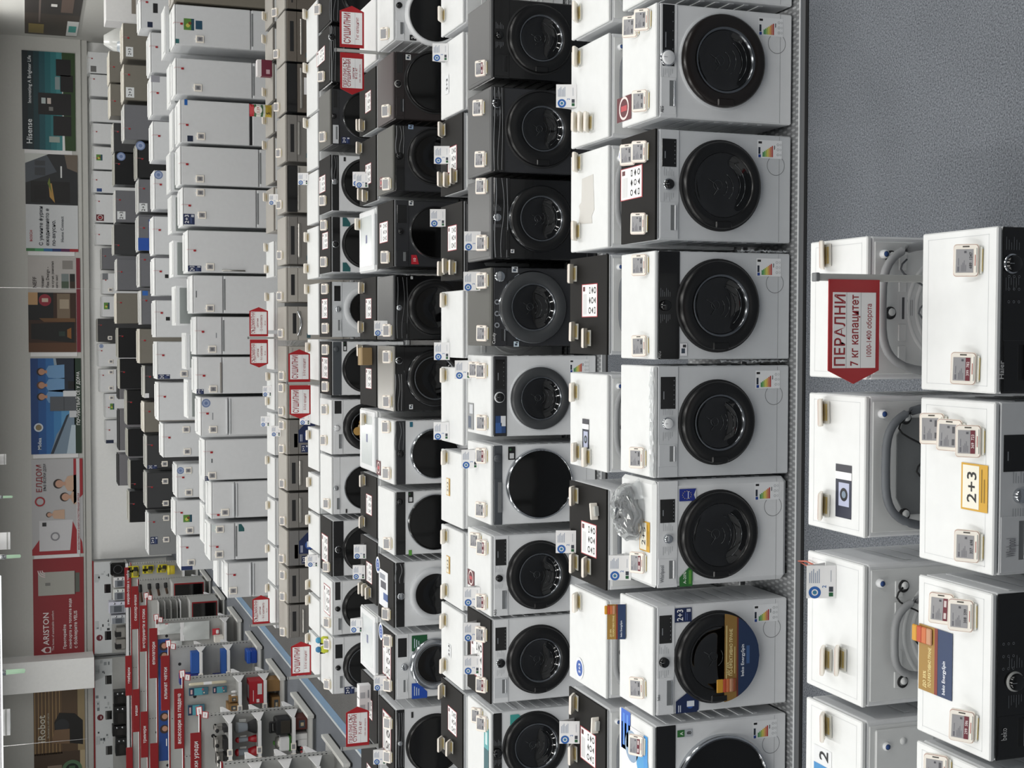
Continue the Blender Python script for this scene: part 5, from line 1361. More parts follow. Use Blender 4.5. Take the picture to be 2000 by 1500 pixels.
# ------------------------------------------------------------------ red hanging row signs on poles
SGL = ['red arrow sign for seven kilo machines on a pole behind the front machines', 'twin red arrow signs on a pole among the black machines', 'twin red arrow signs on a pole between the dishwasher rows', 'twin red arrow signs on a pole between the dryer rows', 'single red arrow sign at the open end of the dishwashers', 'single red arrow sign at the open end of the dryers', 'single red arrow sign beside the blue aisle stripe at the photo bottom']
for i, (X, Y_, zt, bs) in enumerate(SIGNS):
    o = empty('row_sign', (X, Y_, .04 if i else 0)); zt -= .04 if i else 0; bs = [[e_[0], e_[1], e_[2]-(.04 if i else 0), e_[3]-(.04 if i else 0), e_[4], e_[5]] for e_ in bs]; tag(o, SGL[i], 'sign', 'red arrow signs on poles')
    part(o, 'pole', None, lambda: MB().box(-.014, .014, -.014, .014, 0, zt, GREY, .003).box(-.1, .1, -.016, .016, 0, .012, GREY, .004))
    part(o, 'pole_cap', 'polecap', lambda: MB().box(-.017, .017, -.017, .017, -.012, .006, GREYD, .003), (0, 0, zt))
    for x0, x1, z0, z1, dr, lines in bs:
        w = x1 - x0; h = z1 - z0
        def board():
            b = MB(); a = .052
            if dr == 'L': pts = [(x0, (z0+z1)/2), (x0+a, z0), (x1, z0), (x1, z1), (x0+a, z1)]
            else: pts = [(x1, (z0+z1)/2), (x1-a, z1), (x0, z1), (x0, z0), (x1-a, z0)]
            b.prism(pts, -.018, -.013, RED); return b
        B = part(o, 'arrow_board', None, board)
        def paper():
            b = MB(); a, c = (x0+.062, x1-.05) if dr == 'L' else (x0+.03, x1-.062)
            b.box(a, c, -.0205, -.018, z0+.018, z1-.018, PAPER)
            n = len(lines); H = (z1-z0-.036); zt_ = z1 - .018
            if n == 2: rows_ = [(.42, .34, 1), (.83, .17, 0)]
            elif n == 3: rows_ = [(.28, .26, 1), (.59, .2, 1), (.9, .13, 0)]
            elif n == 4: rows_ = [(.25, .24, 1), (.47, .13, 0), (.73, .18, 0), (.93, .09, 0)] if len(lines[1]) < 7 and lines[0] != 'ПЕРАЛНИ СЪС' else [(.24, .2, 1), (.45, .2, 1), (.7, .16, 1), (.92, .08, 0)]
            else: rows_ = [(.22, .19, 1), (.42, .19, 1), (.6, .12, 1), (.75, .13, 1), (.92, .08, 0)]
            for ln, (f_, sz, bo) in zip(lines, rows_): b.text(ln, (a+c)/2, zt_-H*f_, H*sz*1.3, -.021, INKR, (c-a)*(.94 if bo else .7), bold=.016 if bo else .006)
            for q_ in range(1, 3): b.rect(a, c, z1-.018-H*q_/3+.003, z1-.018-H*q_/3+.0045, -.0208, LEAD)
            return b
        part(B, 'paper_insert', None, paper)

# ------------------------------------------------------------------ loose things standing on machines
def topz(r): return ROW[r][2] + ROW[r][3]
def bagm():
    b = MB(); rnd = random.Random(5); n = 26
    m = mk('clear_plastic_bag', '#c3cbd2', .18, spec=.8)
    for k in range(4): b.tube([((.11-.012*k)*math.cos(a*2*PI/n), (.085-.012*k)*math.sin(a*2*PI/n)+.02*math.sin(a), .02+.018*k+.008*math.sin(a*1.7+k)) for a in range(n+1)], .012, HOSE, 7)
    vs = []; rings = 7
    for j in range(rings):
        f = j/(rings-1)
        for i in range(n):
            a = 2*PI*i/n; rr_ = (.165*(1-f**3*.75))*(1+rnd.uniform(-.05, .05)); z = .004 + .1*math.sin(f*PI*.5)*(1+rnd.uniform(-.12, .12)) if j else .003
            vs.append((rr_*math.cos(a), rr_*.85*math.sin(a), z))
    gb = mk('cling_film', '#f4f7f9', .1, trans=.93); b.add(vs, [(j*n+i, j*n+(i+1) % n, (j+1)*n+(i+1) % n, (j+1)*n+i) for j in range(rings-1) for i in range(n)], gb)
    b.add([(.1, -.08, .05), (.14, -.17, .01), (.03, -.1, .06), (.0, -.2, .03)], [(0, 1, 2), (1, 3, 2)], gb)
    return b
LOOSE = {}
def put(name, r, X, Y_, mb, label, cat, rz=0., dz=.0015):
    o = bpy.data.objects.new(name, mb.mesh(name)); COL.objects.link(o); o.location = (X, Y_, topz(r) + dz); o.rotation_euler = (0, 0, rz); tag(o, label, cat); return o

P = LOOSEPOS
put('hose_bag', 'R3', *P['bag'], bagm(), 'clear plastic bag of coiled hose lying on the round cornered white machine', 'plastic bag', .5)
put('brochure', 'R3', *P['promo'], decal('promo', .2, .105).box(-.1, .1, .0002, .0016, -.0525, .0525, PAPER).box(-.1, .1, .001, .05, -.053, -.051, CLEAR).xform(Matrix.Translation((0, 0, .058)) @ Matrix.Rotation(-.3, 4, 'X')), 'small gold and blue brochure standing behind the machine with a gold door card', 'brochure', 0, .0)
put('magazine', 'R5', *P['mag'], MB().box(-.1, .1, -.07, .07, 0, .004, ink('#8d8f90')).xform(Matrix.Identity(4)).add([(-.09, -.02, .0045), (.0, -.02, .0045), (.0, .05, .0045), (-.09, .05, .0045)], [(0, 1, 2, 3)], ink('#4f5a6c')).add([(.02, -.06, .0045), (.09, -.06, .0045), (.09, .02, .0045), (.02, .02, .0045)], [(0, 1, 2, 3)], ink('#c9ccd0')), 'grey picture booklet lying on the white machine with wide dark panel', 'booklet')
def clip(): return MB().box(-.05, .05, -.012, .0, .0, .05, TAGW, .004).box(-.03, .03, -.03, -.01, .0, .03, mk('clear_clip', '#b9bbb8', .15, spec=.8), .004)
put('clear_clip', 'R4', *P['clip1'], clip(), 'loose clear tag clip on the charcoal lid next to a folded card', 'clip', .2)
put('clear_clip', 'R4', *P['clip2'], clip(), 'loose clear tag clip on the charcoal lid closest to the photo bottom edge', 'clip', -.1)
def carton(w, d, h, c): return MB().box(-w/2, w/2, -d/2, d/2, 0, h, ink(c, .7), .003).box(-w/2-.001, w/2+.001, -.02, .02, .0, h+.001, mk('parcel_tape', '#b39a6a', .35))
put('cardboard_box', 'R8', *P['carton'], carton(.17, .19, .1, '#8a7350'), 'brown cardboard box lying on a charcoal dryer lid', 'box', .03)
for k, nm in (('box1', 'upper'), ('box2', 'lower')):
    put('white_box', 'R8', *P[k], MB().box(-.07, .07, -.05, .05, 0, .12, PAPER, .004).rect(-.06, .0, .06, .11, -.0505, ink('#b9bcc0')).rect(-.06, .02, .02, .035, -.0505, ink('#9a9ca2')), '%s of two small white boxes on the charcoal dryer lid by the blue stripe' % nm, 'box')
def pouch():
    b = MB(); w, h = .17, .3; n = 10; vs = []
    for i in range(n+1):
        f = i/n; t = .05*math.sin(PI*min(1, f*1.02))**.6 + .002; ww = w*(.5 - .03*math.sin(PI*f*3)**2)
        vs += [(-ww, 0, f*h), (-ww*.5, -t, f*h), (ww*.5, -t, f*h), (ww, 0, f*h), (ww*.5, t, f*h), (-ww*.5, t, f*h)]
    col = [ink('#c9b24a'), ink('#c9a83a'), ink('#c9b24a'), ink('#d9dcd0'), ink('#3f6a44'), ink('#e4e4dc'), ink('#e4e4dc'), ink('#3f6a44'), ink('#b02a30'), ink('#a8202a')]
    for i in range(n): b.add([vs[6*i+k] for k in range(6)] + [vs[6*i+6+k] for k in range(6)], [(k, (k+1) % 6, 6+(k+1) % 6, 6+k) for k in range(6)], col[i])
    b.disc(0, .19, .055, -.056, ink('#f0ece4'), 20); b.disc(0, .19, .058, -.0555, ink('#2a4a34'), 20); b.text('2.29', 0, .175, .045, -.0565, ink('#b02a30'), .09); b.text('5', -.04, .03, .07, -.0535, ink('#1a1a1a'))
    return b
put('detergent_pouch', 'R12', *P['pouch'], pouch(), 'red and yellow detergent pouch standing behind the dishwashers', 'pouch')
put('carton', 'R12', *P['pink'], MB().box(-.11, .11, -.06, .06, 0, .2, ink('#6d2438'), .004).box(-.111, .111, -.061, .061, .14, .201, ink('#e0dcdc'), .004).rect(-.08, -.02, .03, .08, -.0612, ink('#c9a8b0')), 'small white and plum carton standing behind the dishwashers', 'carton')
for k, nm, c in (('toy1', 'upper', '#4a9ac0'), ('toy2', 'lower', '#3a7aa8')):
    o = empty('toy_figure', (P[k][0], P[k][1], topz('R9') + .001)); tag(o, '%s of two yellow and blue toy figures behind a price tag' % nm, 'toy')
    part(o, 'body', None, lambda: MB().lathe([(.001, 0), (.04, .004), (.045, .05), (.03, .08), (.001, .085)], 0, 0, ink('#c9cf3a'), 16, 'z'))
    part(o, 'head', None, lambda: MB().lathe([(.001, .078), (.03, .085), (.036, .11), (.022, .135), (.001, .14)], 0, 0, ink(c), 16, 'z').box(-.05, -.03, -.01, .01, .03, .09, RUB, .004))

# ------------------------------------------------------------------ shelving runs at the open end, ends on the aisle at x = -5.8
XE = -5.8
MID = [18.5, 20.95, 23.35, 25.75, 28.25, 30.7, 33.1, 35.55]
HEAD = {20.95: [(-6.05, 'кухненски уреди')], 23.35: [(-5.97, 'аксесоари за гладене')], 25.75: [(-5.95, 'климат четки')], 28.25: [(-5.95, 'епилатори'), (-8.3, '')], 30.7: [(-5.95, 'инструменти и стоки'), (-8.3, 'тримери')], 33.1: [(-5.95, 'сешоар-маши'), (-8.4, 'маши')], 35.55: [(-5.9, 'микровълнови и хлебни'), (-8.15, 'хлебарки'), (-10.5, '')]}
SGN = ['first', 'second', 'third', 'fourth', 'fifth', 'sixth', 'seventh', 'eighth']
GN = ['with kettles half out of the frame', 'with kitchen appliances and blenders', 'with ironing board covers', 'with blue boxes on its brackets', 'with plastic bags of spare parts', 'with grey compartments and glass cupboard', 'with brushes and small glass cupboard', 'with yellow packs']
for i, ym in enumerate(MID):
    L = 1.7 + (ym - 18.5)*.24; x0 = XE - L; H = 1.66
    o = empty('shelving_unit', (XE, ym, 0)); tag(o, 'grey double sided shelving run %s, %s from the camera' % (GN[i], SGN[i]), 'shelving', 'grey shelving runs')
    part(o, 'back_panel', None, lambda: MB().box(-L, -.03, -.02, .02, .1, H-.03, GREY))
    part(o, 'base', None, lambda: MB().box(-L, -.03, -.7, .7, .0, .04, GREYD, .004).box(-L, -.02, -.72, .72, .04, .07, GREY, .006))
    part(o, 'base_end', None, lambda: MB().box(-.02, .03, -.72, .72, .03, .13, mk('shelf_end_white', '#d2d2ce', .5), .004).box(-.02, .025, -.72, .72, .0, .03, RUB))
    def top():
        b = MB(); b.box(-L, 0, -.035, .035, H-.03, H, REDD, .004); b.box(-L, 0, -.036, .036, H-.004, H+.001, PAPER); return b
    part(o, 'top_trim', None, top)
    for q_ in range(int(L/1.33)+1):
        def up():
            b = MB(); x = -.025 - 1.33*q_
            b.box(x-.022, x+.022, -.028, .028, .1, H-.03, GREY, .003)
            for k in range(24):
                if q_ == 0: b.box(x-.0235, x+.0235, -.006, .006, .2+.06*k, .225+.06*k, RUB)
                b.rect(x-.006, x+.006, .2+.06*k, .225+.06*k, -.0285, RUB)
            b.disc(x-.32, 1.45, .03, -.0206, RUB, 16)
            return b
        part(o, 'upright', None, up)
    zs = {18.5: (.43, .85, 1.26), 20.95: (.31, .83, 1.27), 23.35: (.35, .77), 25.75: (.63, 1.13), 28.25: (.35,), 30.7: (.35,), 33.1: (.35,), 35.55: (.4,)}[ym]
    for sd in (-1, 1):
        for z in zs:
            def sh():
                b = MB(); a, c = sorted((sd*.02, sd*.46))
                b.box(-L, -.05, a, c, z-.03, z, GREY, .003); e = sd*.462
                b.box(-L, -.05, min(e, e+sd*.012), max(e, e+sd*.012), z-.045, z+.004, PAPER, .002)
                for x in (-.04, -1.37):
                    b.add([(x, sd*.02, z-.16), (x, sd*.02, z+.04), (x, sd*.46, z+.01), (x, sd*.46, z-.03), (x-.012, sd*.02, z-.16), (x-.012, sd*.02, z+.04), (x-.012, sd*.46, z+.01), (x-.012, sd*.46, z-.03)], [(0, 1, 2, 3), (4, 5, 6, 7), (0, 1, 5, 4), (1, 2, 6, 5), (2, 3, 7, 6), (3, 0, 4, 7)], PAPER)
                if sd < 0:
                    for k in range(4): b.box(-.55-.16*k, -.44-.16*k, -.482, -.474, z-.05, z+.03, TAGW, .002); b.rect(-.53-.16*k, -.46-.16*k, z-.035, z+.015, -.4825, TAGS_)
                return b
            part(o, 'shelf', None, sh)
    if ym < 31 and ym > 19:
        for k in (-1, 1):
            def cardh(): return MB().box(-.07, .07, -.004, .0, -.05, .05, RED, .002).rect(-.058, .058, -.036, .036, -.0045, PAPER).rect(-.03, .03, -.004, .004, -.0048, INKR).xform(Matrix.Rotation(k*.5, 4, 'Z') @ Matrix.Rotation(-.3, 4, 'X'))
            part(o, 'end_card', None, cardh, (.02, k*.12, H-.08 if k < 0 else H-.02), label='small red framed card on the shelving end')
    for hx, tx_ in HEAD.get(ym, []):
        def hd():
            b = MB(); W_ = 1.02; b.box(hx-XE-W_, hx-XE, -.1, -.085, H-.02, H+.14, REDD, .003)
            if tx_: b.text(tx_, hx-XE-W_/2, H+.03, .09, -.1012, PAPER, W_*.84)
            return b
        part(o, 'header_sign', None, hd, label='red header sign with white lettering')
    if ym == 30.7:
        def cub():
            b = MB()
            b.box(-.95, -.05, -.42, -.03, .95, .965, PAPER)
            for k in range(4): b.box(-.95, -.05, -.42, -.03, 1.02+.13*k, 1.03+.13*k, GREY); b.box(-.7, -.2, -.43, -.42, .975+.13*k, .99+.13*k, RUB, .004)
            b.box(-.95, -.05, -.05, -.03, .95, 1.55, GREY); return b
        part(o, 'compartments', None, cub)
    if ym in (30.7, 33.1):
        zt = .78 if ym == 30.7 else .92
        def cup():
            b = MB(); b.box(-.95, -.02, -.66, -.03, .17, zt, GREY, .006); b.box(-.93, -.04, -.665, -.655, .2, zt-.04, REDD); b.box(-.9, -.5, -.67, -.664, .22, zt-.06, GLASS); b.box(-.47, -.07, -.67, -.664, .22, zt-.06, GLASS)
            return b
        part(o, 'glass_cupboard', None, cup)
    if ym == 28.25:
        def ph():
            b = MB(); b.rect(-2.9, -.4, H-.26, H-.04, -.03, ink('#1f4488'))
            rnd = random.Random(4)
            for xx in (-.55, -.75, -2.0, -2.25): b.disc(xx, H-.15, .09, -.033, ink('#3a2a26'), 18); b.disc(xx+.01, H-.16, .055, -.0345, ink('#b98a72'), 18)
            b.rect(-2.6, -2.45, H-.2, H-.18, -.0335, PAPER); b.rect(-1.6, -1.3, H-.2, H-.185, -.0335, PAPER); return b
        part(o, 'picture_strip', None, ph)

# goods on the shelving
ZS = min(g[4] for g in GOODS if g[1] == 41.0 and g[0].startswith('mw'))
def g_box(w, h, c, pic, d=None):
    b = MB(); d = d or min(.3, w); b.box(-w/2, w/2, -d/2, d/2, 0, h, ink(c, .6), .003)
    if pic == 'pic': b.rect(-w*.35, w*.3, h*.2, h*.7, -d/2-.001, ink('#3b4650')); b.rect(-w*.2, w*.1, h*.3, h*.55, -d/2-.0016, ink('#b9a88a'))
    if pic == 'logo':
        b.rect(-w*.1, w*.38, h*.1, h*.42, -d/2-.001, ink('#c9c9c9')); b.rect(-w*.45, -w*.3, h*.3, h*.5, -d/2-.001, ink('#e2d9d9')); b.box(-w*.5-.001, w*.5+.001, -d/2-.001, d/2, h*.485, h*.49, ink('#5a0c14')); b.rect(-w*.4, w*.1, h*.7, h*.74, -d/2-.001, ink('#e2d9d9'))
        b.add([(-w*.3, -d*.3, h+.001), (w*.3, -d*.3, h+.001), (w*.3, d*.3, h+.001), (-w*.3, d*.3, h+.001)], [(0, 1, 2, 3)], ink('#b9bdc0'))
    return b
cntk = {}
def good(name, label, cat, X, Y_, Z, parts, group=None, rz=0.):
    o = empty(name, (X, Y_, Z), rz); tag(o, label, cat, group)
    for nm, f in parts: part(o, nm, None, f)
    return o
def pos_word(k, n):
    return ORD[n]
SHZ = {18.5: (.07, .43, .85, 1.26), 20.95: (.07, .31, .83, 1.27), 23.35: (.07, .35, .77), 25.75: (.07, .63, 1.13), 28.25: (.07, .35), 30.7: (.07,), 33.1: (.07,), 35.55: (.07, .4)}
HANG = ('roll', 'pack', 'bag', 'card', 'ypack', 'yjar', 'tool', 'bin', 'photoboard')
for k, Y_, X, w, Z, h, *r in GOODS:
    if Y_ < 40:
        ym = min(MID, key=lambda v: abs(v-.4-Y_))
        if k in HANG: Y_ = ym - (.09 if k not in ('roll', 'yjar', 'tool') else .16)
        else:
            Y_ = ym - .25; zb = min(SHZ[ym], key=lambda v: abs(v-Z)); Z = zb + .002
            h = min([h] + [v - zb - .055 for v in SHZ[ym] if v > zb])
        X = min(X, XE - .075 - w/2)
    else: Z = ZS + .002
    n = cntk.get(k, 0); cntk[k] = n + 1; nn = ORD[n]; D = min(w, .3)
    col = r[0] if r else None
    if k == 'box':
        NM = ['plum box with pictures under the black fryer', 'tall white box beside the plum box on the shelf base', 'narrow white box next to the bathroom scale', 'brown picture box below the ironing packs', 'large red appliance box with a grey lid picture', 'brown picture carton lying on the low shelf base', 'plain brown carton on the shelf base behind', 'blue box on the upper bracket shelf', 'navy box on the top shelf beside an orange strip', 'blue box on the lower bracket shelf', 'dark navy box lying on the lower bracket shelf', 'small pale box on the spare parts hooks']
        good('carton', NM[n], 'box', X, Y_, Z, [('carton_body', lambda: g_box(w, h, col, r[1], .3 if Y_ < 24 else .2))])
    elif k == 'boxk': good('carton', 'dark brown carton beside the ironing packs', 'box', X, Y_, Z, [('carton_body', lambda: g_box(w, h, col, 'pic', .15))])
    elif k in ('coffee', 'toaster'):
        def f(): return MB().box(-w/2, w/2, -.12, .12, 0, h*.35, RUB, .008).box(-w/2, w/2, .02, .12, h*.3, h, STEEL, .01).box(-w/2, w/2, -.12, .12, h*.72, h, STEEL, .012)
        good('coffee_maker', ['steel coffee maker at the aisle end of the top shelf', 'flat steel coffee maker with a round dial', 'steel toaster half out of the frame'][cntk.get('coffee', 0)-1 if k == 'coffee' else 2], 'coffee maker', X, Y_, Z, [('body', f), ('dial', lambda: MB().lathe([(.03, -.12), (.028, -.135), (.001, -.136)], 0, h*.85, RUB, 16))])
    elif k in ('blendergrey', 'blenderred'):
        cc = GREYD if k == 'blendergrey' else ink('#9c1420', .3); R = w*.42
        nm = 'clear jug blender with black base' if k == 'blendergrey' else ['upper red blender with clear jug', 'lower red blender with clear jug'][n]
        good('blender', nm + ' on the shelf', 'blender', X, Y_, Z, [('base', lambda: MB().lathe([(R*1.2, 0), (R*1.1, h*.12), (R*.7, h*.38), (.001, h*.4)], 0, 0, RUB if k == 'blendergrey' else cc, 24, 'z')), ('jug', lambda: MB().lathe([(R*.6, h*.4), (R*.75, h*.6), (R*.85, h*.84)], 0, 0, mk('jug_glass', '#8c939a', .1), 24, 'z').box(R*.8, R*1.3, -.01, .01, h*.45, h*.78, GREY, .006)), ('cap', lambda: MB().lathe([(R*.87, h*.84), (R*.85, h*.92), (R*.4, h), (.001, h)], 0, 0, cc, 24, 'z'))])
    elif k == 'fryer':
        def pts(hh): return [(-w/2, 0), (w/2, 0), (w*.46, hh*.75), (w*.3, hh), (-w*.3, hh), (-w*.46, hh*.75)]
        good('deep_fryer', 'large black fryer with a looped top handle on the lower shelf', 'fryer', X, Y_, Z, [('body', lambda: MB().box(-w/2, w/2, -.14, .14, 0, h*.7, RUB, .02).box(-w*.42, w*.42, -.143, -.13, h*.05, h*.5, mk('smoked_panel', '#3a3630', .3), .01)), ('handle', lambda: MB().box(-w*.36, -w*.26, -.12, -.06, h*.6, h, RUB, .015).box(w*.26, w*.36, -.12, -.06, h*.6, h, RUB, .015).box(-w*.36, w*.36, -.12, -.06, h*.86, h, RUB, .02))])
    elif k == 'ricecook':
        good('cooker_pot', 'white and green appliance in a sleeve beside the black fryer', 'cooker', X, Y_, Z, [('body', lambda: MB().box(-w*.45, w*.45, -.12, .12, .0, h*.7, PAPER, .02)), ('base', lambda: MB().box(-w*.47, w*.47, -.125, .125, .0, h*.15, ink('#3f7a34'), .01)), ('lid', lambda: MB().lathe([(w*.42, h*.68), (w*.36, h*.85), (w*.1, h*.92), (.001, h)], 0, 0, STEEL, 24, 'z').box(-.03, .03, -.03, .03, h*.9, h, ink('#4f8a3a'), .01))])
    elif k == 'scale':
        good('bathroom_scale', 'dark handset in pale packaging on the shelf base', 'appliance', X, Y_, Z, [('pack', lambda: MB().box(-w/2, w/2, -.15, .15, 0, h*.5, PAPER, .01)), ('screen', lambda: MB().box(-w*.3, w*.3, -.152, -.02, h*.3, h*.75, RUB, .02).disc(-.03, h*.5, .02, -.153, ink('#b04a50'), 12).disc(.03, h*.5, .02, -.153, ink('#b04a50'), 12))])
    elif k in ('roll', 'roll2'):
        R = w/2; good('fabric_roll', ['long beige ironing cover rolled on a hook', '', ''][0] if k == 'roll' else ['upper short white roll on the lower shelf', 'lower short white roll on the lower shelf'][n], 'roll', X, Y_, Z, [('cover', lambda: MB().lathe([(.001, 0), (R*.8, .01), (R, .04), (R, h-.04), (R*.8, h-.01), (.001, h)], 0, 0, ink('#cfc7b0' if k == 'roll' else '#dcdcdc'), 20, 'z')), ('band', lambda: MB().lathe([(R*1.02, h*.4), (R*1.02, h*.62)], 0, 0, PAPER, 20, 'z'))])
    elif k == 'pack':
        good('cover_pack', ['upper left teal cover pack hanging in front of the shelving', 'teal cover pack hanging low beside a round hole', 'teal cover pack hanging beneath two tilted cards'][n], 'pack', X, Y_, Z, [('sleeve', lambda: MB().box(-w/2, w/2, -.02, .02, 0, h, ink('#3f6a7a'), .004)), ('print', lambda: MB().rect(-w*.48, w*.48, h*.74, h*.98, -.0205, ink('#1c2a4a')).rect(-w*.3, w*.3, h*.82, h*.92, -.021, ink('#c9a8aa')).rect(-w*.48, w*.48, h*.3, h*.72, -.0205, ink('#4f9aa8')).disc(w*.25, h*.28, w*.14, -.0212, ink('#b04a5a'), 14).disc(-w*.2, h*.22, w*.1, -.0212, ink('#d9c9b9'), 14))])
    elif k == 'basket': good('blue_case', 'stack of blue lidded cases on the shelf base', 'case', X, Y_, Z, [('case', lambda: MB().box(-w/2, w/2, -.15, .15, 0, h*.6, ink('#123f9c'), .015)), ('lid', lambda: MB().box(-w/2, w/2, -.155, .155, h*.6, h, ink('#2458b8'), .015))])
    elif k == 'bag':
        def f():
            b = MB(); nz = 8; vs = []
            for j in range(nz+1):
                for q_ in range(nz+1):
                    u, v = q_/nz, j/nz; e = .04*math.sin(PI*u)*math.sin(PI*v); vs.append(((u-.5)*w, -e + .008*math.sin(9*u+7*v), v*h))
            b.add(vs, [(j*9+q_, j*9+q_+1, j*9+q_+10, j*9+q_+9) for j in range(nz) for q_ in range(nz)], mk('clear_pouch', '#c9cdcc', .2, spec=.7), True); return b
        good('parts_bag', ['large clear bag', 'lumpy clear bag of white parts', 'small clear bag of hoses'][n] + ' hanging on the shelving', 'bag', X, Y_, Z, [('bag', f), ('header', lambda: MB().box(-w/2, w/2, -.004, .004, h*.95, h*1.1, PAPER))])
    elif k == 'card': good('blister_card', ['pink card hanging at the shelving top', 'red and white card hanging near the shelf corner'][n], 'card', X, Y_, Z, [('card', lambda: MB().box(-w/2, w/2, -.005, .005, 0, h, ink(col), .002)), ('blister', lambda: MB().box(-w*.3, w*.3, -.03, -.004, h*.1, h*.5, PAPER, .01))])
    elif k == 'tool':
        good('brush', ['topmost', 'second', 'third', 'lowest'][n] + ' brown handled brush lying in the grey compartments', 'brush', X, Y_, Z + .02, [('handle', lambda: MB().tube([(-w*.45, 0, .02), (0, -.05, .05), (w*.1, -.07, .06)], .03, ink('#4a3426'), 8)), ('head', lambda: MB().tube([(w*.1, -.07, .06), (w*.45, -.1, .07)], .045, RUB, 10))])
    elif k == 'ypack': good('yellow_pack', nn + ' yellow accessory pack counted from the top shelf', 'pack', X, Y_, Z, [('card', lambda: MB().box(-w/2, w/2, -.01, .01, 0, h, ink('#c9bd1c'), .003)), ('blister', lambda: MB().box(-w*.3, w*.35, -.05, -.01, h*.1, h*.5, ink('#8a8340') if n % 2 else RUB, .01).rect(-w*.4, w*.4, h*.65, h*.85, -.0105, ink('#4a4612')))], 'yellow packs')
    elif k == 'yjar': good('yellow_tub', 'yellow tub of accessories at the end of the yellow packs', 'tub', X, Y_, Z, [('tub', lambda: MB().lathe([(w*.4, 0), (w*.42, h*.8), (w*.3, h*.9), (.001, h*.9)], 0, 0, ink('#c4b020'), 20, 'z')), ('cap', lambda: MB().lathe([(w*.44, h*.7), (w*.44, h*.95), (.001, h)], 0, 0, ink('#d8c83a'), 20, 'z'))])
    elif k == 'speaker': good('oven_tray', 'black round edged appliance standing on end by the wall display', 'appliance', X, Y_, Z, [('body', lambda: MB().box(-w/2, w/2, -.18, .18, 0, h, BLACK, .05)), ('ring', lambda: MB().lathe([(.13, -.182), (.12, -.187), (.11, -.182)], 0, h*.5, RINGG, 24))])
    elif k.startswith('mw'):
        cc = k[2:]; allmw = [g for g in GOODS if g[0].startswith('mw')]; n = [g[:4] for g in allmw].index([k, Y_, X, w]); dark = n > 3
        good('microwave', '%s %s microwave from the upper end of the wall shelf' % (ORD[n], 'black' if dark else 'white or grey'), 'microwave', X, Y_, Z, [('body', lambda: MB().box(-w/2, w/2, -.2, .2, .01, h, ink(cc, .35), .012)), ('door', lambda: MB().box(-w*.46, w*.2, -.208, -.198, .04, h-.03, ink('#8a8f96' if not dark else '#050506', .2), .006).box(-w*.4, w*.14, -.21, -.206, h*.25, h*.7, ink('#5a5f66' if not dark else '#1c1a1a', .15), .004)), ('dials', lambda: MB().lathe([(.03, -.2), (.028, -.22), (.001, -.221)], w*.35, h*.3, CHROME, 14).lathe([(.03, -.2), (.028, -.22), (.001, -.221)], w*.35, h*.68, CHROME, 14))], 'microwaves on the wall shelf')
    elif k == 'cooker': good('steel_pot', ['upper', 'lower'][n] + ' open grey bin with black inside on the wall shelf', 'bin', X, Y_, Z, [('bin_body', lambda: MB().box(-w/2, w/2, -.15, .15, 0, h*.95, STEEL, .03)), ('bin_inside', lambda: MB().box(-w*.42, w*.1, -.16, .1, h*.4, h*1.0, RUB, .02))])

# ------------------------------------------------------------------ display bay along the back wall
zs_ = ZS
for (a, c, nm) in ((WALLB[0], WALLB[1], 'grey wall shelving with kitchen picture panels and white microwaves'), (WALLB[2], WALLB[3], 'grey wall shelving with kitchen picture panels and black microwaves')):
    o = empty('wall_shelving', ((a+c)/2, 41.6, 0)); tag(o, nm, 'shelving'); w = c - a; T = 2.3
    part(o, 'back_panel', None, lambda: MB().box(-w/2, w/2, .0, .06, 0, T, GREY))
    def pan():
        b = MB(); rnd = random.Random(int(a*100)); b.rect(-w/2+.03, w/2-.05, 1.78, T-.02, -.004, ink('#d4d8da'))
        n = max(2, int(w/1.0))
        for q_ in range(n):
            xc = -w/2 + (q_+.5)*w/n
            b.rect(xc-.28, xc-.02, 1.8, 1.98, -.008, BLACK); b.rect(xc-.27, xc-.03, 1.945, 1.955, -.009, CHROME)
            if q_ % 2 == 0: b.disc(xc-.2, 2.13, .09, -.008, ink('#6a1a28'), 20); b.rect(xc-.24, xc-.16, 2.1, 2.12, -.009, PAPER)
            for s_ in range(7): xx = xc + rnd.uniform(0, .4); zz = rnd.uniform(1.82, 2.2); b.rect(xx, xx+rnd.uniform(.03, .1), zz, zz+rnd.uniform(.02, .08), -.008, ink(rnd.choice(['#9aa0a4', '#7a8084', '#b9bec0', '#3a3d40'])))
            for s_ in range(4): b.rect(xc+.05, xc+.3, 2.24-.03*s_, 2.246-.03*s_, -.008, ink('#70757a'))
        return b
    part(o, 'picture_panel', None, pan)
    part(o, 'shelf', None, lambda: MB().box(-w/2, w/2, -.85, .0, zs_-.06, zs_-.002, GREY).box(-w/2, w/2, -.86, -.85, zs_-.07, zs_+.01, PAPER))
    part(o, 'upright', None, lambda: MB().box(-w/2-.03, -w/2+.01, -.03, .03, 0, T, GREYD).box(w/2-.01, w/2+.03, -.03, .03, 0, T, GREYD))
    part(o, 'base', None, lambda: MB().box(-w/2, w/2, -.8, 0, 0, .2, GREYD))
    part(o, 'header_trim', None, lambda: MB().box(-w/2, w/2, -.02, .0, T-.02, T+.02, REDD))

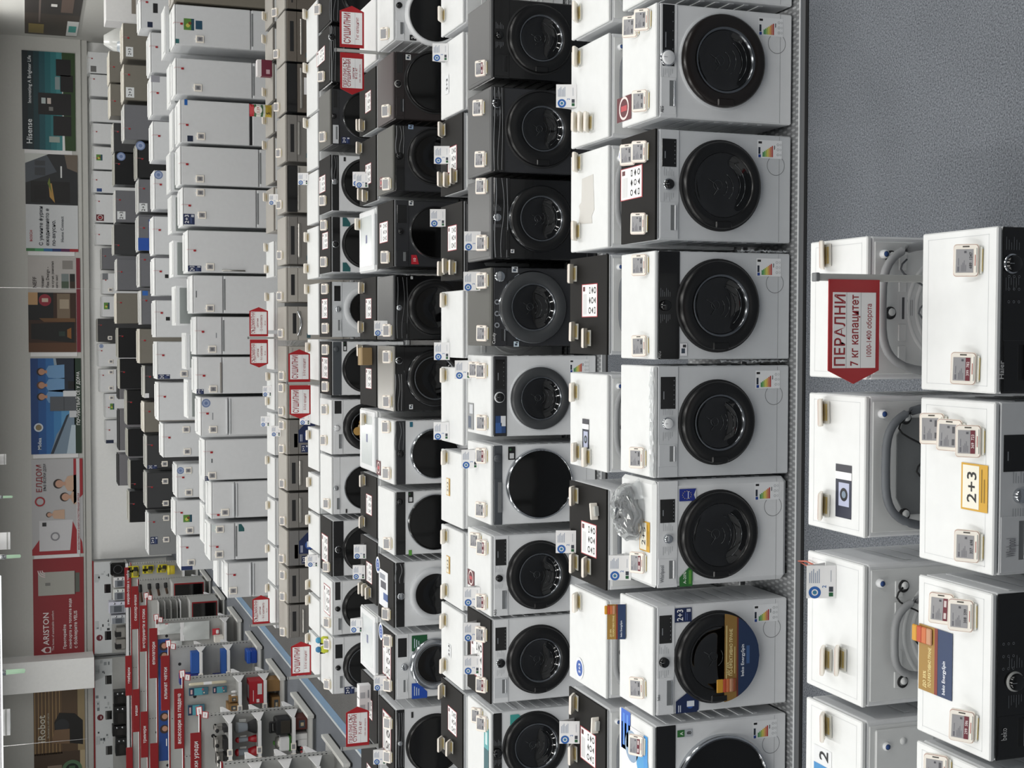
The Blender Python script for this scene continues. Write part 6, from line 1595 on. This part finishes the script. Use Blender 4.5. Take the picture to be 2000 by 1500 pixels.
# ------------------------------------------------------------------ banners on the upper wall
def fig(b, x, z, s, hair, skin, shirt, y, zl=.16):
    lo = max(z-1.5*s, zl)
    b.add([(x-.5*s, y, lo), (x+.5*s, y, lo), (x+.42*s, y, z-.45*s), (x+.15*s, y, z-.3*s), (x-.15*s, y, z-.3*s), (x-.42*s, y, z-.45*s)], [(0, 1, 2, 3, 4, 5)], ink(shirt))
    b.add([(x-.1*s, y*1.1, z-.36*s), (x+.1*s, y*1.1, z-.36*s), (x+.1*s, y*1.1, z-.1*s), (x-.1*s, y*1.1, z-.1*s)], [(0, 1, 2, 3)], ink(skin))
    b.lathe([(.001, y*1.2), (.27*s, y*1.2)], x, z+.06*s, ink(hair), 18, sm=False); b.lathe([(.001, y*1.4), (.22*s, y*1.4)], x, z, ink(skin), 18, sm=False)
def banner(nm, w, h):
    b = MB(); e = -.004
    def R(c, x0, x1, z0, z1, k=1): b.rect(-w/2 + x0*w, -w/2 + x1*w, z0*h, z1*h, e*k, ink(c))
    def Q(c, pts, k=1): b.add([(-w/2 + p[0]*w, e*k, p[1]*h) for p in pts], [tuple(range(len(pts)))], ink(c))
    def T(t, x, z, s, c, k=3, ww=None, al='l'): b.text(t, -w/2 + x*w, z*h, s*h, e*k, ink(c), ww*w if ww else None, al)
    if nm == 'hisense':
        cs = ['#0d1a22', '#0f262d', '#123840', '#17505a', '#1d646c', '#2a767c', '#3c868a']
        for i in range(7): R(cs[i], 0, 1, .25 + .75*(6-i)/7, .25 + .75*(7-i)/7)
        Q('#2a4420', [(0, 0), (1, 0), (1, .25), (0, .2)], 2)
        T('Hisense', .06, .82, .15, '#e6eaec', 4, .36); T('Innovating A Brighter Life', .47, .83, .09, '#e6eaec', 4, .48)
        for x0, x1, z0, z1 in ((.15, .35, .08, .42), (.36, .58, .08, .7), (.6, .77, .04, .28), (.76, .93, .08, .36)): R('#151316', x0, x1, z0, z1, 3)
        R('#8a9a9c', .62, .75, .29, .38, 3); R('#b9c4c4', .47, .53, .56, .64, 4); R('#d0c4bc', .47, .53, .46, .53, 4); R('#7a7a78', .4, .44, .42, .5, 4); R('#9aa6a0', .08, .14, .3, .5, 3)
    elif nm == 'bosch':
        R('#d0d3d6', 0, .48, 0, 1); cs = ['#3f7a4a', '#4a9a6a', '#2a6a9a', '#26386e', '#5a2450', '#a02a34']
        for i, c in enumerate(cs): R(c, 0, .03, 1-(i+1)/6, 1-i/6, 2)
        R('#26282b', .48, 1, 0, 1); Q('#5a5f66', [(.7, 1), (1, 1), (1, .6), (.82, .4)], 2); Q('#c9ccc8', [(.9, 1), (1, 1), (1, .55)], 3); Q('#141415', [(.5, .15), (.72, .15), (.72, .9), (.5, .9)], 2); Q('#6a5f54', [(.82, .0), (1, 0), (1, .25), (.86, .2)], 3); R('#3a3d42', .78, .86, .62, .82, 4); R('#3a3d42', .88, .93, .62, .82, 4)
        Q('#b08a4a', [(.5, .44), (.7, .5), (.7, .56), (.56, .54)], 4); Q('#6a7a34', [(.6, .5), (.76, .54), (.7, .58)], 5); R('#0c0c0d', .54, .68, .6, .84, 3); R('#d9dcdc', .76, .88, .3, .33, 4)
        T('BOSCH', .1, .88, .07, '#b02a34', 4, .2); T('С умните фурки', .06, .68, .1, '#1c2430', 4, .4); T('ежедневието е', .06, .56, .1, '#1c2430', 4, .38); T('по-вкусно.', .06, .44, .1, '#1c2430', 4, .28); T('Home Connect', .1, .28, .08, '#4a4f58', 4, .3)
    elif nm == 'neff':
        R('#b9b5b2', .63, 1, .08, 1); R('#3a2418', 0, .63, .08, 1); R('#7a2030', 0, 1, 0, .075, 2)
        Q('#151515', [(.1, .12), (.32, .12), (.3, .95), (.14, .95)], 2); R('#5a3a24', 0, .1, .08, 1, 2); R('#121315', .34, .63, .52, 1, 2); Q('#6a4a2c', [(.32, .1), (.36, .1), (.36, .8), (.32, .7)], 3); R('#7a6a58', .36, .62, .2, .45, 3); R('#a89a86', .46, .56, .22, .4, 4); b.lathe([(.001, e*5), (.12*h, e*5)], -w/2+.55*w, .68*h, ink('#8f2536'), 24, sm=False); R('#c9b9a9', .53, .57, .62, .74, 6); R('#b9946a', .5, .63, .82, 1, 3); Q('#8a5a2a', [(.14, .18), (.26, .18), (.24, .26), (.16, .26)], 4); R('#2a3a34', .17, .22, .3, .42, 4)
        T('NEFF', .68, .84, .1, '#2a1c1c', 4, .16); T('Новият', .68, .7, .07, '#2a2626', 4, .14); T('Flex Design -', .68, .6, .08, '#2a2626', 4, .22); T('за кухня, уникална', .68, .51, .06, '#2a2626', 4, .28); T('като вас!', .68, .43, .06, '#2a2626', 4, .16)
        R('#4a5a4a', .67, .75, .22, .36, 3); R('#7a8484', .75, .83, .22, .36, 3); R('#3a2a20', .67, .75, .1, .2, 3); R('#181a18', .75, .83, .1, .2, 3); R('#8a8682', .88, .97, .14, .34, 3)
    elif nm == 'midea':
        cs = ['#17407a', '#1f5594', '#2b6aa8', '#3f80b6', '#5a97c4', '#6fa8cc']
        for i in range(6): R(cs[i], 0, 1, .1+.9*(5-i)/6, .1+.9*(6-i)/6)
        R('#22382a', 0, 1, 0, .14, 2)
        Q('#7a8ea0', [(0, .12), (0, .62), (.2, .5), (.42, .22), (.42, .12)], 2); Q('#b9c9d4', [(0, .12), (0, .3), (.3, .2), (.3, .12)], 3); Q('#2a3440', [(0, .56), (0, .62), (.4, .3), (.42, .24)], 3); Q('#1c2638', [(1, .12), (1, .55), (.8, .5), (.62, .34), (.62, .12)], 2); Q('#8fa0ae', [(.62, .34), (.8, .5), (1, .55), (1, .5), (.8, .44), (.64, .3)], 3)
        for x, c in ((.6, '#1c1410'), (.72, '#5a3a2a'), (.86, '#2a1a12')): fig(b, -w/2+x*w, .78*h, .3*h, c, '#b98a70', '#6f9ac4', e*4)
        R('#565a60', .45, .6, .1, .62, 6); R('#3a3d42', .45, .6, .34, .35, 7); R('#d9dcde', .6, .66, .1, .36, 6); R('#c9ccd0', .38, .45, .1, .24, 6); R('#16181c', .68, .76, .14, .26, 6)
        b.lathe([(.001, e*4), (.09*h, e*4)], -w/2+.28*w, .85*h, ink('#d0dae4'), 24, sm=False); b.lathe([(.001, e*5), (.06*h, e*5)], -w/2+.28*w, .85*h, ink('#8a7a5a'), 24, sm=False)
        T('Midea', .05, .8, .1, '#dfe8f0', 5, .15); T('ПОЧУВСТВАЙ СЕ У ДОМА', .3, .03, .09, '#f2f4f2', 8, .56)
    elif nm == 'eldom':
        R('#b9b9bb', 0, 1, 0, 1); Q('#a02830', [(0, 0), (0, 1), (.06, 1), (.26, .72), (.34, .2), (.12, .02)], 2); Q('#cfcfd2', [(.04, .26), (.04, .86), (.36, .86), (.36, .2)], 3); Q('#a02830', [(.62, .0), (1, .0), (1, .18), (.52, .18)], 4); R('#d0d0d2', .0, 1, .06, .125, 5)
        b.lathe([(.06*h, e*5), (.09*h, e*5)], -w/2+.19*w, .55*h, ink('#8a8a90'), 24, sm=False); R('#26262a', .3, .34, .72, .8, 5)
        b.lathe([(.07*h, e*5), (.1*h, e*5)], -w/2+.56*w, .84*h, ink('#a02830'), 24, sm=False)
        T('ЕЛДОМ', .66, .8, .15, '#8c2028', 5, .3); T('ВЪВ ВСЕКИ ДОМ', .67, .72, .07, '#3a3a44', 5, .28); T('ИНОВАТИВНИ И ЕНЕРГОСПЕСТЯВАЩИ УРЕДИ', .04, .07, .05, '#9c2830', 7, .7)
        for x, z, s, hair in ((.74, .46, .36, '#241814'), (.6, .34, .34, '#2a1a16'), (.42, .66, .2, '#3a2a20')): fig(b, -w/2+x*w, z*h, s*h, hair, '#c49a84', '#c9a890', e*4)
    elif nm == 'ariston':
        R('#8a242b', 0, 1, 0, 1); R('#a9a9a2', .62, .86, .18, .9, 2); R('#5a5f58', .64, .84, .08, .17, 2); R('#3a1216', .62, .86, .165, .18, 3); R('#7a7a76', .72, .75, .66, .76, 3)
        for r_ in (.05, .09, .13): b.add([(-w/2+.88*w + q_*h*math.cos(PI/2+k*PI/16), e*3, .76*h + q_*h*math.sin(PI/2+k*PI/16)) for q_ in (r_, r_+.02) for k in range(9)], [(k, k+1, k+10, k+9) for k in range(8)], ink('#d9c9c9'))
        b.add([(-w/2+.03*w, e*3, .66*h), (-w/2+.09*w, e*3, .66*h), (-w/2+.09*w, e*3, .78*h), (-w/2+.06*w, e*3, .86*h), (-w/2+.03*w, e*3, .78*h)], [(0, 1, 2, 3, 4)], ink('#e2d9d9')); b.lathe([(.001, e*4), (.05*h, e*4)], -w/2+.06*w, .73*h, ink('#8a242b'), 12, sm=False)
        T('ARISTON', .11, .7, .16, '#ece4e4', 3, .42); T('The home of sustainable comfort', .05, .6, .06, '#d9c9c9', 3, .5); T('Преоткрийте', .06, .36, .08, '#ece4e4', 3, .3); T('комфорта на топлата вода', .06, .25, .08, '#ece4e4', 3, .56); T('с бойлерите VELIS', .06, .14, .09, '#ece4e4', 3, .44)
    else:
        R('#5a4632', 0, 1, 0, 1)
        for i in range(16): R('#a08258' if i % 2 else '#6a5238', .28, 1, .45+.55*i/16, .45+.55*(i+.55)/16, 2)
        R('#9c8a68', .3, 1, 0, .14, 3); R('#4a3a2c', 0, .3, .0, 1, 2); R('#b9a888', 0, .3, 0, .1, 3); R('#8a7a6a', .05, .16, .46, .74, 3)
        b.lathe([(.001, e*4), (.2*h, e*4)], -w/2+.1*w, .26*h, ink('#5a7a5c'), 28, sm=False); b.lathe([(.001, e*5), (.13*h, e*5)], -w/2+.1*w, .26*h, ink('#1c2420'), 28, sm=False); R('#4a6a4c', .06, .14, .2, .32, 6)
        Q('#191716', [(.36, .04), (.62, .04), (.7, .2), (.72, .5), (.62, .6), (.42, .58)], 4); b.lathe([(.001, e*5), (.14*h, e*5)], -w/2+.58*w, .45*h, ink('#2a2c30'), 28, sm=False); Q('#7a6048', [(.38, .3), (.54, .3), (.54, .6), (.4, .66)], 6)
        T('iRobot', .42, .78, .2, '#cfcabc', 7, .42); T('Възможно най-чисто', .46, .7, .05, '#b9b4a4', 7, .4)
    return b
BLAB = {'hisense': 'teal wall banner with dark fridges on a green meadow', 'bosch': 'wall banner half dark kitchen photo and half white text', 'neff': 'wall banner with brown kitchen photo and dark red bottom band', 'midea': 'blue wall banner with three people in light blue shirts', 'eldom': 'wall banner with a family and a white boiler on red', 'ariston': 'plain dark red wall banner with a tall boiler', 'robot': 'brown wall banner with a round robot vacuum'}
for nm, x0, x1, z0, z1 in BANNERS:
    w = x1 - x0; h = z1 - z0
    o = empty('wall_banner', ((x0+x1)/2, 41.69, z0)); tag(o, BLAB[nm], 'banner', 'banners on the back wall')
    part(o, 'board', None, lambda: MB().box(-w/2, w/2, 0, .03, 0, h, PAPER, .004))
    part(o, 'printed_picture', None, lambda: banner(nm, w, h), (0, -.002, 0))
    part(o, 'support_strip', None, lambda: MB().box(-w/2-.12, -w/2, .005, .03, .1, h-.05, PAPER))

# banner on the right hand side wall
o = empty('wall_banner', (XR-.03, 38.6, 2.62)); tag(o, 'slanted kitchen photo banner on the side wall at the photo top', 'banner', 'banner on the side wall')
part(o, 'board', None, lambda: MB().box(0, .02, -2.6, 2.6, 0, 1.4, PAPER))
def sideb():
    b = MB(); b.rect(-2.6, .1, 0, 1.4, 0, ink('#4a423c')); b.rect(.1, 2.6, 0, 1.4, 0, ink('#3c3836')); b.rect(-2.4, -1.2, .9, 1.3, -.004, ink('#8a7a4a')); b.rect(-2.5, -.6, .0, .3, -.004, ink('#e0e2e0')); b.rect(-2.0, -1.2, .05, .25, -.006, ink('#4aa49c')); b.rect(1.0, 1.3, .6, .75, -.004, ink('#e2e0dc')); b.rect(.4, 2.0, .2, .5, -.004, ink('#6a5a52')); b.rect(-1.0, 2.4, 1.0, 1.05, -.004, ink('#6a5f5a'))
    return b.xform(Matrix.Rotation(-PI/2, 4, 'Z'))
part(o, 'printed_picture', None, sideb, (-.004, 0, 0))

# wrapped goods in the far corner by the side wall
def lump(w, d, h, m, seed):
    b = MB(); rnd = random.Random(seed); n = 18; vs = []
    for j in range(9):
        f = j/8; s = (math.sin(PI*min(.98, .15+f*.85)))**.5
        for i in range(n): a = 2*PI*i/n; k = 1 + rnd.uniform(-.1, .1); vs.append((w/2*s*k*math.copysign(abs(math.cos(a))**.7, math.cos(a)), d/2*s*k*math.copysign(abs(math.sin(a))**.7, math.sin(a)), f*h))
    b.add(vs, [(j*n+i, j*n+(i+1) % n, (j+1)*n+(i+1) % n, (j+1)*n+i) for j in range(8) for i in range(n)] + [tuple(range(n)), tuple(range(8*n, 9*n))], m, True); return b
WRAP = mk('wrap_plastic', '#d8dad8', .25, spec=.7)
for (X, Y_, w, d, h, m, lb) in ((7.6, 37., 1.0, .8, 2.1, WRAP, 'tall appliance wrapped in white plastic by the side wall'), (6.55, 32.5, .8, .8, 2.05, mk('grey_wrap', '#a9b2ba', .25, spec=.7), 'appliance wrapped in bluish plastic beside the beige fridges')):
    o = part(None, 'wrapped_appliance', None, lambda: lump(w, d, h, m, 3), (X, Y_, 0)); tag(o, lb, 'wrapped appliance')
o = empty('stacked_carton', (7.9, 34.6, 0)); tag(o, 'large white carton column near the side wall at the photo top', 'carton'); part(o, 'carton_body', None, lambda: MB().box(-.4, .4, -.4, .4, 0, 2.2, PAPER, .01)); part(o, 'carton_print', None, lambda: MB().rect(-.2, .2, 1.5, 1.6, -.401, ink('#8a8278')).rect(-.1, .2, 1.3, 1.38, -.401, ink('#6a6a6a')))

# ------------------------------------------------------------------ red tie on a front tag, cables
put('red_tie', 'R2', *P['tie'], MB().tube([(.0, .0, .01), (.01, .06, .02), (.0, .13, .015), (-.012, .07, .01), (0, .01, .008)], .004, mk('red_plastic', '#b5604e', .4), 6), 'small reddish plastic tie hanging at a folded card near the tread plate edge', 'tie')

# ------------------------------------------------------------------ ceiling fittings in view, hanging cords
for n, (X, Y_, z) in enumerate(PEND):
    o = empty('pendant_lamp', (X, Y_, 5.2)); tag(o, '%s white cylinder pendant lamp at the photo corner edge, counted from the largest' % ORD[n], 'lamp', 'pendant lamps')
    part(o, 'shade', None, lambda: MB().lathe([(.13, z-5.2), (.13, z-5.2+.45), (.02, z-5.2+.47)], 0, 0, PAPER, 32, 'z').lathe([(.12, z-5.2+.005), (.001, z-5.2+.006)], 0, 0, mk('lamp_disc', '#e8efe8', .4, emit=1.5), 32, 'z').lathe([(.131, z-5.2+.03), (.133, z-5.2+.04), (.131, z-5.2+.05)], 0, 0, GREY, 32, 'z'))
    part(o, 'stem', None, lambda: MB().tube([(0, 0, 0), (0, 0, z-5.2+.46)], .012, GREY, 8))
for n, (X, Y_, z) in enumerate(SPR):
    o = empty('track_spotlight', (X, Y_, 5.2)); tag(o, '%s slim ceiling spotlight with a clear greenish glass end, counted from the largest' % ORD[n], 'spotlight', 'slim glass ended spotlights')
    part(o, 'stem', None, lambda: MB().tube([(0, 0, 0), (0, 0, z-5.2+.28)], .016, PAPER, 8).lathe([(.03, z-5.2+.28), (.035, z-5.2+.22), (.03, z-5.2+.18), (.001, z-5.2+.18)], 0, 0, CHROME, 16, 'z'))
    part(o, 'glass_end', None, lambda: MB().lathe([(.024, z-5.2+.18), (.022, z-5.2+.01), (.001, z-5.2)], 0, 0, mk('green_glass', '#a9c9ac', .1, emit=.35), 16, 'z'))
o = empty('linear_lamp', (LIN[0], 13., LIN[2])); tag(o, 'long thin glowing lamp tube running along the photo left edge', 'lamp')
part(o, 'housing', None, lambda: MB().box(0, LIN[1]-LIN[0], -.02, .02, .0, .03, PAPER, .005)); part(o, 'tube', None, lambda: MB().box(.02, LIN[1]-LIN[0]-.02, -.012, .012, -.012, .0, mk('lamp_tube', '#ffffff', .4, emit=1.2), .004))
part(o, 'hanger', None, lambda: MB().tube([(.3, 0, .04), (.3, 0, 5.2-LIN[2])], .004, GREY, 6)); part(o, 'hanger', None, lambda: MB().tube([(LIN[1]-LIN[0]-.3, 0, .04), (LIN[1]-LIN[0]-.3, 0, 5.2-LIN[2])], .004, GREY, 6))
for n, (X, zb) in enumerate(CORDS):
    o = bpy.data.objects.new('hanging_cord', MB().tube([(X, 30, 5.2), (X+.004, 30, 4.), (X-.006, 30, zb)], .004, PAPER, 5).mesh('hanging_cord')); COL.objects.link(o)
    tag(o, ['thin white ceiling cord before the wide brown kitchen banner', 'thin white ceiling cord before the brown robot banner'][n], 'cord')

# ------------------------------------------------------------------ setting
def carpet(name, a, c, sc):
    m = bpy.data.materials.new(name); m.use_nodes = True; nt = m.node_tree; b = nt.nodes['Principled BSDF']
    tc = nt.nodes.new('ShaderNodeTexCoord'); n1 = nt.nodes.new('ShaderNodeTexNoise'); n1.inputs['Scale'].default_value = sc; n1.inputs['Detail'].default_value = 6; n1.inputs['Roughness'].default_value = .75
    n2 = nt.nodes.new('ShaderNodeTexNoise'); n2.inputs['Scale'].default_value = 2.2; n2.inputs['Detail'].default_value = 4
    nt.links.new(tc.outputs['Object'], n1.inputs['Vector']); nt.links.new(tc.outputs['Object'], n2.inputs['Vector'])
    r = nt.nodes.new('ShaderNodeValToRGB'); r.color_ramp.elements[0].position = .34; r.color_ramp.elements[1].position = .68
    r.color_ramp.elements[0].color = lin(a) + [1]; r.color_ramp.elements[1].color = lin(c) + [1]
    nt.links.new(n1.outputs['Fac'], r.inputs['Fac'])
    mx = nt.nodes.new('ShaderNodeMix'); mx.data_type = 'RGBA'; mx.blend_type = 'MULTIPLY'; mx.inputs['Factor'].default_value = .25
    nt.links.new(r.outputs['Color'], mx.inputs['A']); nt.links.new(n2.outputs['Fac'], mx.inputs['B']); nt.links.new(mx.outputs['Result'], b.inputs['Base Color'])
    b.inputs['Roughness'].default_value = .95; b.inputs['Specular IOR Level'].default_value = .1
    bp = nt.nodes.new('ShaderNodeBump'); bp.inputs['Strength'].default_value = .6; bp.inputs['Distance'].default_value = .004
    nt.links.new(n1.outputs['Fac'], bp.inputs['Height']); nt.links.new(bp.outputs['Normal'], b.inputs['Normal'])
    return m
CARP = carpet('blue_grey_carpet', '#393d44', '#9ca1a8', 120.)
CARPT = carpet('taupe_carpet', '#565656', '#7d7c7b', 70.)
f = MB()
f.add([(-14, 1.5, 0), (9, 1.5, 0), (9, 11.2, 0), (-14, 11.2, 0)], [(0, 1, 2, 3)], CARP)
f.add([(-14, 11.2, 0), (-5.5, 11.2, 0), (-5.5, 42, 0), (-14, 42, 0)], [(0, 1, 2, 3)], CARP)
f.add([(-5.36, 11.2, 0), (9, 11.2, 0), (9, 42, 0), (-5.36, 42, 0)], [(0, 1, 2, 3)], CARPT)
f.add([(-5.5, 11.2, 0), (-5.36, 11.2, 0), (-5.36, 42, 0), (-5.5, 42, 0)], [(0, 1, 2, 3)], CARPT)
struct('floor', f)
s = MB(); s.box(-5.5, -5.36, 11.2, 42, .0, .004, mk('blue_stripe', '#6d89a4', .6)); s.box(-5.535, -5.5, 11.2, 42, .0, .012, mk('pale_profile', '#c9cfd2', .4)); struct('trim_1', s)
WU = mk('upper_wall_paint', '#c6c6c2', .75); WL = mk('lower_wall_paint', '#f6f7f6', .7); CE = mk('ceiling_paint', '#dcdcda', .8)
struct('wall_back', MB().box(-14, 9, 42, 42.15, 0, 5.2, WL))
struct('wall_fascia', MB().box(-14, 9, 41.72, 42, 2.5, 5.2, WU).box(-14, 9, 41.78, 42, 2.32, 2.5, WU))
struct('wall_right', MB().box(XR, XR+.15, 22, 42, 0, 5.2, WU))
struct('ceiling', MB().box(-14, 9, -4, 42, 5.2, 5.3, CE))
struct('wall_left', MB().box(-14.15, -14, 12, 42, 0, 5.2, WU))
struct('wall_column', MB().box(COLU[0], COLU[1], 40.9, 41.72, 2.32, 5.2, WL))
# tread plate platforms under the display rows
def tread(name, tiltx=0.):
    m = bpy.data.materials.new(name); m.use_nodes = True; nt = m.node_tree; b = nt.nodes['Principled BSDF']
    b.inputs['Metallic'].default_value = .3; b.inputs['Roughness'].default_value = .42
    tc = nt.nodes.new('ShaderNodeTexCoord'); hs = []
    for ang in (PI/4, -PI/4):
        mp = nt.nodes.new('ShaderNodeMapping'); mp.inputs['Rotation'].default_value = (tiltx, 0, ang); mp.inputs['Scale'].default_value = (44, 16, 1)
        nt.links.new(tc.outputs['Object'], mp.inputs['Vector'])
        v = nt.nodes.new('ShaderNodeTexVoronoi'); v.inputs['Scale'].default_value = 1.; v.inputs['Randomness'].default_value = 0.
        nt.links.new(mp.outputs['Vector'], v.inputs['Vector']); hs.append(v)
    mn = nt.nodes.new('ShaderNodeMath'); mn.operation = 'MINIMUM'; nt.links.new(hs[0].outputs['Distance'], mn.inputs[0]); nt.links.new(hs[1].outputs['Distance'], mn.inputs[1])
    lt = nt.nodes.new('ShaderNodeMath'); lt.operation = 'LESS_THAN'; lt.inputs[1].default_value = .3; nt.links.new(mn.outputs[0], lt.inputs[0])
    mc = nt.nodes.new('ShaderNodeMix'); mc.data_type = 'RGBA'; mc.inputs['A'].default_value = lin('#8b8d8f' if not tiltx else '#a9abad') + [1]; mc.inputs['B'].default_value = lin('#b9bbbd' if not tiltx else '#dfe1e3') + [1]  # upright edge copy coloured lighter to offset the little light it gets
    nt.links.new(lt.outputs[0], mc.inputs['Factor']); nt.links.new(mc.outputs['Result'], b.inputs['Base Color'])
    bp = nt.nodes.new('ShaderNodeBump'); bp.inputs['Strength'].default_value = .8; bp.inputs['Distance'].default_value = .003
    nt.links.new(lt.outputs[0], bp.inputs['Height']); nt.links.new(bp.outputs['Normal'], b.inputs['Normal'])
    return m
TR = tread('tread_plate'); TRE = tread('tread_plate_edge_lightened', PI/2); LIP = mk('tread_lip', '#eceeef', .3, .3)
PL = [('R3', 6.6, 7.16, -6, 6, 'tread plate platform carrying the second facing row'), ('R4', 7.22, 7.92, -6, 6, 'tread plate platform carrying the second back-turned row'), ('R5', 9.33, 10.0, -6, 6, 'tread plate platform carrying the third facing row'), ('R6', 10.03, 10.7, -6, 6, 'tread plate platform carrying the third back-turned row'), ('R7', 12.12, 13.55, -4.9, 6, 'tread plate platform carrying the fourth facing row'), ('R9', 14.85, 16.3, -4.9, 6.5, 'tread plate platform carrying the fifth facing row'), ('R11', 17.63, 19.25, -4.3, 6.5, 'tread plate platform carrying the dishwashers')]
for r, y0, y1, x0, x1, lb in PL:
    o = empty('display_platform', ((x0+x1)/2, (y0+y1)/2, 0)); tag(o, lb, 'platform', 'low metal platforms')
    hw = (x1-x0)/2; hd_ = (y1-y0)/2
    part(o, 'deck', None, lambda: MB().box(-hw, hw, -hd_, hd_, .002, .0395, TR, .003))
    part(o, 'edge_rail', None, lambda: MB().box(-hw, hw, -hd_-.004, -hd_, .0, .04, TRE, .0015).box(-hw, hw, -hd_-.007, -hd_+.004, .036, .0412, LIP).box(-hw, hw, -hd_-.03, -hd_-.004, .0, .006, RUB))

# ------------------------------------------------------------------ light: rows of ceiling tubes
def tube_lamp(X, Y_, L, P_):
    li = bpy.data.lights.new('ceiling_tube_light', 'AREA'); li.shape = 'RECTANGLE'; li.size = .22; li.size_y = L; li.energy = P_; li.color = (1., .985, .95)
    o = bpy.data.objects.new('ceiling_tube_light', li); COL.objects.link(o); o.location = (X, Y_, 5.1)
for X in (-11.5, -8.2, -5., -1.8, 1.6, 5., 7.6):
    for Y_ in (2.5, 5., 8., 12., 16., 20.5, 25., 29.5, 33.5, 37.5): tube_lamp(X, Y_, 2.6, LP)
W = bpy.data.worlds.new('shop_air'); SC.world = W; W.use_nodes = True
W.node_tree.nodes['Background'].inputs['Color'].default_value = (.86, .93, 1., 1); W.node_tree.nodes['Background'].inputs['Strength'].default_value = AMB

# ------------------------------------------------------------------ camera, held on its side
cd = bpy.data.cameras.new('camera'); cam = bpy.data.objects.new('camera', cd); COL.objects.link(cam)
cd.sensor_width = 36.; cd.sensor_fit = 'HORIZONTAL'; cd.lens = 36. * 2656 / 2000; cd.clip_end = 200
U = Vector((0.99933, 0.03486, -0.01085)); V = Vector((0.00151, -0.33645, -0.9417)); Fw = Vector((-0.03648, 0.94106, -0.33627))
M = Matrix.Identity(4)
for i in range(3): M[i][0] = V[i]; M[i][1] = U[i]; M[i][2] = -Fw[i]
M[0][3], M[1][3], M[2][3] = 0, 0, 4.082
cam.matrix_world = M
SC.camera = cam
vs_ = SC.view_settings; vs_.view_transform = 'Standard'; vs_.look = 'None'; vs_.gamma = 1.; vs_.use_curve_mapping = False; vs_.exposure = EXPO
